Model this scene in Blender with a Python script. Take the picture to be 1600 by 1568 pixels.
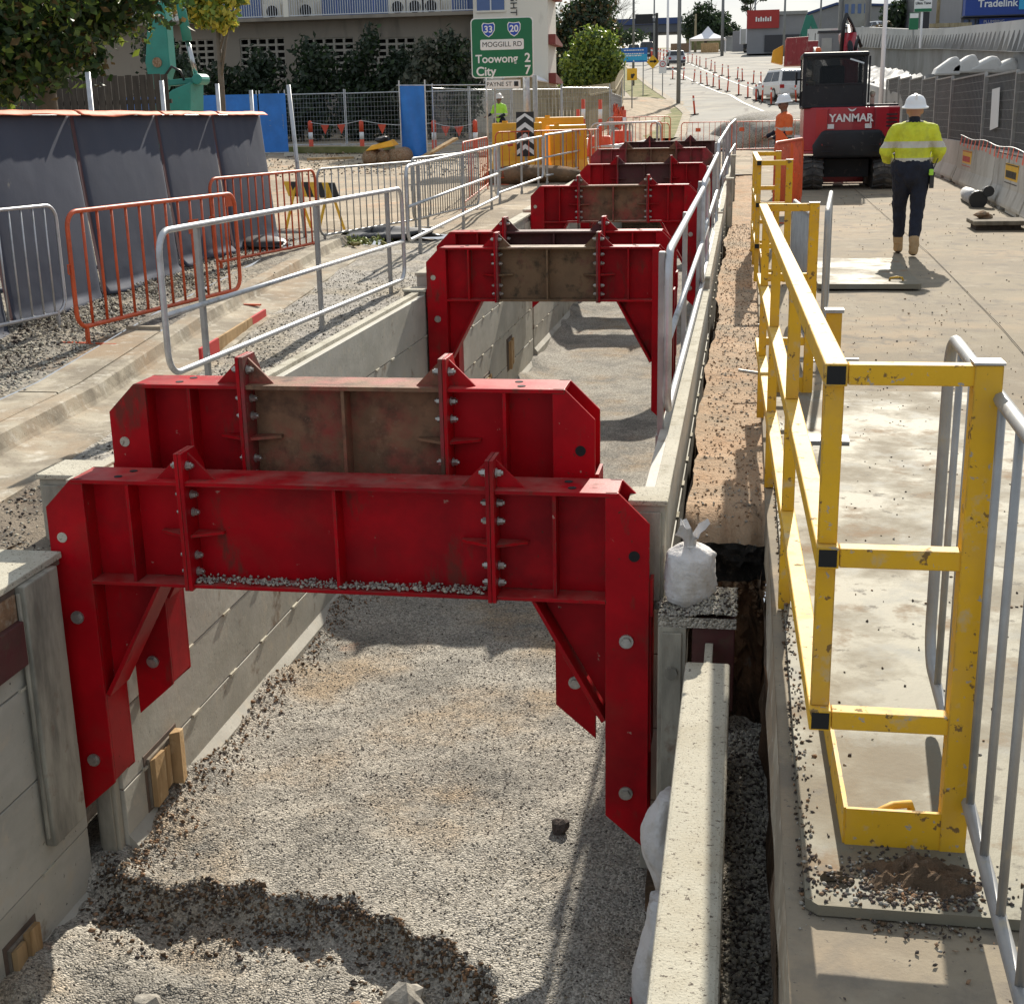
import bpy, bmesh, math, random
import numpy as np
from mathutils import Vector, Matrix, noise as mnoise
random.seed(7); rng = np.random.default_rng(11)
R = math.radians
SC = bpy.context.scene
COL = SC.collection
for o in list(bpy.data.objects): bpy.data.objects.remove(o)

# ---------------------------------------------------------------- camera
YAW, PIT, ROL, FPX, CH = R(9.9), R(15.88), R(-1.18), 2100.0, 1.915
F_ = Vector((-math.sin(YAW)*math.cos(PIT), math.cos(YAW)*math.cos(PIT), -math.sin(PIT)))
R_ = Vector((math.cos(YAW), math.sin(YAW), 0)); U_ = R_.cross(F_)
R2 = R_*math.cos(ROL)+U_*math.sin(ROL); U2 = -R_*math.sin(ROL)+U_*math.cos(ROL)
cd = bpy.data.cameras.new('camera'); cam = bpy.data.objects.new('camera', cd); COL.objects.link(cam)
cam.matrix_world = Matrix(((R2.x, U2.x, -F_.x, 0), (R2.y, U2.y, -F_.y, 0), (R2.z, U2.z, -F_.z, CH), (0, 0, 0, 1)))
cd.sensor_fit = 'HORIZONTAL'; cd.sensor_width = 36.0; cd.lens = 36.0*FPX/1600.0
cd.clip_start = 0.05; cd.clip_end = 3000
SC.camera = cam

# ---------------------------------------------------------------- light
SUN_EL, SUN_AZ = 32.0, 4.5          # azimuth: degrees to the right of +Y
w = bpy.data.worlds.new('World'); SC.world = w; w.use_nodes = True
nt = w.node_tree; nt.nodes.clear()
sky = nt.nodes.new('ShaderNodeTexSky'); sky.sky_type = 'NISHITA'; sky.sun_disc = False
sky.sun_elevation = R(SUN_EL); sky.sun_rotation = R(SUN_AZ); sky.air_density = 1.0; sky.dust_density = 1.2; sky.ozone_density = 1.5
tc = nt.nodes.new('ShaderNodeTexCoord'); mp = nt.nodes.new('ShaderNodeMapping'); mp.inputs['Scale'].default_value = (1, 1, 3.2)
nz = nt.nodes.new('ShaderNodeTexNoise'); nz.inputs['Scale'].default_value = 3.1; nz.inputs['Detail'].default_value = 7; nz.inputs['Roughness'].default_value = .58
rp = nt.nodes.new('ShaderNodeValToRGB'); rp.color_ramp.elements[0].position = .36; rp.color_ramp.elements[1].position = .64
rp.color_ramp.elements[0].color = (.72, .72, .72, 1); rp.color_ramp.elements[1].color = (.97, .97, .97, 1)
mx = nt.nodes.new('ShaderNodeMixRGB'); mx.inputs[2].default_value = (4.5, 4.95, 5.5, 1)
bg = nt.nodes.new('ShaderNodeBackground'); bg.inputs[1].default_value = .09
wo = nt.nodes.new('ShaderNodeOutputWorld'); L = nt.links.new
L(tc.outputs['Generated'], mp.inputs[0]); L(mp.outputs[0], nz.inputs[0]); L(nz.outputs[0], rp.inputs[0]); L(rp.outputs[0], mx.inputs[0])
L(sky.outputs[0], mx.inputs[1]); L(mx.outputs[0], bg.inputs[0]); L(bg.outputs[0], wo.inputs[0])
sd = bpy.data.lights.new('sun', 'SUN'); sd.energy = 5.0; sd.angle = R(.55); sd.color = (1, .93, .82)
sun = bpy.data.objects.new('sun', sd); COL.objects.link(sun)
tos = Vector((math.sin(R(SUN_AZ))*math.cos(R(SUN_EL)), math.cos(R(SUN_AZ))*math.cos(R(SUN_EL)), math.sin(R(SUN_EL))))
sun.rotation_euler = tos.to_track_quat('Z', 'Y').to_euler(); sun.location = (0, 0, 30)
vs = SC.view_settings; vs.view_transform = 'Standard'; vs.look = 'None'; vs.gamma = 1; vs.exposure = 0.58; vs.use_curve_mapping = False
SC.render.engine = 'CYCLES'

# ---------------------------------------------------------------- materials
MATS = {}
def mat(name, col, rough=.7, metal=0, var=None, layers=(), bump=None, spec=.5, coat=0, alpha=1, trans=0, emit=None, randomize=True, sub=0, edge=None, dust=None):
    """layers: (colour, scale, lo, hi, roughness or None [, stretch xyz]) noise masks; var: (scale, amount) brightness variation; bump: (scale, strength, kind)"""
    m = bpy.data.materials.new(name); m.use_nodes = True; t = m.node_tree; N = t.nodes; K = t.links.new
    b = N['Principled BSDF']; b.inputs['Roughness'].default_value = rough; b.inputs['Metallic'].default_value = metal
    b.inputs['Specular IOR Level'].default_value = spec
    if coat: b.inputs['Coat Weight'].default_value = coat; b.inputs['Coat Roughness'].default_value = .15
    b.inputs['Base Color'].default_value = (*col, 1)
    if alpha < 1: b.inputs['Alpha'].default_value = alpha
    if trans: b.inputs['Transmission Weight'].default_value = trans
    if emit: b.inputs['Emission Color'].default_value = (*emit[0], 1); b.inputs['Emission Strength'].default_value = emit[1]
    tcn = N.new('ShaderNodeTexCoord'); vec = tcn.outputs['Object']
    if randomize:
        oi = N.new('ShaderNodeObjectInfo'); ad = N.new('ShaderNodeVectorMath'); ad.operation = 'MULTIPLY_ADD'
        cmb = N.new('ShaderNodeCombineXYZ')
        for i in range(3): K(oi.outputs['Random'], cmb.inputs[i])
        K(cmb.outputs[0], ad.inputs[0]); ad.inputs[1].default_value = (37, 53, 29); K(vec, ad.inputs[2]); vec = ad.outputs[0]
    cur = None
    def noise(scale, det=6, stretch=None, rough_=.6):
        n = N.new('ShaderNodeTexNoise'); n.inputs['Scale'].default_value = scale; n.inputs['Detail'].default_value = det; n.inputs['Roughness'].default_value = rough_
        v = vec
        if stretch:
            mpn = N.new('ShaderNodeMapping'); mpn.inputs['Scale'].default_value = stretch; K(vec, mpn.inputs[0]); v = mpn.outputs[0]
        K(v, n.inputs[0]); return n.outputs[0]
    if var:
        r = N.new('ShaderNodeMapRange'); r.inputs[1].default_value = .25; r.inputs[2].default_value = .75; r.inputs[3].default_value = 1-var[1]; r.inputs[4].default_value = 1+var[1]
        K(noise(var[0]), r.inputs[0]); v = N.new('ShaderNodeVectorMath'); v.operation = 'SCALE'; v.inputs[0].default_value = col; K(r.outputs[0], v.inputs['Scale']); cur = v.outputs[0]
    rcur = None
    for l in layers:
        r = N.new('ShaderNodeMapRange'); r.inputs[1].default_value = l[2]-.055; r.inputs[2].default_value = l[3]-.065
        K(noise(l[1], 8, l[5] if len(l) > 5 else None, .65), r.inputs[0])
        x = N.new('ShaderNodeMixRGB'); K(r.outputs[0], x.inputs[0])
        if cur is None: x.inputs[1].default_value = (*col, 1)
        else: K(cur, x.inputs[1])
        x.inputs[2].default_value = (*l[0], 1); cur = x.outputs[0]
        if l[4] is not None:
            q = N.new('ShaderNodeMapRange'); q.inputs[4].default_value = l[4]
            K(r.outputs[0], q.inputs[0])
            if rcur is None: q.inputs[3].default_value = rough
            else: K(rcur, q.inputs[3])
            rcur = q.outputs[0]
    if edge:      # worn edges: (radius, colour, noise scale)
        bv = N.new('ShaderNodeBevel'); bv.samples = 4; bv.inputs[0].default_value = edge[0]; ge = N.new('ShaderNodeNewGeometry')
        dt = N.new('ShaderNodeVectorMath'); dt.operation = 'DOT_PRODUCT'; K(bv.outputs[0], dt.inputs[0]); K(ge.outputs['Normal'], dt.inputs[1])
        r = N.new('ShaderNodeMapRange'); r.inputs[1].default_value = .985; r.inputs[2].default_value = .90; K(dt.outputs['Value'], r.inputs[0])
        r2 = N.new('ShaderNodeMapRange'); r2.inputs[1].default_value = .46; r2.inputs[2].default_value = .56; K(noise(edge[2], 6), r2.inputs[0])
        mu = N.new('ShaderNodeMath'); mu.operation = 'MULTIPLY'; K(r.outputs[0], mu.inputs[0]); K(r2.outputs[0], mu.inputs[1])
        x = N.new('ShaderNodeMixRGB'); K(mu.outputs[0], x.inputs[0]); x.inputs[2].default_value = (*edge[1], 1)
        if cur is None: x.inputs[1].default_value = (*col, 1)
        else: K(cur, x.inputs[1])
        cur = x.outputs[0]
    if dust:      # dust settled on upward faces: (colour, amount)
        ge = N.new('ShaderNodeNewGeometry'); sp = N.new('ShaderNodeSeparateXYZ'); K(ge.outputs['True Normal'], sp.inputs[0])
        r = N.new('ShaderNodeMapRange'); r.inputs[1].default_value = .6; r.inputs[2].default_value = .95; r.inputs[4].default_value = dust[1]; K(sp.outputs[2], r.inputs[0])
        r2 = N.new('ShaderNodeMapRange'); r2.inputs[1].default_value = .35; r2.inputs[2].default_value = .62; K(noise(5, 6), r2.inputs[0])
        mu = N.new('ShaderNodeMath'); mu.operation = 'MULTIPLY'; K(r.outputs[0], mu.inputs[0]); K(r2.outputs[0], mu.inputs[1])
        x = N.new('ShaderNodeMixRGB'); K(mu.outputs[0], x.inputs[0]); x.inputs[2].default_value = (*dust[0], 1); K(cur, x.inputs[1]); cur = x.outputs[0]
    if rcur is not None: K(rcur, b.inputs['Roughness'])
    if bump:
        kind = bump[2] if len(bump) > 2 else 'noise'
        bn = N.new('ShaderNodeBump'); bn.inputs['Strength'].default_value = bump[1]; bn.inputs['Distance'].default_value = bump[3] if len(bump) > 3 else .02
        if kind == 'voronoi' or kind == 'gravel':
            vo = N.new('ShaderNodeTexVoronoi'); vo.inputs['Scale'].default_value = bump[0]; K(vec, vo.inputs['Vector'])
            iv = N.new('ShaderNodeMath'); iv.operation = 'SUBTRACT'; iv.inputs[0].default_value = 1; K(vo.outputs['Distance'], iv.inputs[1])
            K(iv.outputs[0], bn.inputs['Height'])
            if kind == 'gravel':
                hs = N.new('ShaderNodeSeparateColor'); K(vo.outputs['Color'], hs.inputs[0])
                r = N.new('ShaderNodeMapRange'); r.inputs[3].default_value = .46; r.inputs[4].default_value = 1.42; K(hs.outputs[0], r.inputs[0])
                v = N.new('ShaderNodeVectorMath'); v.operation = 'SCALE'; K(r.outputs[0], v.inputs['Scale'])
                if cur is None: v.inputs[0].default_value = col
                else: K(cur, v.inputs[0])
                cur = v.outputs[0]
        else:
            K(noise(bump[0], 8, None, .65), bn.inputs['Height'])
        K(bn.outputs[0], b.inputs['Normal'])
    if cur is not None: K(cur, b.inputs['Base Color'])
    if sub:
        tr = N.new('ShaderNodeBsdfTranslucent'); ms_ = N.new('ShaderNodeMixShader'); ms_.inputs[0].default_value = sub
        if cur is not None: K(cur, tr.inputs[0])
        else: tr.inputs[0].default_value = (*col, 1)
        K(b.outputs[0], ms_.inputs[1]); K(tr.outputs[0], ms_.inputs[2]); K(ms_.outputs[0], N['Material Output'].inputs[0])
    MATS[name] = m; return m

# ---------------------------------------------------------------- geometry helpers
class MB:
    def __init__(s): s.v = []; s.f = []; s.mi = []; s.cur = 0
    def add(s, vs, fs):
        n = len(s.v); s.v.extend([tuple(map(float, p)) for p in vs]); s.f.extend([tuple(n+i for i in f) for f in fs]); s.mi.extend([s.cur]*len(fs)); return s
    def box(s, x0, x1, y0, y1, z0, z1):
        if x0 > x1: x0, x1 = x1, x0
        if y0 > y1: y0, y1 = y1, y0
        if z0 > z1: z0, z1 = z1, z0
        return s.add([(x0, y0, z0), (x1, y0, z0), (x1, y1, z0), (x0, y1, z0), (x0, y0, z1), (x1, y0, z1), (x1, y1, z1), (x0, y1, z1)],
                     [(0, 3, 2, 1), (4, 5, 6, 7), (0, 1, 5, 4), (1, 2, 6, 5), (2, 3, 7, 6), (3, 0, 4, 7)])
    def hexa(s, P):
        return s.add(P, [(0, 3, 2, 1), (4, 5, 6, 7), (0, 1, 5, 4), (1, 2, 6, 5), (2, 3, 7, 6), (3, 0, 4, 7)])
    def bar(s, p, q, w, h, up=(0, 0, 1)):
        p, q = Vector(p), Vector(q); d = (q-p).normalized(); u = Vector(up)
        if abs(d.dot(u)) > .98: u = Vector((0, 1, 0))
        r = d.cross(u).normalized()*w/2; u = r.cross(d).normalized()*h/2
        return s.hexa([p-r-u, p+r-u, q+r-u, q-r-u, p-r+u, p+r+u, q+r+u, q-r+u])
    def prism(s, poly, axis, a, b):
        """poly: 2-D outline; axis 'x','y','z' is the extrusion axis, the two others in cyclic order x,y,z"""
        n = len(poly)
        def P(u, v, t): return {'y': (u, t, v), 'x': (t, u, v), 'z': (u, v, t)}[axis]
        vs = [P(u, v, a) for u, v in poly]+[P(u, v, b) for u, v in poly]
        ar = sum(poly[i][0]*poly[(i+1) % n][1]-poly[(i+1) % n][0]*poly[i][1] for i in range(n))
        flip = (ar > 0) == (axis != 'y')
        if b < a: flip = not flip
        c1 = tuple(range(n)); c2 = tuple(range(n, 2*n)); fs = []
        fs.append(c1[::-1] if flip else c1); fs.append(c2 if flip else c2[::-1])
        for i in range(n):
            j = (i+1) % n
            fs.append((i, j, n+j, n+i) if flip else (j, i, n+i, n+j))
        return s.add(vs, fs)
    def tube(s, pts, r, n=8, closed=False, caps=True):
        pts = [Vector(p) for p in pts]; m = len(pts); rs = r if isinstance(r, (list, tuple)) else [r]*m
        vs = []; prev = None
        for i, p in enumerate(pts):
            a = pts[(i-1) % m] if (closed or i > 0) else p
            b = pts[(i+1) % m] if (closed or i < m-1) else p
            d = (b-a).normalized()
            if prev is None:
                u = Vector((0, 0, 1)) if abs(d.z) < .9 else Vector((1, 0, 0)); x = d.cross(u).normalized()
            else:
                x = (prev-d*prev.dot(d)).normalized()
            prev = x; y = d.cross(x)
            for k in range(n):
                t = 2*math.pi*k/n; vs.append(p+(x*math.cos(t)+y*math.sin(t))*rs[i])
        fs = []
        for i in range(m if closed else m-1):
            j = (i+1) % m
            for k in range(n): l = (k+1) % n; fs.append((i*n+k, i*n+l, j*n+l, j*n+k))
        if caps and not closed: fs.append(tuple(range(n-1, -1, -1))); fs.append(tuple((m-1)*n+k for k in range(n)))
        return s.add(vs, fs)
    def cyl(s, p, q, r, n=12, r2=None): return s.tube([p, q], [r, r if r2 is None else r2], n)
    def lathe(s, prof, c=(0, 0, 0), n=20, sx=1, sy=1):
        vs = []; m = len(prof)
        for r, z in prof:
            for k in range(n): t = 2*math.pi*k/n; vs.append((c[0]+r*sx*math.cos(t), c[1]+r*sy*math.sin(t), c[2]+z))
        fs = [(i*n+k, i*n+(k+1) % n, (i+1)*n+(k+1) % n, (i+1)*n+k) for i in range(m-1) for k in range(n)]
        fs.append(tuple(range(n-1, -1, -1))); fs.append(tuple((m-1)*n+k for k in range(n)))
        return s.add(vs, fs)
    def grid(s, nx, ny, fn):
        vs = [fn(i/nx, j/ny) for j in range(ny+1) for i in range(nx+1)]
        fs = [(j*(nx+1)+i, j*(nx+1)+i+1, (j+1)*(nx+1)+i+1, (j+1)*(nx+1)+i) for j in range(ny) for i in range(nx)]
        return s.add(vs, fs)
    def blob(s, c, rad, n=2, rough=.2, seed=0, flat=None):
        bm = bmesh.new(); bmesh.ops.create_icosphere(bm, subdivisions=n, radius=1); q = random.Random(seed)
        ph = [(q.uniform(1, 3), q.uniform(0, 6), Vector((q.uniform(-1, 1), q.uniform(-1, 1), q.uniform(-1, 1)))) for _ in range(7)]
        vs = []
        for v in bm.verts:
            k = 1+rough*sum(math.sin(a*2*v.co.dot(d)+b) for a, b, d in ph)/3
            p = v.co*k
            if flat is not None and p.z < flat: p.z = flat
            vs.append((c[0]+p.x*rad[0], c[1]+p.y*rad[1], c[2]+p.z*rad[2]))
        fs = [tuple(v.index for v in f.verts) for f in bm.faces]; bm.free(); return s.add(vs, fs)
    def mesh(s, name, mats, smooth=False):
        me = bpy.data.meshes.new(name); me.from_pydata(s.v, [], s.f)
        for m in (mats if isinstance(mats, (list, tuple)) else [mats]): me.materials.append(MATS[m] if isinstance(m, str) else m)
        if any(s.mi): me.polygons.foreach_set('material_index', s.mi)
        if smooth: me.polygons.foreach_set('use_smooth', [True]*len(me.polygons))
        me.update(); return me
    def build(s, name, mats, parent=None, smooth=False, bevel=0, world=True, sharp=None):
        if parent is not None and world:
            r = parent
            while r.parent: r = r.parent
            if r.type == 'EMPTY':
                l = r.location; s.v = [(x-l.x, y-l.y, z-l.z) for x, y, z in s.v]
        me = s.mesh(name, mats, smooth); o = bpy.data.objects.new(name, me); COL.objects.link(o); o.parent = parent
        if smooth and sharp is not None: me.set_sharp_from_angle(angle=R(sharp))
        if bevel:
            b = o.modifiers.new('bevel', 'BEVEL'); b.width = bevel; b.segments = 2; b.limit_method = 'ANGLE'; b.angle_limit = R(40)
        return o
def inst(me, name, parent, loc=(0, 0, 0), rot=(0, 0, 0), scale=(1, 1, 1)):
    o = bpy.data.objects.new(name, me); COL.objects.link(o); o.parent = parent; o.location = loc; o.rotation_euler = rot; o.scale = scale; return o
def tag(o, label=None, cat=None, group=None, kind=None):
    if label: o['label'] = label
    if cat: o['category'] = cat
    if group: o['group'] = group
    if kind: o['kind'] = kind
    return o
def thing(name, label, cat, loc=(0, 0, 0), rz=0, group=None):
    o = bpy.data.objects.new(name, None); COL.objects.link(o); o.empty_display_size = .2
    o.location = loc; o.rotation_euler = (0, 0, rz); return tag(o, label, cat, group)
def dup(root, loc, rz, label, parent=None):
    c = root.copy(); COL.objects.link(c); c.parent = parent
    if parent is None: c.location = loc; c.rotation_euler = (0, 0, rz); c['label'] = label
    for ch in list(root.children): dup(ch, None, None, None, c)
    return c
def struct(mb, name, mats, **k): return tag(mb.build(name, mats, **k), kind='structure')
def text_mesh(txt, size, depth=.004, align='CENTER', bold=0):
    cu = bpy.data.curves.new('lettering', 'FONT'); cu.body = txt; cu.size = size; cu.extrude = depth; cu.align_x = align; cu.align_y = 'CENTER'; cu.offset = bold
    o = bpy.data.objects.new('lettering', cu); COL.objects.link(o); dg = bpy.context.evaluated_depsgraph_get()
    me = bpy.data.meshes.new_from_object(o.evaluated_get(dg)); bpy.data.objects.remove(o); return me
def letter(txt, size, m, parent, loc, rot, name='lettering', **k):
    me = text_mesh(txt, size, **k); me.materials.clear(); me.materials.append(MATS[m]); return inst(me, name, parent, loc, rot)
def vnoise(x, y, s=1.0, seed=0):
    return 1.6*mnoise.fractal((x*s*.45+3.1, y*s*.45-7.7, seed*3.7+.5), .8, 2.1, 5)
def lerp_tab(tab, t):
    if t <= tab[0][0]: return tab[0][1]
    for (a, b), (c, d) in zip(tab, tab[1:]):
        if t <= c: return b+(d-b)*(t-a)/(c-a)
    return tab[-1][1]
GL = [(-60, -.055), (9.3, -.055), (12, .1), (17, .25), (30, .40), (42, .62), (52, 1.0), (64, 1.5), (75, 2.3), (100, 3.6), (170, 8.1), (260, 13), (600, 30)]
GR = [(-60, -.055), (9.3, -.055), (12, .1), (17, .25), (30, .40), (45, .50), (59, .70), (80, 1.95), (93, 2.85), (114, 4.1), (170, 8.1), (260, 13), (600, 30)]
def G(x, y):
    k = min(1, max(0, (x+6.5)/2.5)); return lerp_tab(GL, y)*(1-k)+lerp_tab(GR, y)*k
mat('red_paint', (.42, .0025, .0085), .45, var=(2.4, .28), layers=[((.30, .018, .016), 1.7, .58, .76, .6), ((.22, .004, .008), .9, .52, .70, .5), ((.16, .03, .022), 5, .64, .74, .7, (1, 1, .35)), ((.46, .33, .26), 13, .735, .80, .85), ((.10, .03, .02), 34, .71, .77, .8)], bump=(60, .05), spec=.14, edge=(.007, (.13, .05, .035), 18), dust=((.40, .24, .19), .30))
mat('red_worn', (.27, .013, .02), .5, var=(4, .3), layers=[((.09, .045, .025), 3, .48, .66, .75), ((.3, .2, .15), 14, .68, .8, .85)], bump=(50, .12))
mat('rust', (.21, .115, .062), .8, var=(5, .4), layers=[((.30, .05, .035), 2.2, .50, .66, .7), ((.09, .05, .03), 7, .54, .74, .85), ((.26, .16, .1), 24, .68, .8, .9)], bump=(70, .25))
mat('rust_dark', (.085, .03, .025), .75, var=(5, .35), layers=[((.09, .012, .016), 2, .5, .68, .6), ((.08, .06, .035), 9, .62, .78, .85)], bump=(60, .2))
mat('brown_beam', (.19, .112, .055), .7, var=(4, .25), layers=[((.13, .02, .02), 2.2, .60, .74, .6), ((.05, .035, .018), 8, .55, .75, .8)], bump=(60, .15))
mat('steel_bolt', (.42, .40, .36), .38, .75, var=(40, .25))
mat('shield_steel', (.455, .435, .375), .62, var=(1.6, .22), layers=[((.37, .352, .295), 2.4, .5, .78, .7, (1, .6, 1.6)), ((.50, .45, .36), 8, .6, .8, .8), ((.16, .10, .06), 2.7, .66, .8, .85), ((.10, .10, .09), 30, .70, .78, .8)], bump=(25, .12), spec=.12)
mat('shield_cap', (.50, .47, .38), .85, var=(3, .15), layers=[((.30, .27, .2), 6, .55, .75, .9), ((.12, .10, .08), 55, .66, .72, .9)], bump=(90, .4), spec=.12)
mat('cream_cap', (.50, .47, .38), .88, var=(2.5, .12), layers=[((.42, .38, .29), 4, .5, .75, .9), ((.13, .11, .09), 48, .655, .70, .95), ((.2, .17, .13), 110, .64, .7, .95)], bump=(100, .35), spec=.12)
mat('post_grey', (.36, .335, .27), .65, var=(2, .25), layers=[((.17, .16, .13), 5, .5, .7, .7, (1, 1, .25)), ((.2, .13, .09), 6, .66, .8, .8)], bump=(30, .15))
mat('galv', (.50, .51, .52), .40, .55, var=(9, .14), layers=[((.34, .34, .33), 5, .55, .75, .55), ((.5, .46, .38), 22, .7, .8, .8)])
mat('galv_dull', (.33, .33, .32), .5, .4, var=(8, .2), layers=[((.42, .38, .3), 12, .64, .78, .85)])
mat('orange_paint', (.55, .085, .022), .45, var=(6, .2), layers=[((.35, .06, .02), 11, .58, .75, .6), ((.5, .32, .2), 28, .68, .78, .85)])
mat('yellow_paint', (.70, .40, .022), .6, var=(2.2, .16), layers=[((.62, .36, .05), 4, .52, .70, .6), ((.50, .40, .24), 9, .64, .78, .8), ((.20, .12, .045), 17, .665, .70, .85), ((.36, .33, .28), 33, .68, .72, .8)], bump=(60, .06), spec=.22, edge=(.006, (.20, .13, .06), 14), dust=((.62, .50, .32), .25))
mat('yellow_edge', (.36, .22, .09), .7, var=(14, .4), layers=[((.5, .32, .06), 20, .5, .6, .6)])
mat('black_void', (.012, .012, .012), .9)
mat('concrete', (.285, .24, .172), .9, var=(.9, .2), layers=[((.25, .21, .155), .55, .46, .62, None), ((.34, .265, .18), .42, .55, .68, None, (1, 1.6, 1)), ((.21, .18, .14), 3.6, .56, .70, None), ((.32, .275, .205), 3.1, .58, .76, None), ((.20, .17, .135), 1.9, .66, .76, None, (1, .3, 1)), ((.14, .12, .1), 46, .70, .745, None)], bump=(70, .35, 'noise', .006), randomize=False, spec=.12)
mat('kerb_concrete', (.40, .355, .275), .9, var=(1.5, .22), layers=[((.25, .215, .165), 2.1, .48, .64, None), ((.33, .25, .17), .8, .54, .68, None), ((.52, .48, .40), 7, .6, .76, None), ((.15, .13, .11), 40, .68, .74, None)], bump=(60, .4, 'noise', .008), randomize=False, spec=.12)
mat('gravel', (.395, .365, .31), .92, layers=[((.36, .285, .20), .9, .54, .70, None), ((.25, .235, .205), 1.7, .50, .68, None), ((.40, .375, .325), .6, .55, .75, None), ((.40, .24, .155), 1.3, .70, .82, None)], bump=(88, .9, 'gravel', .012), randomize=False, spec=.12)
mat('fine_gravel', (.35, .325, .285), .92, layers=[((.34, .29, .21), .6, .52, .7, None), ((.22, .2, .17), 1.6, .55, .75, None)], bump=(48, .8, 'gravel', .012), randomize=False, spec=.12)
mat('verge', (.255, .235, .20), .95, layers=[((.36, .31, .23), .45, .5, .68, None), ((.17, .155, .135), 1.1, .52, .7, None), ((.28, .19, .12), .8, .62, .75, None), ((.46, .42, .34), 3.5, .66, .8, None)], bump=(38, .8, 'gravel', .014), randomize=False, spec=.12)
mat('site_dirt', (.42, .345, .25), .95, var=(.5, .15), layers=[((.28, .23, .17), .35, .5, .66, None), ((.46, .31, .20), .5, .6, .74, None), ((.20, .17, .14), 1.6, .62, .76, None), ((.55, .49, .39), 2.6, .62, .78, None)], bump=(24, .7, 'noise', .03), randomize=False, spec=.12)
mat('roadside_dirt', (.235, .195, .15), .96, var=(1.5, .25), layers=[((.13, .11, .09), 1.6, .5, .68, None), ((.36, .31, .24), 1.1, .56, .72, None), ((.30, .20, .13), 2.2, .62, .76, None)], bump=(34, .9, 'noise', .03), randomize=False, spec=.1)
mat('soil', (.20, .135, .085), .97, var=(2, .3), layers=[((.11, .08, .055), 2.2, .5, .68, None), ((.34, .20, .115), 1.4, .56, .72, None), ((.36, .30, .23), 9, .64, .76, None)], bump=(30, 1, 'noise', .05), randomize=False, spec=.12)
mat('clay_strip', (.50, .36, .24), .95, var=(1.5, .16), layers=[((.47, .29, .17), .9, .56, .76, None), ((.36, .29, .21), 1.7, .54, .72, None), ((.24, .19, .14), 7, .62, .74, None), ((.46, .41, .33), 18, .66, .76, None)], bump=(32, .9, 'noise', .03), randomize=False, spec=.12)
mat('asphalt_seam', (.022, .021, .02), .95, bump=(40, 1, 'noise', .04), var=(8, .4), layers=[((.07, .06, .05), 22, .62, .72, None)], randomize=False, spec=.12)
mat('stone', (.34, .318, .275), .9, var=(25, .45), randomize=True, bump=(60, .3), spec=.12)
mat('stone_brown', (.26, .155, .09), .95, var=(14, .4), layers=[((.36, .28, .2), 20, .5, .7, None)], bump=(50, .5), spec=.12)
mat('stone_dark', (.085, .07, .062), .95, var=(18, .4), bump=(50, .5), spec=.12)
mat('road', (.33, .315, .28), .93, var=(.25, .1), layers=[((.25, .235, .21), .18, .5, .68, None), ((.40, .365, .30), .35, .55, .72, None), ((.22, .2, .18), 1.3, .64, .78, None, (1, .06, 1))], bump=(30, .3), randomize=False, spec=.12)
mat('road_paint', (.62, .60, .54), .8, var=(2, .15), layers=[((.36, .34, .3), 3, .58, .7, None)])
mat('road_plate', (.19, .178, .135), .62, .15, var=(1.2, .12), layers=[((.225, .195, .145), 1.3, .5, .66, .85), ((.24, .165, .10), 2.3, .62, .76, .9), ((.20, .18, .15), 11, .66, .77, .9), ((.225, .22, .19), 4, .58, .75, .7)], bump=(40, .15), spec=.12)
mat('plate_edge', (.14, .10, .075), .85, var=(8, .3))
mat('timber', (.46, .31, .16), .8, var=(3, .2), layers=[((.30, .19, .09), 9, .5, .7, None, (1, 1, .15)), ((.58, .44, .27), 4, .6, .75, None)], bump=(40, .2), spec=.12)
mat('timber_shaded', (.075, .062, .05), .9, var=(4, .3), layers=[((.045, .037, .03), 8, .5, .7, None, (1, 1, .12))])  # darker copy of the grey timber, canopy shade put into the colour
mat('timber_grey', (.22, .19, .15), .9, var=(4, .3), layers=[((.13, .11, .085), 8, .5, .7, None, (1, 1, .12))], bump=(40, .3), spec=.12)
mat('fence_timber', (.36, .30, .19), .9, var=(3, .22), layers=[((.24, .19, .11), 6, .5, .7, None, (1, 1, .15))], bump=(30, .25), spec=.12)
mat('bag', (.68, .665, .65), .75, var=(6, .1), layers=[((.5, .46, .40), 5, .54, .72, .85), ((.36, .31, .25), 9, .66, .78, .9)], bump=(22, .5, 'noise', .03))
mat('white_plastic', (.72, .71, .68), .5, var=(4, .08))
mat('black_plastic', (.02, .02, .021), .45, var=(6, .3))
mat('rubber', (.045, .043, .041), .8, var=(5, .35), layers=[((.16, .14, .115), 6, .55, .72, .9)], bump=(30, .2))
mat('machine_red', (.36, .010, .020), .33, var=(2, .1), layers=[((.3, .18, .14), 6, .68, .82, .8)], coat=.3)
mat('machine_dark', (.016, .017, .020), .5, spec=.3, var=(4, .25), layers=[((.12, .1, .085), 7, .66, .8, .85)])
mat('glass_dark', (.008, .011, .014), .10, spec=.22, alpha=.5)
mat('teal_paint', (.03, .235, .185), .45, var=(3, .15), layers=[((.12, .13, .1), 7, .66, .8, .8)])
mat('blue_tarp', (.02, .17, .56), .5, var=(2, .2), bump=(7, .3, 'noise', .05))
mat('blanket', (.058, .066, .092), .8, spec=.2, var=(.9, .14), layers=[((.058, .062, .082), .8, .55, .75, .6), ((.2, .185, .16), 4, .72, .86, .85)], bump=(1.6, .08, 'noise', .06))
mat('blanket_trim', (.055, .012, .016), .7, var=(5, .2))
mat('orange_fabric', (.62, .13, .04), .7, var=(5, .15), bump=(12, .2))
mat('hazard_black', (.02, .02, .02), .6); mat('hazard_yellow', (.72, .42, .03), .6, var=(5, .15))
mat('sign_green', (.004, .135, .05), .45, var=(3, .06)); mat('sign_white', (.74, .74, .72), .5); mat('sign_blue', (.012, .06, .40), .45); mat('sign_black', (.015, .015, .016), .5)
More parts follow.
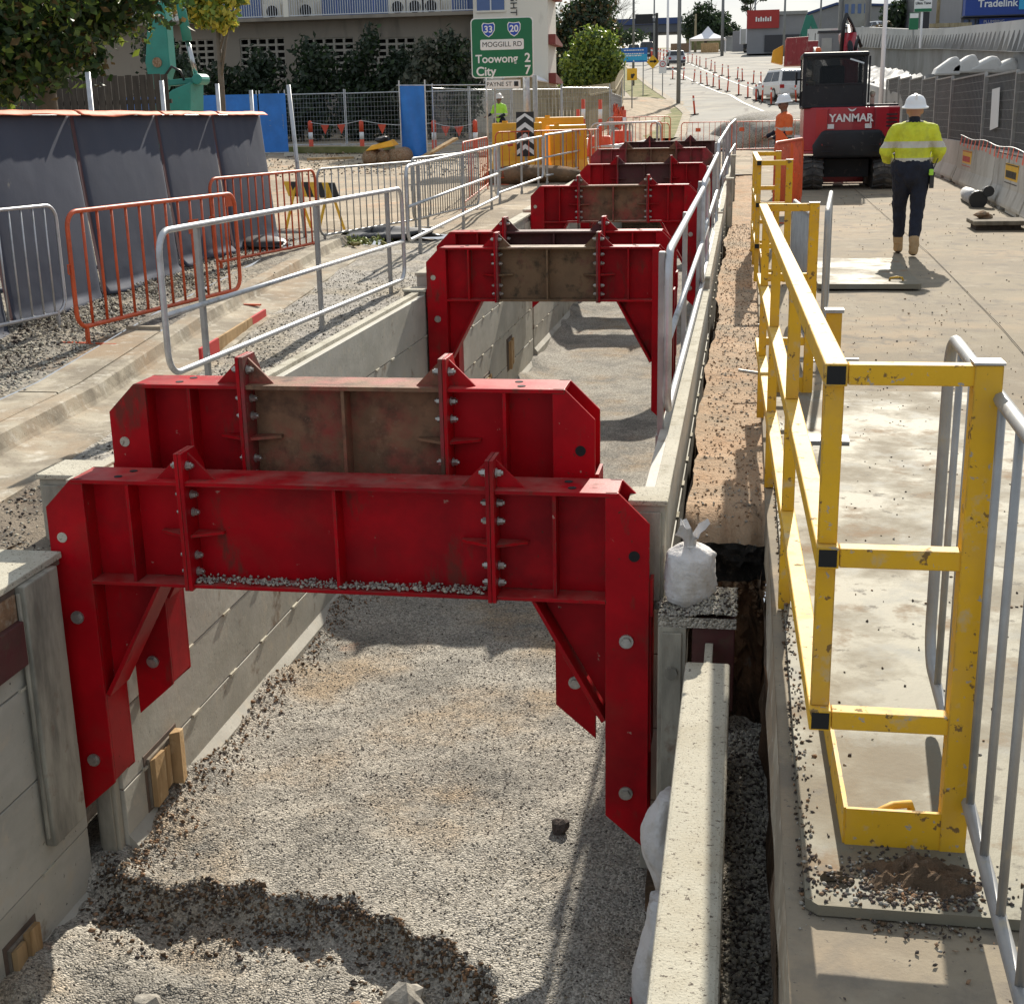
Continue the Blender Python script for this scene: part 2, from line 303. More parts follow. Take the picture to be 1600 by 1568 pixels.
mat('sign_yellow', (.78, .45, .02), .5, var=(4, .1)); mat('sign_red', (.5, .02, .02), .5)
mat('board_blue', (.01, .13, .45), .5); mat('board_cyan', (.03, .36, .62), .5)
mat('hi_yellow', (.62, .66, .035), .75, var=(8, .12), layers=[((.48, .5, .04), 6, .52, .7, None)], bump=(14, .5, 'noise', .03))
mat('hi_orange', (.72, .13, .025), .75, var=(8, .12), bump=(14, .5, 'noise', .03))
mat('hi_green', (.42, .78, .07), .75, var=(8, .12), bump=(14, .4, 'noise', .03))
mat('reflective', (.52, .50, .43), .5, var=(10, .1))
mat('navy_cloth', (.007, .010, .022), .85, var=(8, .35), bump=(16, .5, 'noise', .03))
mat('skin', (.42, .22, .145), .55, var=(12, .1)); mat('skin_dark', (.20, .10, .065), .55, var=(12, .1)); mat('hair', (.03, .02, .014), .7)
mat('boot', (.36, .24, .12), .8, var=(9, .25), bump=(30, .3)); mat('sole', (.06, .045, .035), .8)
mat('hat_white', (.80, .80, .79), .3, coat=.2); mat('hat_dirty', (.66, .62, .56), .4)
mat('delin', (.62, .075, .03), .55, var=(6, .15)); mat('plastic_orange', (.72, .12, .02), .5, var=(4, .12)); mat('plastic_yellow', (.78, .37, .012), .5, var=(2, .12), layers=[((.5, .3, .1), 5, .64, .8, .7)])
mat('barrier_concrete', (.50, .475, .42), .88, var=(.9, .12), layers=[((.34, .31, .26), 1.6, .55, .74, None, (1, 1, .4)), ((.58, .55, .5), 4, .6, .76, None)], bump=(50, .25, 'noise', .01), spec=.12)
mat('parapet', (.50, .50, .485), .85, var=(.3, .06), layers=[((.40, .40, .385), .8, .55, .75, None)], spec=.12)
mat('wall_grey', (.30, .30, .295), .88, var=(.3, .14), layers=[((.22, .215, .205), .35, .5, .7, None)], spec=.12)
mat('shade_cloth', (.055, .056, .058), .85, var=(1.3, .18))
mat('tape_pink', (.85, .17, .10), .6)
mat('render_cream', (.74, .70, .60), .88, var=(.35, .06), layers=[((.44, .40, .33), .8, .6, .8, None, (1, 1, .3))], spec=.12)
mat('render_brown', (.27, .235, .19), .88, var=(.35, .08), layers=[((.16, .14, .115), .7, .58, .78, None, (1, 1, .25))], spec=.12)
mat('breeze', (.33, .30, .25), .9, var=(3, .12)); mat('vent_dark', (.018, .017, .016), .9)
mat('blue_door', (.07, .12, .34), .4, var=(2, .2)); mat('blue_glass', (.07, .12, .27), .2); mat('rail_white', (.58, .59, .60), .5)
mat('roof_red', (.22, .05, .04), .8, var=(3, .2))
mat('leaf_dark', (.032, .062, .016), .5, var=(2, .45), spec=.45, sub=.35); mat('leaf_mid', (.09, .15, .026), .5, var=(2, .4), sub=.35); mat('leaf_light', (.21, .27, .04), .5, var=(3, .3), sub=.35); mat('leaf_grey', (.115, .125, .085), .55, var=(2, .35), sub=.35); mat('leaf_yellow', (.46, .39, .05), .5, var=(3, .3), sub=.35); mat('leaf_shrub', (.025, .042, .02), .55, var=(2, .4), sub=.35); mat('leaf_brown', (.13, .085, .03), .6, var=(3, .3), sub=.35)
mat('bark', (.13, .105, .08), .9, var=(5, .3), bump=(20, .5)); mat('bark_grey', (.16, .145, .125), .9, var=(5, .3))
mat('grass', (.16, .165, .06), .95, var=(1.5, .3), layers=[((.28, .24, .12), .8, .5, .68, None)], bump=(30, .8), randomize=False, spec=.12)
mat('car_white', (.74, .74, .73), .25, coat=.5); mat('car_silver', (.42, .43, .45), .3, .4, coat=.4); mat('car_black', (.02, .021, .024), .3, coat=.4); mat('car_glass', (.015, .018, .022), .08, spec=.7); mat('car_blue', (.03, .10, .32), .3, coat=.4); mat('tail_red', (.40, .012, .012), .3); mat('chrome', (.5, .5, .5), .2, .9)
mat('asphalt', (.07, .07, .07), .9, var=(1, .15))
mat('shop_blue', (.018, .055, .27), .6, var=(.4, .06)); mat('shop_dark', (.03, .03, .036), .5); mat('shop_grey', (.22, .22, .23), .8, var=(.5, .1)); mat('shop_red', (.34, .03, .025), .7, var=(.5, .1))
mat('bridge_grey', (.10, .105, .12), .85, var=(.2, .15)); mat('bridge_blue', (.035, .06, .16), .7)
mat('pole_grey', (.19, .195, .195), .6, .2, var=(2, .15)); mat('canvas_white', (.78, .76, .78), .7)
mat('skip_red', (.30, .035, .04), .6, var=(.8, .2), layers=[((.4, .2, .17), 2, .6, .75, None)])
mat('crane_grey', (.36, .355, .34), .6, var=(1, .15)); mat('site_green', (.02, .17, .12), .5)
mat('lime_pipe', (.66, .65, .62), .5); mat('roll_grey', (.36, .36, .355), .6, var=(12, .25), bump=(20, .4)); mat('geo_white', (.66, .65, .62), .8, var=(2, .1), bump=(8, .3, 'noise', .05), spec=.12)
mat('net_grey', (.17, .17, .17), .7, var=(3, .3), bump=(12, .5))
# ---------------------------------------------------------------- ground, road, trench
def kerbx(y): return -4.56-.085*(y-7.5)
def sheet(mb, xf0, xf1, y0, y1, nx, ny, zf, ypow=1.0):
    def fn(u, v):
        y = y0+(y1-y0)*(v**ypow); x = xf0(y)+(xf1(y)-xf0(y))*u; return (x, y, zf(x, y))
    return mb.grid(nx, ny, fn)
def bumpz(x, y, a=.02, s=2.0): return a*vnoise(x, y, s)
# left verge (gravel and dirt behind the kerb)
def vz(x, y):
    d = kerbx(y)-.55-x; lift = .12 if y < 19 else .12*max(0, 1-(y-19)/4)
    return G(x, y)+lift+bumpz(x, y, .02, 3)*min(1, max(0, d*3))+.03*max(0, min(1, d))
m = MB(); sheet(m, lambda y: -30, lambda y: kerbx(y)-.55 if y > 11.25 else kerbx(y)-.56, -3, 20, 110, 110, vz)
struct(m, 'verge_ground', 'verge', smooth=True)
m = MB(); sheet(m, lambda y: kerbx(y)-.555, lambda y: kerbx(y)-.19, 11.25, 20, 8, 60, lambda x, y: vz(x, y)-.012+bumpz(x, y, .012, 9))
struct(m, 'verge_edge_ground', 'verge', smooth=True)
# strip between kerb / gutter and the trench
def tx(y): return -3.66 if y < 6.0 else -3.43
def sz(x, y):
    k = (x-(kerbx(y)+.42))/max(.1, tx(y)-kerbx(y)-.42); return G(x, y)-.035-.06*max(0, k)+bumpz(x, y, .016, 5)
m = MB(); sheet(m, lambda y: kerbx(y)+.36, tx, 7.4, 20, 26, 110, sz); struct(m, 'roadside_ground', 'fine_gravel', smooth=True)
m = MB(); sheet(m, lambda y: kerbx(y)+.36, tx, -3, 7.4, 26, 90, lambda x, y: sz(x, y)+.02*vnoise(x*3, y*2, 2)); struct(m, 'roadside_dirt_ground', 'roadside_dirt', smooth=True)
# site ground further on, left of the trench
m = MB(); sheet(m, lambda y: -140, lambda y: -3.40 if y < 36.4 else -2.9, 20, 92, 130, 130, lambda x, y: G(x, y)+bumpz(x, y, .05, 1.4)-.02); struct(m, 'site_ground', 'site_dirt', smooth=True)
# trench end and beyond
m = MB(); sheet(m, lambda y: -2.9, lambda y: .15, 36.4, 80, 20, 60, lambda x, y: G(x, y)+bumpz(x, y, .04, 1.6)-.02); struct(m, 'trench_end_ground', 'site_dirt', smooth=True)
# concrete slab right of the trench
m = MB(); sheet(m, lambda y: .15, lambda y: 7.5, -4, 36.4, 60, 130, lambda x, y: G(x, y)+bumpz(x, y, .006, 1.5)); struct(m, 'concrete_pavement', 'concrete', smooth=True)
m = MB(); sheet(m, lambda y: .15, lambda y: 7.6, 36.4, 80, 60, 60, lambda x, y: G(x, y)+bumpz(x, y, .03, 1.2)); struct(m, 'haul_road_ground', 'site_dirt', smooth=True)
m = MB(); sheet(m, lambda y: 7.5, lambda y: 30, -4, 36.4, 10, 40, lambda x, y: G(x, y)+.02); struct(m, 'shoulder_ground', 'site_dirt', smooth=True)
# slab edge: concrete side, then soil, along the right of the trench
m = MB(); m.grid(150, 4, lambda u, v: (.15+.02*vnoise(u*40, v*3, 1.3)*v*(1 if v > 0 else 0)-.012*v, -4+40.4*u, G(.2, -4+40.4*u)-.26*v)); struct(m, 'slab_edge', 'kerb_concrete')
m = MB(); m.grid(160, 12, lambda u, v: (.15-.005+.03*vnoise(u*60, v*4, 1.7), -4+40.4*u, G(.2, -4+40.4*u)-.25-1.6*v)); struct(m, 'slab_subsoil', 'soil')
# dirt strip between shield and slab
def dz(x, y): return -(.30*max(0, (7.05+.18*vnoise(x*4, 1, 2)-y)/.39)**2 if y < 7.3 else 0)+G(x, y)-.05+.014*vnoise(x*2, y, 2.2)+.008*vnoise(x*5, y*3, 3.1)
m = MB(); sheet(m, lambda y: -.26+.03*vnoise(y, 0, 1.7), lambda y: .16, 6.66, 36.4, 16, 420, dz); struct(m, 'clay_strip_ground', 'clay_strip', smooth=True)
def facey(x, z): return 6.66+.10*vnoise(x*7, z*6, 1.3)*min(1, abs(z)*4)+.05*abs(z)
def fz(v): return -.06-1.5*v
m = MB(); m.grid(18, 34, lambda u, v: (-.27+.44*u, facey(-.26+.42*u, 1.5*v)-.012-.05*(.09 < v < .24), dz(-.26+.42*u, 6.66)+.004-1.5*v)); struct(m, 'clay_cut_face', 'soil')
m = MB(); m.grid(16, 7, lambda u, v: (-.2+.35*u, 6.58+.05*vnoise(u*6, v*5, 1.2), -.17-.19*v)); struct(m, 'asphalt_layer', 'asphalt_seam')
m = MB(); m.grid(60, 10, lambda u, v: (-.26+.03*vnoise(6.66+29.7*u, 0, 1.7)+.02*vnoise(u*70, v*5, 2), 6.66+29.7*u, G(0, 6.66+29.7*u)-.06-1.0*v)); struct(m, 'clay_side_face', 'soil')
# gravel in the narrow gap on the right
m = MB(); sheet(m, lambda y: -.03, lambda y: .30, 0, 6.05, 22, 160, lambda x, y: -.86+.02*vnoise(x*9, y*4, 2.3)-.04*max(0, y-5.5)); struct(m, 'gap_gravel', 'gravel', smooth=True)
m = MB(); m.box(-.4, .2, 5.9, 7.2, -1.95, -1.75); struct(m, 'gap_bottom', 'soil')
# left bank of the near bay (cut earth above the lower shield)
m = MB(); m.grid(200, 26, lambda u, v: (-3.66+.05*vnoise(u*60, v*7, 1.6)*min(1, v*5)-.1*v, 25*u-3, sz(-3.66, 25*u-3)-2.2*v)); struct(m, 'bank_face', 'soil')
# trench floor
FZ = [(0, -1.93), (5.6, -1.89), (10, -1.925), (20, -1.82), (26, -1.64), (36.5, -1.35)]
def lip(x):
    return lerp_tab([(-3.4, 5.92), (-2.9, 5.82), (-2.4, 5.86), (-2.1, 5.80), (-1.6, 5.66), (-1.3, 5.46), (-1.05, 5.25), (-.9, 4.7), (-.6, 4.2), (-.3, 4.1)], x)+.045*math.sin(x*9)+.03*math.sin(x*23+1)
def floorz(x, y):
    z = lerp_tab(FZ, y)+.014*vnoise(x, y, 2.6)+.008*vnoise(x, y, 8)
    z += .10*math.exp(-((x+3.25)/.22)**2)*(1+.5*math.sin(y*4))*(1 if y > 6 else .6)
    d = lip(x)-y
    if d > 0:
        k = min(1, d/(.15+.07*math.sin(x*9)+.05*vnoise(x*4, y*4, 2))); z -= .155*k*k*(3-2*k)-.04*max(0, min(1, (d-.3)))*1.2; z += .02*vnoise(x*3, y*3, 3)
    elif d > -.12: z += .018*math.exp(-(d/.06)**2)
    return z
m = MB(); sheet(m, lambda y: -3.6, lambda y: -.18, 2.6, 12, 130, 300, floorz); struct(m, 'trench_floor', 'gravel', smooth=True)
m = MB(); sheet(m, lambda y: -3.6, lambda y: -.18, 12, 37, 50, 130, floorz); struct(m, 'trench_floor', 'gravel', smooth=True)
# trench end face
m = MB(); m.grid(20, 14, lambda u, v: (-3.5+3.7*u, 36.4+.08*vnoise(u*9, v*6, 2), G(0, 36.4)-.02-2.0*v)); struct(m, 'trench_end_face', 'soil')
# footpath slab, kerb and gutter on the left
def strip(name, offs, y0, y1, ms, n=60, wob=.006):
    m = MB()
    def fn(u, v):
        y = y0+(y1-y0)*v; i = u*(len(offs)-1); a = int(round(i)); o, z = offs[a]
        e = wob*vnoise(y*2, o*9, 3); return (kerbx(y)+o+e, y, G(-5, y)+z+e*.6)
    m.grid(len(offs)-1, n, fn); return struct(m, name, ms)
strip('kerb', [(-.20, -.1), (-.20, .118), (-.19, .125), (-.07, .125), (-.045, .115), (-.02, .03), (0, .0), (.005, -.1)], -3, 18.6, 'kerb_concrete', 160)
strip('gutter', [(-.01, .004), (.2, -.016), (.40, -.012), (.425, -.03), (.43, -.2)], -3, 18.6, 'kerb_concrete', 160, .01)
strip('footpath_slab', [(-.545, -.1), (-.54, .12), (-.53, .128), (-.225, .128), (-.215, .12), (-.212, -.1)], 8.95, 11.2, 'kerb_concrete', 20, .004)
strip('footpath_slab', [(-.545, -.1), (-.54, .118), (-.53, .125), (-.225, .126), (-.215, .118), (-.212, -.1)], -3, 8.93, 'kerb_concrete', 50, .004)
m = MB(); m.prism([(kerbx(11.2)-.54, 11.2), (kerbx(11.2)-.214, 11.2), (kerbx(11.28)-.25, 11.28), (kerbx(11.26)-.5, 11.24)], 'z', .0, .21); struct(m, 'footpath_slab_end', 'kerb_concrete')
# far road
def rx0(y): return lerp_tab([(50, -2.6), (65, -2.8), (80, -3.2), (94, -5.0), (108, -6.8), (132, -10.0), (156, -13.0), (200, -18.5), (260, -25), (600, -60)], y)
def rx1(y): return lerp_tab([(50, 9), (75, 8), (90, 5.4), (100, 5.0), (115, 5.5), (170, 8), (260, 10), (600, 8)], y)
m = MB(); sheet(m, rx0, rx1, 58, 420, 20, 160, lambda x, y: G(0, y)+.02, 1.3); struct(m, 'road', 'road', smooth=True)
m = MB(); sheet(m, lambda y: -260, lambda y: 260, 70, 640, 60, 160, lambda x, y: lerp_tab(GR, y)-.35-(.9 if -30 < x < 30 else 0), 1.4); struct(m, 'terrain', 'grass', smooth=True)
for nm, f0, f1 in (('lane_line', .40, .42), ('lane_line', .70, .715)):
    m = MB(); sheet(m, lambda y: rx0(y)+(rx1(y)-rx0(y))*f0 if y < 100 else rx0(y)+4.0*f0/.4, lambda y: rx0(y)+(rx1(y)-rx0(y))*f1 if y < 100 else rx0(y)+4.0*f0/.4+.18, 62, 260, 1, 80, lambda x, y: G(0, y)+.04); struct(m, nm, 'road_paint')
m = MB(); sheet(m, lambda y: rx0(y)-.45, lambda y: rx0(y)+.02, 62, 260, 3, 80, lambda x, y: G(0, y)+.13); struct(m, 'road_kerb', 'kerb_concrete')
m = MB(); sheet(m, lambda y: rx0(y)-2.6, lambda y: rx0(y)-.45, 62, 260, 4, 80, lambda x, y: G(0, y)+.10); struct(m, 'nature_strip', 'grass')
m = MB(); sheet(m, lambda y: rx0(y)-3.9, lambda y: rx0(y)-2.6, 62, 260, 4, 80, lambda x, y: G(0, y)+.12); struct(m, 'footpath', 'kerb_concrete')

m = MB(); m.grid(1, 40, lambda u, v: (2.197+.007*u, 2+34*v, G(2.2, 2+34*v)+.012)); struct(m, 'pavement_joint', 'asphalt_seam')
# ---------------------------------------------------------------- trench shields
def board_mesh(x0, x1, y0, y1, za0, za1, zb0, zb1):
    m = MB(); m.hexa([(x0, y0, zb0), (x1, y0, zb0), (x1, y1, zb1), (x0, y1, zb1), (x0, y0, za0), (x1, y0, za0), (x1, y1, za1), (x0, y1, za1)]); return m
TAB = None
def shield(label, x0, x1, y0, y1, zt0, zt1, zb, n, face, group, ms='shield_steel', cap='shield_cap', capw=None, posts=()):
    global TAB
    t = thing('trench_shield_wall', label, 'trench shield', ((x0+x1)/2, y0, zb), 0, group)
    for i in range(n):
        a0 = zt0+(zb-zt0)*i/n; a1 = zt1+(zb-zt1)*i/n; b0 = zt0+(zb-zt0)*(i+1)/n+.007; b1 = zt1+(zb-zt1)*(i+1)/n+.007
        off = random.uniform(-.003, .003)
        board_mesh(x0+off, x1+off, y0, y1, a0-(.012 if i == 0 else 0), a1-(.012 if i == 0 else 0), b0, b1).build('panel_board', ms, t, bevel=.004)
    m = board_mesh(x0+.012, x1-.012, y0+.005, y1-.005, zt0-.03, zt1-.03, zb+.01, zb+.01); m.build('core_plate', 'plate_edge', t)
    c0, c1 = capw if capw else (x0-.012, x1+.012)
    board_mesh(c0, c1, y0-.01, y1+.01, zt0+.02, zt1+.02, zt0-.012, zt1-.012).build('top_cap', cap, t, bevel=.004)
    # bottom shoe
    s = 1 if face > (x0+x1)/2 else -1
    m = MB(); m.prism([(face, zb+.16), (face+.05*s, zb+.10), (face+.05*s, zb-.02), (face, zb-.1)] if s > 0 else [(face, zb-.1), (face-.05, zb-.02), (face-.05, zb+.10), (face, zb+.16)], 'y', y0, y1); m.build('bottom_shoe', ms, t)
    if TAB is None:
        q = MB(); q.box(-.006, .012, -.055, .055, -.008, .008); TAB = q.mesh('joint_tab', 'shield_cap')
    k = max(3, int((y1-y0)/.62))
    for i in range(1, n):
        for j in range(k):
            yy = y0+(y1-y0)*(j+.5+random.uniform(-.1, .1))/k; f = (yy-y0)/(y1-y0); zz = (zt0+(zt1-zt0)*f)+(zb-(zt0+(zt1-zt0)*f))*i/n
            o = inst(TAB, 'joint_tab', t, (face-t.location.x, yy-t.location.y, zz+.004-t.location.z), (0, 0, 0 if s > 0 else math.pi))
    return t
LG = 'left walls of the trench shields'; RG = 'right walls of the trench shields'
shield('grey steel trench wall on the left behind the two nearest red frames', -3.34, -3.2, 6.06, 13.66, .20, .22, -1.93, 5, -3.2, LG, capw=(-3.33, -3.255))
shield('grey steel trench wall on the left beyond the third red frame', -3.36, -3.22, 13.74, 20.66, .38, .52, -1.86, 5, -3.22, LG)
shield('grey steel trench wall on the left past the fifth red frame', -3.36, -3.22, 20.8, 27.2, .56, .72, -1.72, 5, -3.22, LG)
shield('last grey steel trench wall on the left at the far end', -3.36, -3.22, 27.6, 36.3, .78, .92, -1.5, 5, -3.22, LG)
t = shield('nearest grey steel trench wall at the lower left corner, below a dark red beam', -3.50, -3.335, 2.2, 5.88, -.16, -.16, -2.12, 4, -3.335, LG, cap='plate_edge')
m = MB(); m.box(-3.334, -3.285, 2.2, 5.44, -.30, -.52); m.build('waler_beam', 'rust_dark', t, bevel=.006)
m = MB(); m.box(-3.64, -3.31, 5.0, 5.895, -.138, -.105); m.build('top_plank', 'cream_cap', t, bevel=.004)
m = MB(); m.box(-3.334, -3.315, 2.2, 5.44, -.17, -.298); m.build('upper_plate', 'stone_brown', t)
shield('grey steel trench wall on the right carrying the nearest silver guard rail', -.46, -.335, 6.30, 13.66, .13, .22, -1.9, 5, -.335, RG, capw=(-.405, -.33))
shield('grey steel trench wall on the right beside the third and fourth red frames', -.46, -.335, 13.74, 20.66, .34, .48, -1.86, 5, -.335, RG, capw=(-.405, -.33))
shield('grey steel trench wall on the right past the fifth red frame', -.46, -.335, 20.8, 27.2, .5, .66, -1.72, 5, -.335, RG, capw=(-.405, -.33))
shield('last grey steel trench wall on the right at the far end', -.46, -.335, 27.6, 36.3, .72, .86, -1.5, 5, -.335, RG, capw=(-.405, -.33))
# near right wall: pale speckled cap
t = thing('trench_shield_wall', 'nearest trench wall on the right with a pale speckled concrete-dusted top', 'trench shield', (-.1, 3, -1.9), 0, RG)
m = MB(); m.hexa([(-.20, .4, -1.95), (-.02, .4, -1.95), (-.02, 5.55, -1.95), (-.20, 5.55, -1.95), (-.20, .4, -.43), (-.02, .4, -.43), (-.02, 5.55, -.43), (-.20, 5.55, -.43)]); m.build('panel_board', 'shield_steel', t)
m = MB(); m.box(-.208, -.012, .4, 5.56, -.43, -.398); m.build('top_cap', 'cream_cap', t, bevel=.014)
m = MB(); m.box(-.128, -.092, 5.56, 5.8, -.46, -.405); m.build('tongue', 'cream_cap', t, bevel=.004)

# posts
def post(label, x0, x1, y0, y1, zt, zb, s, cap=True, bolts=()):
    t = thing('shield_post', label, 'steel post', ((x0+x1)/2, (y0+y1)/2, zb), 0, 'slide-rail posts holding the trench walls')
    m = MB(); m.box(x0, x1, y0, y1, zb, zt); m.build('column', 'post_grey', t, bevel=.008)
    m = MB(); m.box(x0+.02, x1-.02, y0-.018, y0-.001, zb+.05, zt-.03); m.build('cover_strip', 'post_grey', t, bevel=.004)
    if cap: m = MB(); m.box(x0-.012, x1+.012, y0-.012, y1+.012, zt, zt+.025); m.build('cap_plate', 'cream_cap', t, bevel=.005)
    for (x, z) in bolts:
        m = MB(); m.cyl((x, y0-.045, z), (x, y0-.015, z), .03, 8); m.build('bolt', 'post_grey', t)
    return t
post('grey column left of the nearest red frame, standing lowest', -3.333, -3.275, 5.46, 5.78, -.14, -1.5, 1, False)
post('pale-topped block between the left ends of the two nearest red frames', -3.56, -3.24, 6.2, 6.5, .18, -1.4, 1)
post('grey column behind the lower left leg of the nearest frame', -3.34, -3.22, 6.0, 6.055, .1, -1.93, 1, False)
post('square post with dirty cap at the left end of the third red frame', -3.42, -3.2, 13.42, 13.66, .24, -1.6, 1)
post('pale square post by the right shoulder of the nearest red frame', -.49, -.33, 6.03, 6.26, .175, -.34, 1)
post('brown grey column in the shade under the right leg of the nearest frame', -.345, -.215, 5.8, 6.02, -.33, -2.0, 1, False, [(-.28, -.55)])
post('tall grey steel post standing beside the right wall near the far end', -.30, -.2, 21.6, 21.85, .95, -.5, 1)
post('slim grey steel post on the right wall just past the tall one', -.3, -.21, 26.8, 27.1, 1.15, 0, 1)

# ---------------------------------------------------------------- red brace frames
def hexmesh(name, r, h, m_):
    q = MB(); q.cyl((-h, 0, 0), (h, 0, 0), r*.55, 8)
    vs = []
    for s_, h0, h1 in ((1, h*.35, h*.8),):
        pts = [(math.cos(i*math.pi/3)*r, math.sin(i*math.pi/3)*r) for i in range(6)]
        q.prism(pts, 'x', h0, h1)
    q.cyl((h*.22, 0, 0), (h*.36, 0, 0), r*1.35, 12); return q.mesh(name, m_)
BOLT = hexmesh('bolt', .017, .045, 'steel_bolt'); 
q = MB(); q.cyl((0, .012, 0), (0, -.012, 0), .034, 14); q.cyl((0, -.012, 0), (0, -.028, 0), .024, 6); PIN = q.mesh('leg_bolt', 'steel_bolt', False)
q = MB(); q.cyl((0, .004, 0), (0, -.002, 0), .026, 16); HOLE = q.mesh('bolt_hole', 'black_void'); HOLEP = q.mesh('bolt_hole', 'cream_cap')
q = MB(); q.cyl((0, 0, .0005), (0, 0, .003), .02, 14); THOLE = q.mesh('flange_hole', 'black_void')
def frame(label, xl, wt, y, z, red='red_paint', mid='rust', midflange=None, a=.577, b=.594, leg=1.82, d=.25, det=True):
    o0 = xl-.145; W = wt+.29; T = .018
    t = thing('brace_frame', label, 'brace frame', (o0, y, z), 0, 'red steel frames bracing the trench')
    def L(u): return u
    for side in (0, 1):
        A = (.145+a) if side == 0 else (.145+b)
        X = (lambda u: u) if side == 0 else (lambda u: W-u)
        def poly(pts): return [(X(u), v) for u, v in pts]
        m = MB()
        ck = poly([(0, -.145), (.145, 0), (.205, 0), (.205, -leg+.18), (0, -leg)])
        m.prism(ck, 'y', 0, T); m.prism(ck, 'y', d-T, d)
        m.prism(poly([(.045, -.19), (.165, -.07), (.18, -.085), (.06, -.205), (.06, -leg+.14), (.045, -leg+.12)]), 'y', T, d-T)      # recessed end plate
        m.box(X(.188), X(.205), T, d-T, -.54, -leg+.19)                                         # inner flange
        m.prism(poly([(.205, -.52), (.54, -.52), (.205, -1.12)]), 'y', d/2-.008, d/2+.008)       # haunch web
        dv = Vector((.335, 0, .6)).normalized(); n_ = Vector((.6, 0, -.335)).normalized()*T
        p = [(.54, -.54), (.205, -1.14), (.205+.02, -1.155), (.56, -.54)]
        m.prism(poly(p), 'y', .012, d-.012)
        m.box(X(.2), X(A-.02), d/2-.007, d/2+.007, -.52, -.02)                                  # web
        m.box(X(.147), X(A-.02), -.004, d+.004, -T-.002, 0)                                       # top flange
        m.box(X(.203), X(A-.02), -.004, d+.004, -.54, -.54+T)                                    # bottom flange
        k = m.build('knee_section', red, t, world=False, bevel=.0025 if det else 0)
        m = MB(); um = .145+(A-.145)*.5; m.box(X(um-.008), X(um+.008), .006, d-.006, -.521, -.021); m.build('stiffener', red, k, world=False)
        m = MB(); m.box(X(.191), X(.2045), T+.001, d-T-.001, -.521, -.021); m.build('stiffener', red, k, world=False)
        if det:
            inst(HOLEP if (side == 0) else HOLE, 'bolt_hole', k, (X(.07), -.002, -.30), (0, 0, 0))
            for zz in (-.72, -leg+.31): inst(PIN, 'leg_bolt', k, (X(.105), 0, zz))
            for uu, yy in ((.145+.22, .07), (.145+.25, .18)): inst(THOLE, 'flange_hole', k, (X(uu), yy, 0))
            m = MB(); m.box(X(-.016), X(.0), .02, d-.02, -.60, -.42); m.box(X(-.010), X(.0), .03, d-.03, -1.3, -.60); m.build('wear_strip', red, k, world=False)
    x0 = .145+a; x1 = W-.145-b
    m = MB(); m.box(x0+.02, x1-.02, d/2-.007, d/2+.007, -.52, -.02); m.box(x0+.02, x1-.02, -.004, d+.004, -.54, -.54+T)
    mb_ = m.build('middle_beam', mid, t, world=False, bevel=.002 if det else 0)
    m = MB(); m.box(x0+.02, x1-.02, -.004, d+.004, -T-.002, 0); m.build('top_flange', midflange or mid, mb_, world=False)
    xm = (x0+x1)/2; m = MB(); m.box(xm-.008, xm+.008, .006, d-.006, -.521, -.021); m.build('stiffener', mid, mb_, world=False)
    for xs, ms2 in ((x0, (red, mid)), (x1, (mid, red))):
        prof = [(-.022, -.55), (d, -.55), (d, .03), (.15, .145), (-.022, .145)]
        sp = None
        for q, (xa, xb) in enumerate(((xs-.02, xs-.001), (xs+.001, xs+.02))):
            m = MB(); m.prism(prof, 'x', xa, xb); sp = m.build('splice_plate', ms2[q] if ms2[q] in ('red_paint', 'red_worn') else 'red_worn', t, world=False, bevel=.002 if det else 0)
            s = -1 if q == 0 else 1; e = xs+s*.02
            m = MB(); m.prism([(e, .13), (e+s*.13, .0), (e, .0)] if s > 0 else [(e, .0), (e+s*.13, .0), (e, .13)], 'y', .055, .069); m.build('gusset_plate', ms2[q], sp, world=False)
            m = MB(); m.prism([(e, .012), (e+s*.14, .085), (e+s*.14, d/2-.01), (e, d/2-.01)], 'z', -.285, -.271); m.build('fin', ms2[q], sp, world=False)
            if det:
                for zz in (.075, -.075, -.165, -.385, -.47):
                    inst(BOLT, 'bolt', sp, (e-s*.008, .03 if zz > 0 else .055, zz), (random.uniform(0, 1), 0, 0 if s > 0 else math.pi))
    return t, mb_
FR = []
FR.append(frame('nearest and widest red frame, all red, with gravel on its lower flange', -3.226, 2.688, 5.905, .264, mid='red_paint'))
FR.append(frame('second red frame with a rust-brown middle beam, higher than the nearest one', -3.03, 2.2, 6.285, .666, mid='rust', midflange='rust'))
FR.append(frame('third red frame with a plain brown middle beam, paired with one close behind', -3.03, 2.2, 13.41, .686, mid='brown_beam'))
FR.append(frame('fourth red frame, just showing over the top of the third', -3.03, 2.2, 13.92, .80, mid='rust_dark', red='red_paint'))
FR.append(frame('fifth red frame with a rusty middle beam, standing alone mid trench', -3.03, 2.2, 20.35, .948, mid='rust'))
FR.append(frame('sixth frame from the front, red ends and dark brown middle beam', -3.03, 2.2, 26.6, 1.05, mid='rust_dark', det=False))
FR.append(frame('seventh frame from the front, dark maroon all along', -3.03, 2.2, 28.5, 1.29, red='red_worn', mid='brown_beam', det=False))
FR.append(frame('farthest frame, dark brown, last before the orange barriers', -3.03, 2.2, 35.6, 1.30, red='rust_dark', mid='rust_dark', det=False))
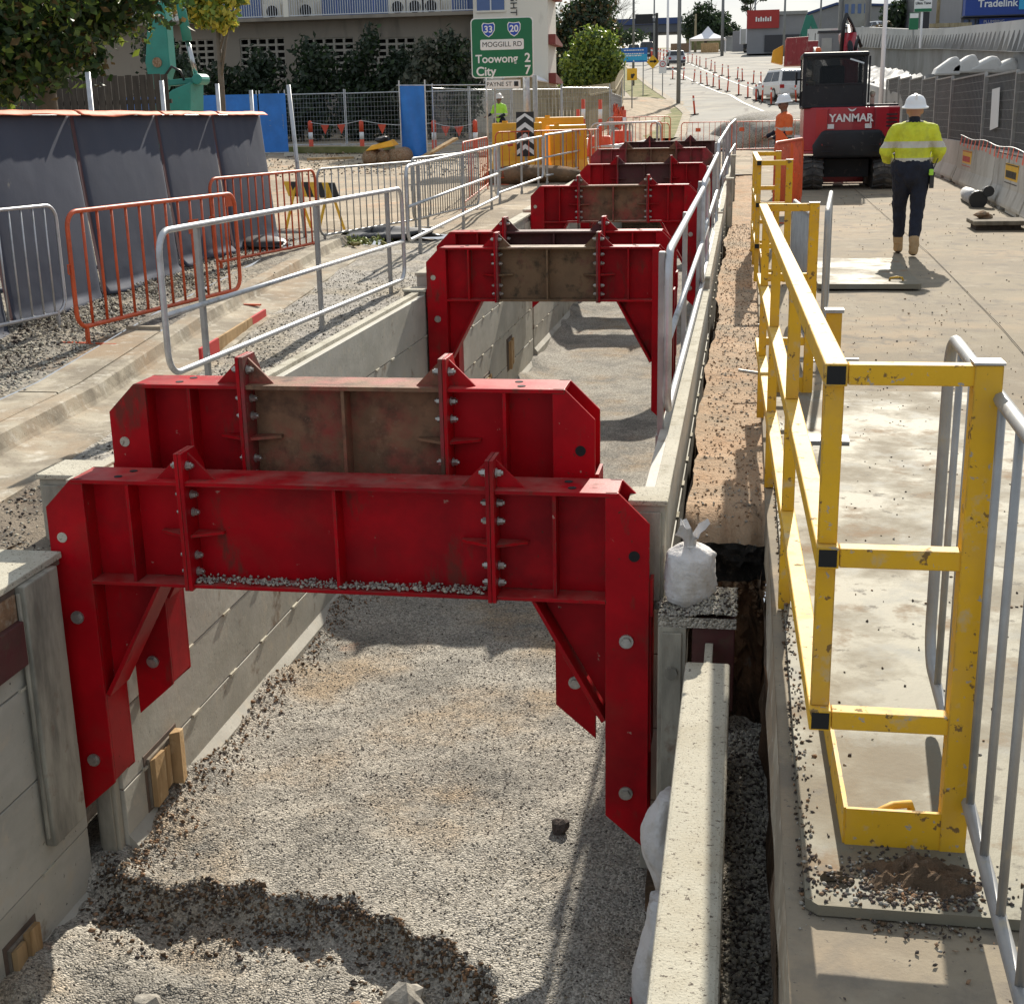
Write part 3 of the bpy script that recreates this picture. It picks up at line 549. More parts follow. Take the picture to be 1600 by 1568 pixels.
# gravel lying on the bottom flange of the nearest frame
def stones(name, pts, size, ms, parent=None, jitter=.5, seed=3):
    """many small irregular stones as one mesh; pts Nx3"""
    g = np.random.default_rng(seed); P = np.asarray(pts, float); n = len(P)
    base = np.array([(1, 0, 0), (-1, 0, 0), (0, 1, 0), (0, -1, 0), (0, 0, 1), (0, 0, -1)], float)
    V = base[None]*g.uniform(1-jitter, 1+jitter, (n, 6, 1))*np.asarray(g.uniform(.5, 1.4, (n, 1, 3)))
    th = g.uniform(0, 6.28, n); ph = g.uniform(-.6, .6, n); c, s = np.cos(th), np.sin(th)
    X = V[..., 0]*c[:, None]-V[..., 1]*s[:, None]; Y = V[..., 0]*s[:, None]+V[..., 1]*c[:, None]; Z = V[..., 2]
    c, s = np.cos(ph)[:, None], np.sin(ph)[:, None]; X, Z = X*c-Z*s, X*s+Z*c
    sz = (np.asarray(size)*np.ones(n))[:, None]*g.uniform(.6, 1.5, (n, 1))
    V = np.stack([X*sz+P[:, :1], Y*sz+P[:, 1:2], Z*sz*.8+P[:, 2:3]], -1).reshape(-1, 3)
    fc = np.array([(0, 2, 4), (2, 1, 4), (1, 3, 4), (3, 0, 4), (2, 0, 5), (1, 2, 5), (3, 1, 5), (0, 3, 5)])
    Fs = (fc[None]+6*np.arange(n)[:, None, None]).reshape(-1, 3)
    me = bpy.data.meshes.new(name); me.vertices.add(len(V)); me.vertices.foreach_set('co', V.ravel())
    me.loops.add(len(Fs)*3); me.loops.foreach_set('vertex_index', Fs.ravel().astype(np.int32)); me.polygons.add(len(Fs))
    me.polygons.foreach_set('loop_start', np.arange(0, len(Fs)*3, 3, dtype=np.int32))
    for q in (ms if isinstance(ms, (list, tuple)) else [ms]): me.materials.append(MATS[q])
    if isinstance(ms, (list, tuple)): me.polygons.foreach_set('material_index', np.repeat(g.integers(0, len(ms), n), 8).astype(np.int32))
    me.update(); me.validate(); o = bpy.data.objects.new(name, me); COL.objects.link(o); o.parent = parent; return o
P = [(random.uniform(.75, 2.2), random.choice([1, .7])*random.uniform(.004, .11), -.515+random.uniform(0, .012)) for _ in range(650)]
o = stones('loose_gravel', P, .008, ['stone', 'stone', 'cream_cap'], FR[0][1]); o['kind'] = 'stuff'
# ---------------------------------------------------------------- stones, rubble
def ring(pts): return pts
P = []
while len(P) < 34000:
    y = 4.0+(random.random()**1.5)*9; x = random.uniform(-3.25, -.35); P.append((x, y, floorz(x, y)+.001))
tag(stones('gravel_stones', P, .0052, ['stone', 'stone', 'cream_cap', 'stone', 'stone_dark', 'fine_gravel'], seed=5), 'loose grey gravel covering the trench floor', 'gravel', kind='stuff')
P = [(random.uniform(-.005, .14), random.uniform(2.4, 6.0), 0) for _ in range(6500)]
P = [(x, y, -.86+.02*vnoise(x*9, y*4, 2.3)-.04*max(0, y-5.5)+.004) for x, y, z in P]
tag(stones('gap_stones', P, .009, ['stone', 'stone', 'cream_cap', 'stone_dark'], seed=6), 'grey gravel filling the narrow gap beside the pale wall top', 'gravel', kind='stuff')
P = []
for _ in range(1500):
    y = 5.6+11*random.random()**1.6; x = -3.17+abs(random.gauss(0, .10)); P.append((x, y, floorz(x, y)+.01))
tag(stones('clay_rubble', P, .0095, ['stone_brown', 'stone_brown', 'soil', 'stone'], seed=7), 'crumbled brown clay along the foot of the left trench wall', 'rubble', kind='stuff')
P = []
for _ in range(3200):
    x = random.uniform(-3.3, -.6); y = lip(x)-(abs(random.gauss(.06, .05)) if random.random() < .8 else random.uniform(-.04, .4)); P.append((x, y, floorz(x, y)+.004))
tag(stones('lip_rubble', P, .0105, ['soil', 'stone_brown', 'soil', 'stone_dark', 'stone'], seed=8), 'dark clods broken off the gravel step at the near end', 'rubble', kind='stuff')
P = []
for _ in range(9000):
    y = random.uniform(6, 18); x = kerbx(y)-.6-abs(random.gauss(0, .9)); P.append((x, y, vz(x, y)+.003))
for _ in range(2200):
    cx, cy = random.choice([(-6.0, 9.5), (-6.05, 13.6), (-6.1, 11.4)]); x = random.gauss(cx, .25); y = random.gauss(cy, .5); P.append((x, y, vz(x, y)+.01+.09*math.exp(-((x-cx)/.3)**2-((y-cy)/.55)**2)*random.random()))
tag(stones('verge_stones', P, .013, ['stone', 'stone_dark', 'stone', 'cream_cap'], seed=9), 'loose crushed rock over the verge behind the kerb', 'gravel', kind='stuff')
P = []
for _ in range(3800):
    y = random.uniform(5, 16); x = kerbx(y)+.45+random.random()*(tx(y)-kerbx(y)-.5); P.append((x, y, sz(x, y)+.003))
tag(stones('roadside_stones', P, .008, ['stone', 'stone_dark', 'cream_cap'], seed=10), 'fine grit scattered between gutter and trench', 'gravel', kind='stuff')
P = []
for _ in range(2600):
    y = random.uniform(6.7, 22); x = random.uniform(-.24, .15); P.append((x, y, dz(x, y)+.004))
tag(stones('clay_strip_stones', P, .007, ['stone_brown', 'stone', 'clay_strip'], seed=12), 'clay crumbs on the dirt strip between trench wall and slab', 'rubble', kind='stuff')
P = []
for _ in range(3200):
    if random.random() < .40: x = random.gauss(.47, .10); y = random.gauss(3.2, .08)
    elif random.random() < .5: x = .19+abs(random.gauss(0, .03)); y = random.uniform(3.1, 9)
    else: x = random.uniform(.25, 2.4); y = random.uniform(2.4, 14)
    if .2 < x and 3.1 < y < 9.8 and x < 1.6: z = -.019
    else: z = G(x, y)+.003
    P.append((x, y, z))
tag(stones('slab_grit', P, .0052, ['stone_dark', 'stone_dark', 'soil', 'stone_brown', 'stone'], seed=13), 'dark grit and crumbs strewn on the steel plate and slab', 'grit', kind='stuff')
P = [(random.gauss(2.4, 1.6), random.uniform(12, 30), 0) for _ in range(420)]; P = [(x, y, G(x, y)+.01) for x, y, z in P if .3 < x < 4]
tag(stones('pavement_crumbs', P, .009, ['stone_brown', 'stone', 'stone_dark', 'clay_strip'], seed=14), 'earth crumbs on the concrete pavement by the walking worker', 'grit', kind='stuff')
m = MB()
def moundz(u, v): return -.030+.042*max(0, math.sin(math.pi*u))**.9*max(0, math.sin(math.pi*v))**.9*(1+.7*vnoise(u*9, v*7, 1.5))
m.grid(30, 18, lambda u, v: (.33+.34*u, 3.14+.22*v, moundz(u, v)-.002)); tag(m.build('dirt_mound', 'soil'), 'small dark dirt mound on the steel plate at the yellow corner post', 'dirt', kind='stuff')
P = [(random.uniform(-.25, .15), 6.64+random.gauss(0, .03), 0) for _ in range(500)]; P = [(x, y, dz(x, 6.7)-.02-.25*max(0, 6.64-y)*4) for x, y, z in P]
tag(stones('clay_edge_rubble', P, .016, ['soil', 'stone_brown', 'clay_strip'], seed=17), 'crumbling clay lumps at the cut edge behind the white sandbag', 'rubble', kind='stuff')
def rock(label, c, r, ms, seed):
    m = MB(); m.blob(c, r, 2, .35, seed, -.5); return tag(m.build('rock', ms), label, 'rock')
rock('single dark clod lying on the gravel floor right of centre', (-.93, 6.62, floorz(-.93, 6.62)+.03), (.06, .05, .06), 'stone_dark', 3)
rock('pale gravel lump sitting in the shadow below the gravel step', (-1.45, 5.2, floorz(-1.45, 5.2)+.05), (.10, .09, .10), 'stone', 4)
rock('brown clod at the foot of the gravel step, left of the pale lump', (-1.66, 5.05, floorz(-1.66, 5.05)+.03), (.06, .06, .05), 'stone_brown', 5)
rock('small grey stone at the base of the nearest left wall', (-2.62, 4.95, floorz(-2.62, 4.95)+.04), (.08, .07, .06), 'stone', 6)
rock('yellowish clod under the gravel step near the bottom edge', (-1.4, 4.86, floorz(-1.4, 4.86)+.03), (.06, .05, .05), 'clay_strip', 8)
for i in range(9):
    pass
# ---------------------------------------------------------------- tubular guards and barriers
def arc_rect(x0, x1, z0, z1, r, n=5, y=0):
    pts = []
    for cx, cz, a0 in ((x1-r, z1-r, 0), (x0+r, z1-r, 90), (x0+r, z0+r, 180), (x1-r, z0+r, 270)):
        for k in range(n+1):
            t = R(a0+90*k/n); pts.append((cx+r*math.cos(t), y, cz+r*math.sin(t)))
    return pts
def guard(label, p0, p1, h=1.2, posts=(.12, .55, .93), mid=.62, low=.2, foot=-.06, r=.023, z0=None, z1=None, group='silver three-rail guard rails along the trench', rc=.16):
    p0, p1 = Vector(p0), Vector(p1); d = p1-p0; Lg = math.hypot(d.x, d.y)
    t = thing('guard_rail', label, 'guard rail', p0, math.atan2(d.y, d.x), group); sl = d.z/Lg
    def S(pts): return [(x, y, z+x*sl) for x, y, z in pts]
    m = MB(); m.tube(S(arc_rect(0, Lg, low, h, rc, 6)), r, 10, True); m.build('tube_frame', 'galv', t, smooth=True, world=False)
    m = MB(); m.tube(S([(r, 0, mid), (Lg-r, 0, mid)]), r*.9, 10); m.build('mid_rail', 'galv', t, smooth=True, world=False)
    for f in posts:
        x = f*Lg; m = MB(); m.box(x-.027, x+.027, .024, .062, foot+x*sl, h-.01+x*sl); p = m.build('post', 'galv_dull', t, world=False, bevel=.006)
        m = MB(); m.box(x-.034, x+.034, .02, .07, foot+x*sl, foot+.12+x*sl); m.build('socket', 'galv_dull', p, world=False, bevel=.004)
    return t
guard('nearest silver guard rail on the left, between kerb and trench', (-3.98, 8.85, .02), (-3.79, 14.95, .0))
guard('second silver guard rail on the left, past the third red frame', (-4.22, 16.9, .25), (-4.5, 25.0, .34), h=1.12)
guard('third silver guard rail on the left, in front of the orange barriers', (-4.72, 25.9, .34), (-4.6, 31.4, .43), h=1.1)
guard('fourth silver guard rail on the left, beside the yellow plastic barriers', (-4.6, 31.6, .43), (-4.2, 35.2, .5), h=1.12)
guard('silver guard rail standing across the far left end of the trench', (-4.25, 38.2, .5), (-2.35, 38.4, .52), h=1.25, posts=(.06, .5, .95))
guard('silver guard rail leaning behind the one across the trench end', (-4.2, 39.2, .5), (-3.3, 40.6, .55), h=1.2, posts=(.06, .5, .95))
guard('nearest silver guard rail on the right, its bent end closest to the camera', (-.42, 7.75, .12), (-.40, 15.0, .2), h=1.06, posts=(.01, .40, .80), mid=.55, low=.12, foot=-.14)
guard('second silver guard rail on the right wall, mid trench', (-.40, 13.3, .2), (-.40, 19.6, .3), h=1.1, posts=(.05, .5, .95), mid=.6, low=.15)
guard('third silver guard rail on the right, at the far frames', (-.42, 20.9, .34), (-.38, 28.5, .5), h=1.18, posts=(.03, .35, .7, .97), mid=.6, low=.15)
guard('last silver guard rail on the right, near the far end', (-.38, 28.7, .5), (-.30, 36, .6), h=1.2, posts=(.03, .5, .97), mid=.6, low=.15)
BARS = {}
def crowd(label, p0, p1, ms, h=1.1, z=None, sp=.135, r=.016, rb=.0095, foot=True, tagx=None, group=None, lean=0):
    p0, p1 = Vector((*p0, 0)), Vector((*p1, 0)); d = p1-p0; Lg = d.length
    z0 = G(p0.x, p0.y) if z is None else z; p0.z = z0
    t = thing('crowd_barrier', label, 'crowd barrier', p0, math.atan2(d.y, d.x), group or ('orange crowd barriers' if 'orange' in ms else 'silver crowd barriers'))
    t.rotation_euler = (R(lean), 0, math.atan2(d.y, d.x))
    m = MB(); m.tube(arc_rect(0, Lg, .16, h, .13, 5), r, 8, True); m.build('frame', ms, t, smooth=True, world=False)
    key = (ms, rb, round(h, 3))
    if key not in BARS:
        q = MB(); q.cyl((0, 0, .17), (0, 0, h-.01), rb, 6); BARS[key] = q.mesh('bar', ms, True)
    n = max(3, int(Lg/sp))
    for i in range(1, n): inst(BARS[key], 'bar', t, (Lg*i/n, 0, 0))
    if foot:
        for x in (.12, Lg-.12):
            m = MB(); m.box(x-.02, x+.02, -.28, .28, .004, .02); m.box(x-.014, x+.014, -.014, .014, .02, .18); m.build('foot', ms, t, world=False)
    if tagx is not None:
        m = MB(); m.box(tagx-.09, tagx+.09, -.012, -.004, h-.33, h-.20); m.build('tag_plate', ms, t, world=False)
    m = MB(); m.tube([(-.005, 0, h*.62), (-.05, 0, h*.62), (-.05, 0, h*.62-.07), (-.035, 0, h*.62-.08)], .008, 6); m.build('hook', ms, t, world=False)
    return t
V = .12
crowd('silver crowd barrier at the left edge in front of the grey blankets', (-6.45, 8.9), (-6.02, 11.3), 'galv', z=.1+V-.05, sp=.15)
crowd('nearest orange crowd barrier, in front of the grey blankets', (-5.53, 10.55), (-5.12, 13.3), 'orange_paint', z=.10+.03, sp=.20, r=.02, rb=.014, tagx=1.95, h=1.12)
crowd('second orange crowd barrier, at the end of the grey blankets', (-6.02, 14.9), (-5.6, 17.5), 'orange_paint', z=.23, sp=.17, r=.018, rb=.012, tagx=.4, h=1.1)
crowd('silver crowd barrier behind the nearest left guard rail', (-5.76, 18.1), (-5.0, 21.6), 'galv_dull', h=1.05, sp=.19)
crowd('silver crowd barrier standing behind the second left guard rail', (-5.05, 20.6), (-4.75, 24.4), 'galv_dull', h=1.08, sp=.13)
crowd('orange crowd barrier beside the second silver guard rail, seen nearly end on', (-5.0, 24.3), (-5.85, 31.2), 'orange_paint', h=1.2, sp=.62)
crowd('orange crowd barrier in front of the yellow plastic barriers', (-5.8, 32.0), (-3.9, 34.9), 'orange_paint', h=1.2, sp=.22, tagx=.5)
crowd('orange crowd barrier at the right end of the yellow plastic barriers', (-4.7, 35.3), (-4.0, 38.2), 'orange_paint', h=1.15, sp=.2)
crowd('orange crowd barrier across the trench end, left of the gravel heap', (-3.1, 45.2), (-2.5, 45.4), 'orange_paint', h=1.2, sp=.16)
crowd('orange crowd barrier behind the white bags at the trench end', (-4.4, 43.0), (-2.65, 44.0), 'orange_paint', h=1.25, sp=.17)
crowd('long orange crowd barrier in front of the gravel heap, left half', (-2.35, 50.5), (-.55, 50.6), 'orange_paint', h=1.1, sp=.2, tagx=.6)
crowd('long orange crowd barrier in front of the gravel heap, right half', (-.6, 50.2), (2.1, 50.4), 'orange_paint', h=1.1, sp=.22, tagx=.4)
crowd('orange crowd barrier behind the one at the trench end, lying lower', (-5.2, 52.5), (-2.9, 53.5), 'orange_paint', h=1.1, sp=.25)
crowd('red-orange crowd barrier between the yellow railing and the excavator track', (.42, 21.2), (.95, 24.6), 'orange_paint', h=1.2, sp=.14, r=.02)
crowd('nearest silver crowd barrier at the right edge, beside the yellow railing', (.655, 4.42), (.60, 2.05), 'galv_dull', z=-.03, h=1.26, sp=.24, r=.0185, rb=.011, foot=False)
crowd('silver crowd barrier standing behind the far end of the yellow railing', (.77, 12.9), (.60, 10.4), 'galv_dull', h=1.14, sp=.16, r=.02, rb=.012, z=.08)
crowd('silver crowd barrier stacked inside the far yellow railing end', (.42, 12.4), (.50, 10.3), 'galv_dull', h=1.1, sp=.12, r=.016, rb=.012, z=.08)
m = MB(); m.prism([(0, .25), (.30, .18), (.29, 1.08), (.10, 1.30), (0, 1.36)], 'y', 0, .03)
o = m.build('orange_mesh_sheet', 'plastic_orange'); o.location = (.455, 23.0, .34); tag(o, 'orange plastic sheet hung by the worker in the orange shirt', 'safety mesh')

# ---------------------------------------------------------------- yellow railings
def railing(label, x0, y0, x1, y1, zb, zs, ret0, ret1, posts, s=.058):
    t = thing('edge_railing', label, 'railing', (x0, y0, zb), 0, 'yellow box-section railings')
    for i, z in enumerate(zs):
        r = MB(); r.bar((x0, y0, z-s/2), (x1, y1, z-s/2), s, s); o = r.build('rail', 'yellow_paint', t, bevel=.004)
        # hollow end
        e = MB(); e.box(x0-s*.40, x0+s*.40, y0-.0022, y0+.01, z-s*.9, z-s*.1); e.build('hollow_end', 'black_void', o)
        for (rx, ry, xx, nm) in ((ret0, y0, x0, 0), (ret1, y1, x1, 1)):
            r = MB(); r.box(xx+s/2+.001, rx-s/2, ry+.004, ry+s-.004, z-s+.003, z-.003); r.build('return_rail', 'yellow_paint', t, bevel=.003)
    for f in posts:
        x = x0+(x1-x0)*f; y = y0+(y1-y0)*f; prev = zb
        for z in sorted(zs):
            if f < .01 and z == min(zs): prev = z+.0005; continue
            r = MB(); r.box(x-s*.42, x+s*.42, y+.006, y+s-.004, prev, z-s-.0005); r.build('post', 'yellow_paint', t, bevel=.003); prev = z+.0005
    for (rx, ry) in ((ret0, y0), (ret1, y1)):
        r = MB(); r.box(rx-.034, rx+.034, ry-.003, ry+.065, zb, max(zs)); r.build('corner_post', 'yellow_paint', t, bevel=.004)
        c = MB(); c.box(rx-.037, rx+.037, ry-.006, ry+.068, max(zs), max(zs)+.006); c.build('post_cap', 'galv_dull', t)
    m = MB(); m.bar((x0+.04+s*.7, y0+.01, zb+.07), (x1+.04+s*.7, y1, zb+.07), .012, .13); m.build('toe_board', 'yellow_paint', t)
    m = MB(); m.box(x0+.04+s*.7, ret0-.034, y0+.002, y0+.014, zb+.006, zb+.136); m.build('toe_board', 'yellow_paint', t)
    m = MB(); m.box(x1+.04+s*.7, ret1-.034, y1+.002, y1+.014, zb+.006, zb+.136); m.build('toe_board', 'yellow_paint', t)
    return t
railing('nearest yellow railing along the trench edge, with open square tube ends', .235, 3.4, .122, 9.75, -.048, (1.314, .833, .374), .60, .475, (.004, .30, .60, .88))
railing('farther yellow railing, past the nearest one and before the excavator', .130, 14.6, .10, 18.0, .2, (1.455, 1.03, .605), .44, .40, (.01, .5, .96))
t = thing('railing_stub', 'short yellow post with a grey cap behind the nearest yellow rail', 'post', (.54, 8.2, -.02))
m = MB(); m.box(.495, .585, 8.2, 8.28, -.02, .77); m.build('post', 'yellow_paint', t, bevel=.004)
m = MB(); m.box(.485, .595, 8.19, 8.29, .77, .79); m.build('cap', 'galv_dull', t)
m = MB(); m.box(.42, .66, 8.15, 8.33, -.02, .0); m.build('base', 'galv_dull', t)

# steel road plates
def plate_mesh(x0, x1, y0, y1, z0, z1, hole=None):
    bm = bmesh.new(); c = .03
    out = [(x0+c, y0), (x1-c, y0), (x1, y0+c), (x1, y1-c), (x1-c, y1), (x0+c, y1), (x0, y1-c), (x0, y0+c)]
    vs = [bm.verts.new((x, y, z1)) for x, y in out]; es = [bm.edges.new((vs[i], vs[(i+1) % 8])) for i in range(8)]
    if hole:
        hv = [bm.verts.new((hole[0]+hole[2]*math.cos(2*math.pi*k/24), hole[1]+hole[2]*math.sin(2*math.pi*k/24), z1)) for k in range(24)]
        es += [bm.edges.new((hv[k], hv[(k+1) % 24])) for k in range(24)]
    bmesh.ops.triangle_fill(bm, edges=es, use_beauty=True)
    r = bmesh.ops.extrude_face_region(bm, geom=bm.faces[:]); nv = [g for g in r['geom'] if isinstance(g, bmesh.types.BMVert)]
    bmesh.ops.translate(bm, vec=(0, 0, z0-z1), verts=nv); bmesh.ops.recalc_face_normals(bm, faces=bm.faces)
    me = bpy.data.meshes.new('road_plate'); bm.to_mesh(me); bm.free(); me.materials.append(MATS['road_plate']); return me
def lug(parent, x, y, z, rz):
    m = MB(); m.tube([(-.07, 0, .0), (-.06, 0, .028), (0, 0, .038), (.06, 0, .028), (.07, 0, 0)], .012, 8); me = m.mesh('lifting_lug', 'yellow_paint', True); return inst(me, 'lifting_lug', parent, (x, y, z), (0, 0, rz))
t = thing('road_plate', 'thick steel road plate carrying the nearest yellow railing, with a round hole', 'steel plate', (.2, 3.09, -.054))
inst(plate_mesh(.0, 1.55, .0, 6.75, .003, .033, (.085, .125, .045)), 'plate', t); lug(t, .26, .48, .033, .6)
t = thing('road_plate', 'flat steel road plate on the pavement left of the walking worker', 'steel plate', (.75, 14.1, .19), 0)
inst(plate_mesh(.0, 1.02, .0, 6.9, .0, .05), 'plate', t); lug(t, .8, .28, .05, .1); lug(t, .75, 6.5, .05, .3)
m = MB(); m.cyl((-.02, 9.95, .1), (.4, 9.95, .04), .012, 6); tag(m.build('steel_rod', 'galv_dull'), 'thin steel rod lying across the dirt strip beside the yellow railing', 'rod')

# ---------------------------------------------------------------- bags, block and timber
def sack(label, c, rad, h, seed, tie=True, mark=None):
    t = thing('sandbag', label, 'sandbag', c)
    q = random.Random(seed); n = 36; prof = []
    for k in range(26):
        f = k/25; z = h*f; r = (1-.10*f**3-.35*max(0, f-.86)/.14) if f < .86 else (.9-.62*((f-.86)/.14)**1.2)
        r *= (1+.012*math.sin(f*58+1)*(1 if f < .55 else .2))*(.9+.1*math.sin(min(1, f*5)*1.57)); prof.append((r, z))
    vs = []
    for k, (r, z) in enumerate(prof):
        for i in range(n):
            a = 2*math.pi*i/n; w_ = 1+.05*math.sin(a*3+seed)+.03*math.sin(a*7+z*30)+(.05*math.sin(a*13+seed) if k > 19 else 0)
            e = .010*math.sin(a*2+z*22+seed)+.006*math.sin(a*5+z*70); w_ += .07*abs(mnoise.noise(Vector((math.cos(a)*3.2, math.sin(a)*3.2, z*17+seed))))-.05*abs(mnoise.noise(Vector((math.cos(a)*6, math.sin(a)*6, z*34))))
            vs.append((rad*r*w_*math.cos(a), rad*r*w_*math.sin(a), z+e))
    m = MB(); m.add(vs, [(k*n+i, k*n+(i+1) % n, (k+1)*n+(i+1) % n, (k+1)*n+i) for k in range(25) for i in range(n)]+[tuple(range(n-1, -1, -1)), tuple(25*n+i for i in range(n))])
    m.build('sack', 'bag', t, smooth=True, world=False)
    if tie:
        vs = []; N2 = 28
        for k in range(7):
            f = k/6; r = rad*(.26-.08*math.sin(f*3.1)+.26*f*f)
            for i in range(N2):
                a = 2*math.pi*i/N2; rr = r*(1+.34*f*math.sin(a*3+seed)+.22*f*math.sin(a*7+1)+.10*math.sin(a*11)); vs.append((rr*math.cos(a), rr*math.sin(a), h*.96+f*rad*.80*(1+.30*f*math.sin(a*3+1)+.15*f*math.sin(a*8))))
        m = MB(); m.add(vs, [(k*N2+i, k*N2+(i+1) % N2, (k+1)*N2+(i+1) % N2, (k+1)*N2+i) for k in range(6) for i in range(N2)]); m.build('gathered_neck', 'bag', t, smooth=True, world=False)
        m = MB(); m.tube([(rad*.22*math.cos(2*math.pi*i/12), rad*.22*math.sin(2*math.pi*i/12), h*.99) for i in range(12)], .006, 5, True); m.build('tie', 'white_plastic', t, world=False)
    return t
sack('white tied sandbag standing beside the right shoulder of the nearest frame', (-.212, 6.0, -.262), .118, .26, 2)
t = thing('anchor_block', 'block topped with a gravel heap below the white tied sandbag', 'steel block', (-.16, 5.9, -.5))
m = MB(); m.box(-.19, .005, 5.82, 6.2, -.75, -.30); m.build('box_body', 'rust_dark', t, bevel=.006)
m = MB(); m.grid(18, 14, lambda u, v: (-.345+.355*u, 5.80+.40*v, -.285+.05*math.exp(-((u-.75)/.3)**2-((v-.35)/.4)**2)+.006*vnoise(u*20, v*20, 1))); m.grid(18, 3, lambda u, v: (-.345+.355*u, 5.80, -.335+.05*v)); m.build('gravel_heap', 'gravel', t)
P = []
for _ in range(1500):
    u, v = random.random(), random.random(); P.append((-.345+.355*u+.16, 5.80+.40*v-5.9, -.282+.05*math.exp(-((u-.75)/.3)**2-((v-.35)/.4)**2)+.5))
o = stones('gravel_stones', P, .008, ['stone', 'cream_cap', 'stone_dark', 'stone'], t, seed=15); o['kind'] = 'stuff'
# white sacks squeezed behind the pale wall top, bottom right
t = thing('sandbag', 'white cloth sack with a red mark jammed between column and pale wall top', 'sandbag', (-.3, 4.85, -1.95))
def sock(cx, cy, z0, z1, r, sd):
    m = MB(); n = 40; K = 34; vs = []
    for k in range(K+1):
        f = k/K; z = z0+(z1-z0)*f; rr = r*(.35+.65*math.sin(math.pi*min(1, .12+f*.8)))
        for i in range(n):
            a = 2*math.pi*i/n; w_ = 1+.13*math.sin(a*2+sd+f*5)+.07*math.sin(a*5+f*11+sd)+.16*abs(mnoise.noise(Vector((math.cos(a)*2.5, math.sin(a)*2.5, f*8+sd)))); vs.append((cx+.03*math.sin(f*6+sd)+rr*.62*w_*math.cos(a), cy+rr*w_*math.sin(a), z))
    m.add(vs, [(k*n+i, k*n+(i+1) % n, (k+1)*n+(i+1) % n, (k+1)*n+i) for k in range(K) for i in range(n)]+[tuple(range(n-1, -1, -1)), tuple(K*n+i for i in range(n))]); return m
sock(-.285, 5.42, -1.48, -.98, .13, 1).build('upper_sack', 'bag', t, smooth=True)
sock(-.29, 5.18, -2.0, -1.36, .16, 3).build('lower_sack', 'bag', t, smooth=True)
m = MB(); m.prism([(5.02, -1.86), (5.1, -1.9), (5.14, -1.84), (5.06, -1.78)], 'x', -.405, -.4); m.build('red_mark', 'sign_red', t)
def packer(label, y0, y1, z0, z1, xf, seed, chunks):
    t = thing('timber_packer', label, 'timber block', (xf, y0, z0), 0, 'timber blocks wedged in the trench wall slots')
    m = MB(); m.box(xf-.02, xf+.003, y0-.03, y1+.03, z0-.03, z1+.03); m.build('slot_frame', 'plate_edge', t)
    m = MB(); m.box(xf-.02, xf+.018, y0, y1, z0, z1); m.build('backing_board', 'timber_grey', t, bevel=.003)
    for (a, b, p, q, th) in chunks:
        m = MB(); yy = y0+(y1-y0)*a; y2 = y0+(y1-y0)*b; m.hexa([(xf+.018, yy, z0+(z1-z0)*p), (xf+th, yy, z0+(z1-z0)*p), (xf+th*.8, y2, z0+(z1-z0)*p), (xf+.018, y2, z0+(z1-z0)*p), (xf+.018, yy, z0+(z1-z0)*q), (xf+th, yy, z0+(z1-z0)*q+.02), (xf+th*.8, y2, z0+(z1-z0)*q), (xf+.018, y2, z0+(z1-z0)*q)]); m.build('wedge', 'timber', t, bevel=.003)
packer('timber wedges in the slot of the long left wall, under the nearest frame', 6.34, 6.72, -1.76, -1.46, -3.2, 1, ((.02, .42, .02, .95, .05), (.45, .68, .1, .9, .035), (.72, .96, .05, 1.08, .085)))
packer('orange timber wedges in the nearest left wall at the bottom corner', 5.02, 5.26, -2.06, -1.80, -3.335, 2, ((.03, .45, .0, .95, .05), (.5, .97, .05, 1.05, .06)))
packer('timber wedge low on the left wall beyond the third frame', 16.6, 16.95, -1.62, -1.25, -3.22, 3, ((.1, .5, 0, .95, .06), (.55, .95, .1, 1, .05)))
packer('timber wedge on the left wall beyond the fourth frame, the farther of two', 18.3, 18.7, -1.45, -1.05, -3.22, 4, ((.1, .5, 0, .95, .06), (.55, .95, .1, 1, .05)))
# marker board lying by the kerb
t = thing('marker_board', 'red and white marker board lying against the kerb under the guard rail', 'board', (-4.5, 11, .02))
for i, (a, b, c_) in enumerate(((0, .24, 'sign_red'), (.242, .76, 'timber'), (.762, 1, 'sign_red'))):
    p = Vector((-4.44, 10.5, .075)); q = Vector((-4.62, 12.6, .115)); m = MB(); m.bar(p.lerp(q, a), p.lerp(q, b), .025, .12); m.build('board_section', c_, t)
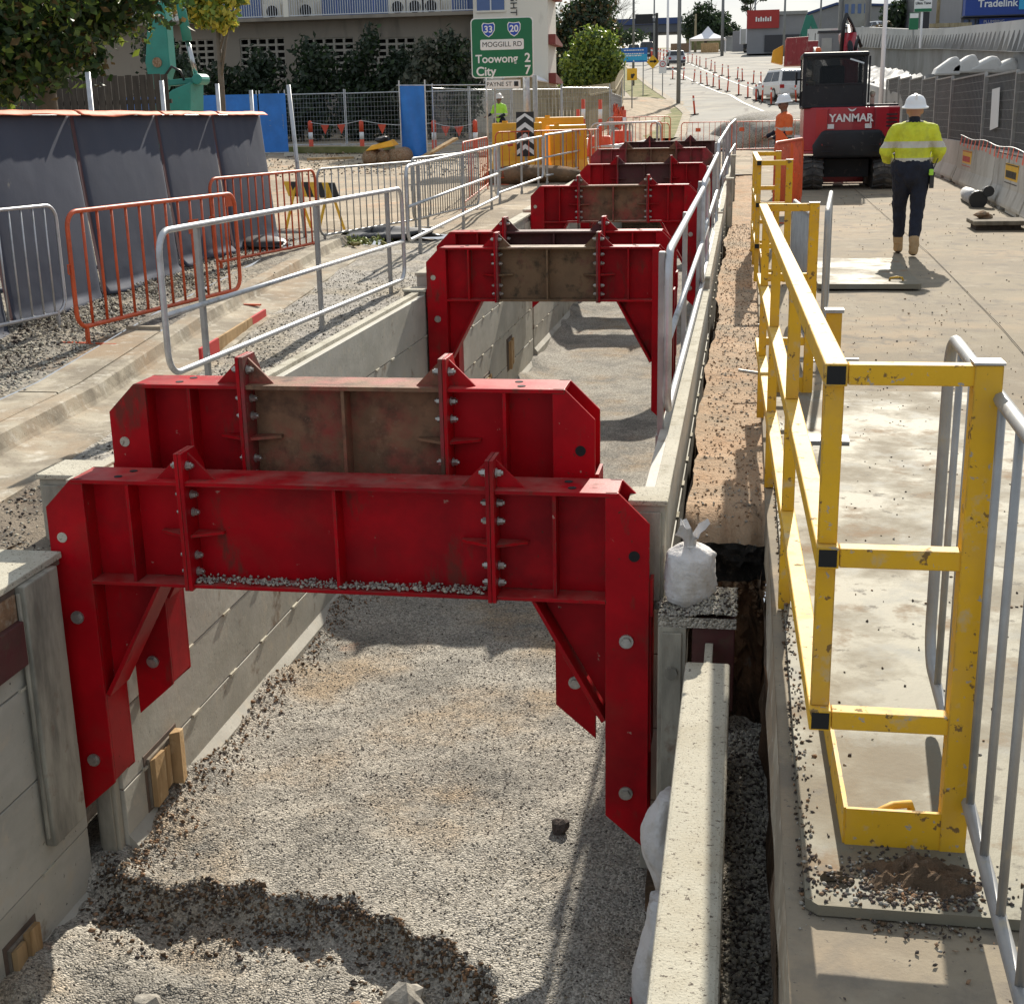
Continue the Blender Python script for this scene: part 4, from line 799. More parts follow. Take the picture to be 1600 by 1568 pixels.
# ---------------------------------------------------------------- acoustic blankets on the left fence
BY = [7.2, 9.05, 10.92, 12.72, 14.7, 16.35, 18.1]
BL = ['grey acoustic blanket hanging outside the left edge of the picture', 'leftmost grey acoustic blanket, cut by the picture edge, lower orange-topped', 'grey acoustic blanket with a pale fold, behind the silver crowd barrier', 'grey acoustic blanket behind the near end of the nearest orange barrier', 'grey acoustic blanket behind the middle of the nearest orange barrier', 'last grey acoustic blanket, at the right end of the row']
for i in range(1, 6):
    y0, y1 = BY[i], BY[i+1]; zb = vz(-6.4, (y0+y1)/2); t = thing('acoustic_blanket', BL[i], 'blanket', (-6.4, y0, zb), 0, 'grey acoustic blankets hung on the fence')
    zt = 2.06 if i > 1 else 2.0
    def fn(u, v, y0=y0, y1=y1, i=i, zt=zt, zb=zb):
        y = y0+.035+(y1-y0-.07)*u; e = math.sin(math.pi*u)
        bel = (.010+.008*((i*7) % 4))*math.sin(math.pi*min(1, v*1.05))*e**.5+.012*e**.2
        wr = .005*vnoise(u*2+i*3, v*1.5, 1.0)+.003*math.sin(u*(17+3*i)+i)*max(0, v-.72)/.28+.03*vnoise(u*2.5, v*5+i, 1.5)*max(0, .3-v)
        z = zt-.02-(1-v)*(zt-zb-.03); lean = .15*(1-v)**1.1
        if v < .05: lean += .05*(.05-v)/.05*(1+.6*math.sin(u*7+i*2)); z += .008*(1+math.sin(u*9+i))
        return (-6.5+lean+bel+wr, y, z)
    m = MB(); m.grid(44, 56, fn); q = m.build('quilt', 'blanket', t, smooth=True); q.modifiers.new('solid', 'SOLIDIFY').thickness = .03
    m = MB(); m.grid(2, 30, lambda u, v: (-6.505+.16*(1-v)**1.1, y0-.035+.07*u, zb+.02+(zt-zb)*v)); m.build('edge_trim', 'blanket_trim', t)
    def fo(u, v, y0=y0, y1=y1, zt=zt, i=i): return (-6.56+.155*v+.015*vnoise(u*6, i, 2)*v, y0+.03+(y1-y0-.06)*u, zt+.006+.010*math.sin(math.pi*min(1, v*1.2))+.006*vnoise(u*5+i*5, v*2, 1.5)-.035*max(0, v-.7)/.3*(1+.35*vnoise(u*3, i*2, 1.2)))
    m = MB(); m.grid(24, 8, fo); q = m.build('top_fold', 'orange_fabric', t, smooth=True); q.modifiers.new('solid', 'SOLIDIFY').thickness = .006
t = thing('blanket_fence', 'galvanised post and rail frame carrying the grey acoustic blankets', 'fence', (-6.6, 9, .1))
for y, x, zt in ((9.6, -6.62, 2.45), (11.5, -6.62, 2.47), (13.4, -6.62, 2.46), (15.2, -6.62, 2.42), (16.9, -6.62, 2.42), (18.05, -6.6, 2.36)):
    m = MB(); m.cyl((x, y, .1), (x, y, zt), .026, 10); m.build('pole', 'galv', t, smooth=True)
m = MB(); m.cyl((-6.6, 7.2, 2.02), (-6.6, 18.2, 2.03), .022, 10); m.build('top_rail', 'galv', t, smooth=True)
m = MB(); m.cyl((-6.6, 7.2, .5), (-6.6, 18.2, .55), .022, 10); m.build('low_rail', 'galv', t, smooth=True)
m = MB(); m.cyl((-6.05, 18.35, .2), (-6.12, 18.2, 2.42), .028, 10); tag(m.build('fence_pole', 'galv', smooth=True), 'leaning galvanised pole at the right end of the grey blankets', 'pole')
# striped barricade behind the orange barrier
t = thing('barricade', 'black and yellow striped barricade board on trestle legs', 'barricade', (-6.5, 20.0, .29))
for k in range(8):
    x0 = -6.83+.10*k; m = MB(); m.prism([(x0, .86-.006*k), (x0+.10, .86-.006*k), (x0+.03, 1.08-.004*k), (x0-.07, 1.08-.004*k)], 'y', 20.0, 20.03); m.build('stripe', 'hazard_black' if k % 2 else 'hazard_yellow', t)
for x in (-6.72, -6.2):
    for s in (-1, 1): m = MB(); m.bar((x, 20.05+s*.03, 1.0), (x+s*.14, 20.05+s*.25, .3), .03, .03); m.build('leg', 'hazard_yellow', t)
# black plastic and hose on the ground
m = MB(); m.blob((-5.35, 19.6, .30), (.75, .35, .10), 3, .5, 5, -.3); tag(m.build('plastic_sheet', 'black_plastic', smooth=True), 'crumpled black plastic on the ground behind the guard rail', 'plastic sheet')
m = MB(); m.blob((-6.1, 16.9, .42), (.3, .22, .08), 3, .5, 9, -.3); tag(m.build('plastic_sheet', 'black_plastic', smooth=True), 'small black plastic heap at the foot of the second orange barrier', 'plastic sheet')
P = [(random.gauss(-5.6, .25), random.gauss(18.9, .35), .26+random.random()*.05) for _ in range(400)]
tag(stones('dry_weeds', P, .03, ['grass', 'leaf_light'], seed=21, jitter=.8), 'dry weeds growing at the end of the kerb', 'weeds', kind='stuff')

# ---------------------------------------------------------------- people
def person(label, loc, rz, caps, ells, rules, voxel=.014, hatm='hat_white', hat=None, extra=None):
    """caps: (p, q, r1, r2, material); ells: (centre, radii, material)"""
    t = thing('person', label, 'person', loc, rz)
    m = MB(); src = []
    for p, q, r1, r2, ms in caps:
        p, q = Vector(p), Vector(q); d = (q-p); n = 8; pts = []; rs = []
        u = d.normalized()
        for k in range(5): a = math.pi/2*k/4; pts.append(p-u*r1*math.cos(a)); rs.append(max(.0015, r1*math.sin(a)))
        for k in range(5): a = math.pi/2*k/4; pts.append(q+u*r2*math.sin(a)); rs.append(max(.0015, r2*math.cos(a)))
        m.tube(pts, rs, 14); src.append((p, q, (r1+r2)/2, ms))
    for c, rad, ms in ells:
        m.lathe([(max(.002, rad[0]*math.sin(math.pi*k/14)), -rad[2]*math.cos(math.pi*k/14)) for k in range(15)], c, 20, 1, rad[1]/rad[0]); src.append((Vector(c), Vector(c), min(rad), ms))
    names = []
    for s in src:
        if s[3] not in names: names.append(s[3])
    me = m.mesh('body', names); o = bpy.data.objects.new('body', me); COL.objects.link(o)
    md = o.modifiers.new('r', 'REMESH'); md.mode = 'VOXEL'; md.voxel_size = voxel; sm = o.modifiers.new('s', 'SMOOTH'); sm.iterations = 4; sm.factor = .5
    dg = bpy.context.evaluated_depsgraph_get(); me2 = bpy.data.meshes.new_from_object(o.evaluated_get(dg)); bpy.data.objects.remove(o)
    nv_ = [(v_.co.copy(), v_.normal.copy()) for v_ in me2.vertices]; co_ = []
    for c_, n_v in nv_:
        k_ = .0065*mnoise.noise(Vector((c_.x*11, c_.y*11, c_.z*7)))+.0045*mnoise.noise(Vector((c_.x*26, c_.y*26, c_.z*15)))
        co_.extend(c_+n_v*k_*2.2 if .12 < c_.z < 1.5 else c_)
    me2.vertices.foreach_set('co', co_)
    me2.materials.clear()
    for s in names: me2.materials.append(MATS[s])
    idx = []; C_ = np.empty(len(me2.polygons)*3); me2.polygons.foreach_get('center', C_); C_ = C_.reshape(-1, 3); D_ = []
    for p, q, r, ms in src:
        p_, d_ = np.array(p), np.array(q-p); L2 = d_@d_; k = np.clip(((C_-p_)@d_)/(L2 if L2 > 0 else 1), 0, 1); D_.append(np.linalg.norm(C_-p_-k[:, None]*d_, axis=1)-r)
    bi = np.argmin(np.array(D_), axis=0)
    for fi, f in enumerate(me2.polygons):
        c = f.center; ms = src[bi[fi]][3]; r_ = rules(c, ms) if rules else None
        if r_:
            if r_ not in names: names.append(r_); me2.materials.append(MATS[r_])
            ms = r_
        idx.append(names.index(ms))
    me2.polygons.foreach_set('material_index', idx); me2.polygons.foreach_set('use_smooth', [True]*len(me2.polygons))
    inst(me2, 'body', t)
    if hat:
        hx, hy, hz, tilt = hat; m = MB()
        m.lathe([(.165, -.008), (.168, .004), (.138, .022), (.130, .05), (.118, .09), (.09, .125), (.05, .143), (.004, .148)], (0, 0, 0), 28, .92, 1.08)
        m.box(-.012, .012, -.125, .12, .10, .152); me = m.mesh('hard_hat', hatm, True); h = inst(me, 'hard_hat', t, (hx, hy, hz), (tilt, 0, 0)); me.set_sharp_from_angle(angle=R(50))
    if extra: extra(t)
    return t
def hand(c, d, side, ms, s=1.0):
    """five short capsules rooted in a palm: c wrist, d direction"""
    c, d = Vector(c), Vector(d).normalized(); r = d.cross(Vector((0, 0, 1))).normalized()
    out = [(c, c+d*.07*s, .032*s, .036*s, ms)]
    for k, (o, l) in enumerate(((-.030, .065), (-.010, .078), (.011, .072), (.030, .055))):
        a = c+d*.075*s+r*o*s; b = a+d*l*.6*s; e = b+(d*.5+Vector((0, 0, -.8))).normalized()*l*.5*s; out += [(a, b, .0105*s, .0095*s, ms), (b, e, .0095*s, .008*s, ms)]
    a = c+d*.03*s-r*.03*side*s; out += [(a, a+(d*.7-r*side*.6)*.06*s, .012*s, .009*s, ms)]
    return out
# walking worker, seen from behind (local +Y is forward); height about 1.82
def wk_rules(c, ms):
    if ms == 'hi_yellow':
        if c.z < 1.13 and abs(c.x) < .24: return 'reflective' if c.z > 1.055 else 'navy_cloth'
        if 1.245 < c.z < 1.315: return 'reflective'
        if c.z > 1.535: return 'navy_cloth' if abs(c.x) < .10 else None
    if ms == 'boot' and c.z < .03: return 'sole'
    if ms == 'skin' and c.z > 1.685 and c.y < -.02: return 'hair'
    return None
caps = [((0, 0, 1.02), (0, .01, 1.12), .165, .17, 'hi_yellow'), ((-.05, 0, 1.12), (-.07, 0, 1.42), .15, .135, 'hi_yellow'), ((.05, 0, 1.12), (.07, 0, 1.42), .15, .135, 'hi_yellow'), ((-.17, 0, 1.445), (.17, 0, 1.445), .085, .085, 'hi_yellow'), ((0, 0, 1.46), (0, .01, 1.54), .09, .068, 'hi_yellow'),
        ((0, .015, 1.52), (0, .03, 1.62), .062, .066, 'skin'),
        ((-.2, 0, 1.44), (-.30, .02, 1.20), .083, .078, 'hi_yellow'), ((.2, 0, 1.44), (.30, .02, 1.20), .083, .078, 'hi_yellow'), ((-.30, .02, 1.20), (-.275, .16, 1.12), .074, .066, 'hi_yellow'), ((.30, .02, 1.20), (.285, .13, 1.13), .074, .066, 'hi_yellow'),
        ((-.275, .16, 1.12), (-.12, .34, 1.16), .05, .04, 'navy_cloth'), ((.285, .13, 1.13), (.20, .30, 1.05), .055, .043, 'navy_cloth'),
        ((-.085, 0, 1.0), (.085, 0, 1.0), .155, .155, 'navy_cloth'), ((0, -.03, .94), (0, -.02, 1.03), .15, .165, 'navy_cloth'),
        ((-.10, -.01, .90), (-.105, .15, .52), .118, .082, 'navy_cloth'), ((-.105, .15, .52), (-.095, .18, .25), .082, .068, 'navy_cloth'),
        ((.10, .0, .90), (.085, -.05, .52), .118, .082, 'navy_cloth'), ((.085, -.05, .52), (.066, -.18, .25), .082, .068, 'navy_cloth'),
        ((-.095, .185, .20), (-.095, .185, .06), .058, .056, 'boot'), ((-.09, .18, .05), (-.10, .34, .045), .052, .046, 'boot'),
        ((.064, -.21, .21), (.06, -.25, .07), .058, .056, 'boot'), ((.06, -.255, .06), (.055, -.10, .045), .052, .046, 'boot')]
caps += hand((-.12, .34, 1.16), (.6, .6, .15), 1, 'skin')+hand((.20, .30, 1.05), (-.3, .9, .3), -1, 'skin')
ells = [((0, .045, 1.68), (.082, .10, .125), 'skin'), ((-.085, .03, 1.66), (.014, .03, .035), 'skin'), ((.085, .03, 1.66), (.014, .03, .035), 'skin'), ((0, .15, 1.66), (.014, .02, .02), 'skin')]
def wk_extra(t):
    m = MB(); m.box(.205, .255, -.10, -.04, .78, .95); m.box(.215, .245, -.09, -.05, .95, .99); r = m.build('radio', 'black_plastic', t, world=False, bevel=.006)
    m = MB(); m.cyl((.235, -.06, .98), (.29, -.02, 1.12), .006, 6); m.build('antenna', 'black_plastic', r, world=False)
    m = MB(); m.box(.19, .24, -.14, -.09, .93, 1.0); m.build('glove', 'hi_green', t, world=False, bevel=.01)
    m = MB(); m.box(-.05, .05, .40, .47, 1.16, 1.175); m.build('phone', 'black_plastic', t, world=False)
person('worker walking away in yellow high-visibility shirt, navy trousers and white hard hat', (1.93, 16.95, .255), R(-3), caps, ells, wk_rules, .0105, hat=(0, .03, 1.70, R(4)), extra=wk_extra)
# worker in orange beside the excavator (faces left / towards camera)
def ow_rules(c, ms):
    if ms == 'hi_orange':
        if c.z < 1.05: return 'navy_cloth'
        if 1.06 < c.z < 1.12 or 1.20 < c.z < 1.26: return 'reflective'
    if ms == 'skin_dark' and c.z > 1.70 and c.y < 0: return 'hair'
    return None
caps = [((0, 0, .98), (0, 0, 1.12), .155, .16, 'hi_orange'), ((-.05, 0, 1.12), (-.07, 0, 1.42), .14, .125, 'hi_orange'), ((.05, 0, 1.12), (.07, 0, 1.42), .14, .125, 'hi_orange'), ((-.16, 0, 1.44), (.16, 0, 1.44), .08, .08, 'hi_orange'), ((0, 0, 1.5), (0, .02, 1.6), .062, .062, 'skin_dark'),
        ((-.19, 0, 1.43), (-.27, .03, 1.17), .077, .066, 'hi_orange'), ((.19, 0, 1.43), (.30, -.02, 1.2), .077, .066, 'hi_orange'),
        ((-.27, .03, 1.17), (-.10, .24, 1.07), .055, .043, 'navy_cloth'), ((.30, -.02, 1.2), (.42, .12, 1.1), .055, .043, 'navy_cloth'),
        ((-.08, 0, .96), (.08, 0, .96), .145, .145, 'navy_cloth'), ((-.1, 0, .88), (-.11, .02, .5), .12, .085, 'navy_cloth'), ((-.11, .02, .5), (-.11, -.02, .14), .085, .065, 'navy_cloth'), ((.1, 0, .88), (.11, .03, .5), .12, .085, 'navy_cloth'), ((.11, .03, .5), (.11, -.02, .14), .085, .065, 'navy_cloth'),
        ((-.11, -.03, .06), (-.12, .12, .05), .05, .046, 'boot'), ((.11, -.03, .06), (.12, .12, .05), .05, .046, 'boot')]
caps += hand((-.10, .24, 1.07), (.7, .5, -.1), 1, 'skin_dark')+hand((.42, .12, 1.1), (.6, .6, -.2), -1, 'skin_dark')
ells = [((0, .03, 1.69), (.08, .10, .12), 'skin_dark'), ((-.082, .02, 1.67), (.014, .03, .035), 'skin_dark'), ((.082, .02, 1.67), (.014, .03, .035), 'skin_dark'), ((0, .13, 1.665), (.016, .025, .025), 'skin_dark'), ((-.03, .115, 1.70), (.014, .012, .008), 'hair'), ((.03, .115, 1.70), (.014, .012, .008), 'hair'), ((0, .12, 1.615), (.026, .012, .007), 'hair')]
person('worker in orange shirt and white hard hat standing left of the excavator', (.70, 27.6, .40), R(115), caps, ells, ow_rules, .014, hat=(0, .02, 1.73, R(-6)))
# worker in green vest behind the sign
def gw_rules(c, ms):
    if ms == 'hi_green' and 1.14 < c.z < 1.2: return 'reflective'
    return None
c2 = [(p, q, a, b, {'hi_orange': 'hi_green', 'skin_dark': 'skin_dark'}.get(ms, ms)) for p, q, a, b, ms in caps]
person('worker in bright green vest and pale hard hat behind the yellow barriers', (-8.75, 49.2, .93), R(165), c2, ells, gw_rules, .018, hatm='hat_dirty', hat=(0, .02, 1.73, R(-8)))

# ---------------------------------------------------------------- red excavator
ex = thing('excavator', 'red mini excavator with black cab, rear towards the camera', 'excavator', (2.04, 30.2, .40))
def exb(name, ms, parent=None, smooth=False, bevel=0): return m.build(name, ms, parent or ex, smooth=smooth, bevel=bevel)
# tracks
for side, (xa, xb) in enumerate(((1.12, 1.56), (2.54, 2.98))):
    y0, y1, zb, h = 28.95, 31.5, .40, .58; prof = []
    r = h/2
    for k in range(9): a = R(90+180*k/8); prof.append((y0+r+r*math.cos(a), zb+r+r*math.sin(a)))
    for k in range(9): a = R(-90+180*k/8); prof.append((y1-r+r*math.cos(a), zb+r+r*math.sin(a)))
    m = MB(); m.prism(prof, 'x', xa+.015, xb-.015); tr = exb('track', 'rubber', bevel=.01)
    n = len(prof)
    per = []; 
    for i in range(n): per.append((Vector(prof[i]), Vector(prof[(i+1) % n])))
    tot = sum((b-a).length for a, b in per); N = 40; step = tot/N; acc = 0; pos = 0; q = 0
    for a, b in per:
        L_ = (b-a).length
        while pos < acc+L_ and q < N:
            p = a.lerp(b, (pos-acc)/L_); tn = (b-a).normalized(); nn = Vector((tn.y, -tn.x)); 
            c = p+nn*.004
            m = MB()
            for hx in (0, 1):
                xx0 = xa if hx == 0 else (xa+xb)/2+.012; xx1 = (xa+xb)/2-.012 if hx == 0 else xb; sk = .03 if hx == 0 else -.03
                d0 = tn*.032; v = []
                for (px_, of) in ((xx0, sk), (xx1, -sk)):
                    for s_, k_ in ((-1, 0), (1, 0), (1, 1), (-1, 1)):
                        w2 = p+d0*s_+tn*of+nn*(-.01+.034*k_); v.append((px_, w2.x, w2.y))
                m.add(v, [(0, 1, 2, 3), (7, 6, 5, 4), (0, 4, 5, 1), (1, 5, 6, 2), (2, 6, 7, 3), (3, 7, 4, 0)])
            m.build('grouser', 'rubber', tr); pos += step; q += 1
        acc += L_
    m = MB(); m.box(xa+.06, xb-.06, y0+.35, y1-.35, zb+.15, zb+.62); m.build('track_frame', 'machine_dark', tr)
m = MB(); m.box(1.6, 2.5, 29.6, 30.9, .62, .98); m.cyl((2.05, 30.25, .95), (2.05, 30.25, 1.14), .5, 20); exb('undercarriage', 'machine_dark')
m = MB(); m.prism([(31.55, .42), (31.62, .42), (31.72, .62), (31.62, .82), (31.55, .8)], 'x', 1.12, 2.98); m.bar((1.6, 30.9, .7), (1.6, 31.6, .6), .1, .12); m.bar((2.5, 30.9, .7), (2.5, 31.6, .6), .1, .12); exb('blade', 'machine_red', bevel=.01)
# house: lower bumper, red upper
def roundrear(x0, x1, yf, yr, b, n=8):
    pts = [(x0, yf)]
    for k in range(n+1): u = k/n; pts.append((x0+(x1-x0)*u, yr+b*(2*u-1)**2+(.12*(abs(2*u-1) > .95))))
    pts.append((x1, yf)); return pts
m = MB(); m.prism(roundrear(1.12, 3.06, 31.3, 29.02, .22), 'z', 1.10, 1.16); m.prism(roundrear(1.13, 3.05, 31.3, 29.03, .22), 'z', 1.16, 2.02); exb('engine_cover', 'machine_red', bevel=.03)
m = MB()
def bump(u, v):
    x = 1.36+1.44*u; zt = 1.56 if .12 < u < .88 else 1.56-.30*(.12-min(u, 1-u))/.12; z = 1.04+(zt-1.04)*v; return (x, 28.96+.20*(2*u-1)**2-.03*math.sin(math.pi*v), z)
m.grid(28, 8, bump); o = exb('rear_bumper', 'machine_dark', smooth=True); o.modifiers.new('solid', 'SOLIDIFY').thickness = -.06
m = MB(); m.box(1.55, 2.6, 28.92, 28.96, 1.26, 1.275); m.box(1.5, 2.65, 28.925, 28.96, 1.14, 1.155); exb('bumper_rib', 'machine_dark')
for xx in (1.5, 2.5): m = MB(); m.box(xx, xx+.16, 28.99, 29.03, 1.27, 1.305); exb('tail_lamp', 'tail_red')
m = MB(); m.box(1.95, 2.14, 28.905, 28.925, 1.345, 1.415); pl = exb('number_plate', 'sign_white')
m = MB(); m.box(1.98, 2.11, 28.90, 28.904, 1.365, 1.395); m.build('plate_print', 'shop_grey', pl)
m = MB(); m.box(1.595, 1.60, 29.005, 29.05, 1.62, 1.99); m.box(2.525, 2.53, 29.02, 29.06, 1.62, 1.99); exb('cover_seam', 'machine_dark')
for xx in (1.60, 2.34): m = MB(); m.box(xx, xx+.13, 29.02, 29.04, 1.60, 1.69); exb('warning_decal', 'sign_white')
m = MB(); m.box(2.43, 2.455, 28.99, 29.03, 1.66, 1.86); exb('latch', 'chrome')
m = MB(); m.prism([(1.98, 2.0), (2.07, 1.96), (2.16, 2.0), (2.11, 1.94), (2.07, 1.93), (2.03, 1.94)], 'y', 28.985, 29.005); exb('badge', 'chrome')
letter('YANMAR', .21, 'sign_white', ex, (2.06-2.04, 28.995-30.2, 1.80-.40), (R(90), 0, 0), 'brand_lettering', bold=.006)
m = MB()
for k in range(4): m.box(2.72, 2.98, 29.14+.05*k*0, 29.16, 1.62+.075*k, 1.65+.075*k)
exb('vent_slots', 'machine_dark')
m = MB(); m.box(2.40, 3.02, 29.5, 31.2, 2.02, 2.07); exb('top_cover', 'machine_dark', bevel=.01)
# cab
cx0, cx1, cy0, cy1, cz0, cz1 = 1.08, 2.36, 29.25, 30.75, 2.0, 3.06
m = MB(); m.box(cx0, cx1, cy0, cy1, cz0, cz0+.06); cab = exb('cab', 'machine_dark', bevel=.03); m = MB(); m.box(cx0-.01, cx1+.02, cy0-.03, cy1+.05, cz1-.06, cz1+.03); m.build('cab_roof', 'machine_dark', cab, bevel=.03)
for x in (cx0, cx1-.07):
    for y in (cy0, cy1-.07): m = MB(); m.box(x, x+.07, y, y+.07, cz0+.05, cz1-.04); m.build('cab_pillar', 'machine_dark', cab)
m = MB(); m.box(cx0+.02, cx1-.02, cy0+.02, cy0+.05, cz0+.05, cz0+.45); m.build('rear_panel', 'machine_dark', cab)
m = MB(); m.box(cx0+.06, cx1-.06, cy0+.03, cy0+.04, cz0+.45, cz1-.06); g = m.build('rear_window', 'glass_dark', cab)
m = MB(); m.box(cx0+.25, cx1-.1, cy0+.005, cy0+.025, cz0+.455, cz0+.485); m.build('window_rail', 'machine_dark', g)
m = MB(); m.box(cx0+.015, cx0+.025, cy0+.08, cy1-.08, cz0+.35, cz1-.06); m.build('side_window', 'glass_dark', cab)
m = MB(); m.box(cx1-.025, cx1-.015, cy0+.08, cy1-.08, cz0+.3, cz1-.06); m.build('side_window', 'glass_dark', cab)
m = MB(); m.box(cx0+.06, cx1-.06, cy1-.04, cy1-.03, cz0+.2, cz1-.06); m.build('front_window', 'glass_dark', cab)
m = MB(); m.box(1.45, 1.95, 29.85, 30.0, 2.2, 2.85); m.box(1.45, 1.95, 29.9, 30.4, 2.15, 2.3); m.build('seat', 'machine_dark', cab, bevel=.05)
m = MB(); m.bar((2.0, 29.2, 2.95), (2.28, 29.22, 2.86), .02, .03); m.build('wiper', 'chrome', cab)
m = MB(); m.lathe([(.06, 0), (.06, .05), (.05, .09), (.02, .11)], (1.38, 29.5, cz1+.03), 14); m.build('beacon', 'plastic_orange', cab, smooth=True)
m = MB(); m.box(2.46, 2.54, 29.5, 29.6, 2.07, 2.2); m.blob((2.5, 29.55, 2.27), (.06, .06, .08), 2, .1, 3); exb('filler_cap', 'cream_cap')
m = MB(); m.cyl((2.40, 29.3, 2.1), (2.40, 29.3, 3.0), .02, 8); exb('handrail', 'machine_dark')
m = MB(); m.box(cx0-.1, cx0-.06, 30.6, 30.8, 2.5, 2.75); m.bar((cx0, 30.7, 2.6), (cx0-.08, 30.7, 2.6), .03, .03); exb('mirror', 'machine_dark')
# boom in front of the machine
m = MB(); m.prism([(31.2, 1.2), (31.5, 1.3), (32.0, 2.6), (32.6, 3.3), (33.4, 3.5), (33.4, 3.65), (32.4, 3.62), (31.6, 3.0), (31.15, 1.7)], 'x', 2.0, 2.34); bo = exb('boom', 'machine_red', bevel=.03)
m = MB(); m.prism([(33.2, 3.45), (33.7, 3.6), (33.6, 1.3), (33.4, 1.2)], 'x', 2.08, 2.28); exb('dipper_arm', 'machine_red', bevel=.02)
m = MB(); m.tube([(1.98, 31.9, 3.1), (2.0, 31.7, 3.75), (2.05, 31.75, 3.95), (2.2, 32.3, 3.80), (2.32, 32.8, 3.62)], .045, 10); m.tube([(2.28, 31.9, 3.2), (2.33, 32.0, 3.5), (2.42, 32.1, 3.3)], .04, 8); m.build('hose', 'black_plastic', bo, smooth=True)
m = MB(); m.cyl((2.17, 31.7, 3.2), (2.2, 33.2, 3.78), .06, 12); m.build('boom_cylinder', 'machine_dark', bo, smooth=True)
m = MB(); m.cyl((2.05, 32.0, 3.72), (2.14, 33.1, 3.80), .045, 12); m.build('cylinder_rod', 'chrome', bo, smooth=True)
m = MB(); m.prism([(33.2, .5), (33.8, .5), (34.0, .9), (33.7, 1.3), (33.3, 1.3)], 'x', 1.85, 2.5); exb('bucket', 'machine_dark', bevel=.02)
# blue-white post and drum beside the worker
m = MB(); m.cyl((.98, 28.2, .4), (.98, 28.2, 1.5), .06, 12); tag(m.build('bollard_post', 'white_plastic', smooth=True), 'white post between the orange-shirted worker and the excavator track', 'post')

# ---------------------------------------------------------------- concrete barriers and shade fence on the right
def bx(y): return lerp_tab([(10, 3.55), (20.5, 3.98), (26, 4.22), (34, 4.46), (45, 4.62), (60, 4.6)], y)
seg = [14.2, 17.4, 21.4, 25.4, 30.9, 35.0, 39.5, 45.0]
BN = ['outside the right picture edge', 'at the right picture edge, cut by it', 'with the nearer yellow warning plate', 'with the farther orange-yellow warning plate', 'beside the walking worker', 'behind the excavator', 'farthest along the pavement']
for i in range(1, 7):
    y0, y1 = seg[i]+.03, seg[i+1]-.03; x0, x1 = bx(y0), bx(y1); zb = G(4, (y0+y1)/2); t = thing('concrete_barrier', 'pale concrete road barrier '+BN[i], 'concrete barrier', (x0, y0, zb), 0, 'concrete barriers along the right side')
    d = (Vector((x1, y1, 0))-Vector((x0, y0, 0))); Lb = d.length; t.rotation_euler = (0, 0, math.atan2(d.y, d.x)-math.pi/2)
    prof = [(.0, .06), (.30, .06), (.30, .12), (.22, .35), (.19, .86), (.11, .86), (.08, .35), (.0, .12)]
    m = MB(); m.prism([(x, z) for x, z in prof], 'y', 0, Lb); m.build('body', 'barrier_concrete', t, world=False, bevel=.012)
    m = MB(); m.box(.02, .28, .4, Lb*.42, 0, .06); m.box(.02, .28, Lb*.58, Lb-.4, 0, .06); m.build('base_feet', 'barrier_concrete', t, world=False)
    if i in (1, 2):
        m = MB(); m.cyl((.15, .1, .90), (.15, Lb-.1, .90), .028, 10); m.build('top_pipe', 'lime_pipe', t, smooth=True, world=False)
    if i in (2, 3):
        yy = {2: 1.75, 3: 3.9}[i]; m = MB(); m.box(.088, .098, yy-.72, yy+.72, .42, .74); p = m.build('warning_plate', 'sign_yellow', t, world=False); p.rotation_euler = (0, 0, 0)
        m = MB(); m.box(.083, .087, yy-.71, yy+.71, .43, .445); m.box(.083, .087, yy-.71, yy+.71, .715, .73); m.build('plate_border', 'sign_red' if i == 3 else 'sign_black', p, world=False)
        for r_ in range(1):
            q = random.Random(i)
            yc = yy-.55
            while yc < yy+.54:
                w_ = q.uniform(.06, .11); m = MB(); m.box(.083, .087, yc, yc+w_, .52, .63); m.build('worn_lettering', 'sign_red' if i == 3 else 'sign_black', p, world=False); yc += w_+.03
fs = [17.5, 20.6, 23.6, 27.6, 33.2, 36.4, 39.6, 43.0, 46.5, 50.5]
FN = ['at the right picture edge', 'with a white notice tied to it', 'right of the walking worker', 'behind the walking worker', 'left of the walking worker', 'right of the excavator cab', 'partly behind the excavator cab', 'behind the excavator cab', 'farthest, behind the excavator']
FN = ['at the right picture edge', 'next to the right picture edge, left of it', 'carrying a white sheet of paper', 'just right of the yellow-shirted worker', 'directly behind the yellow-shirted worker', 'just left of the yellow-shirted worker', 'nearest to the excavator cab', 'half hidden by the excavator cab', 'farthest, behind the excavator']
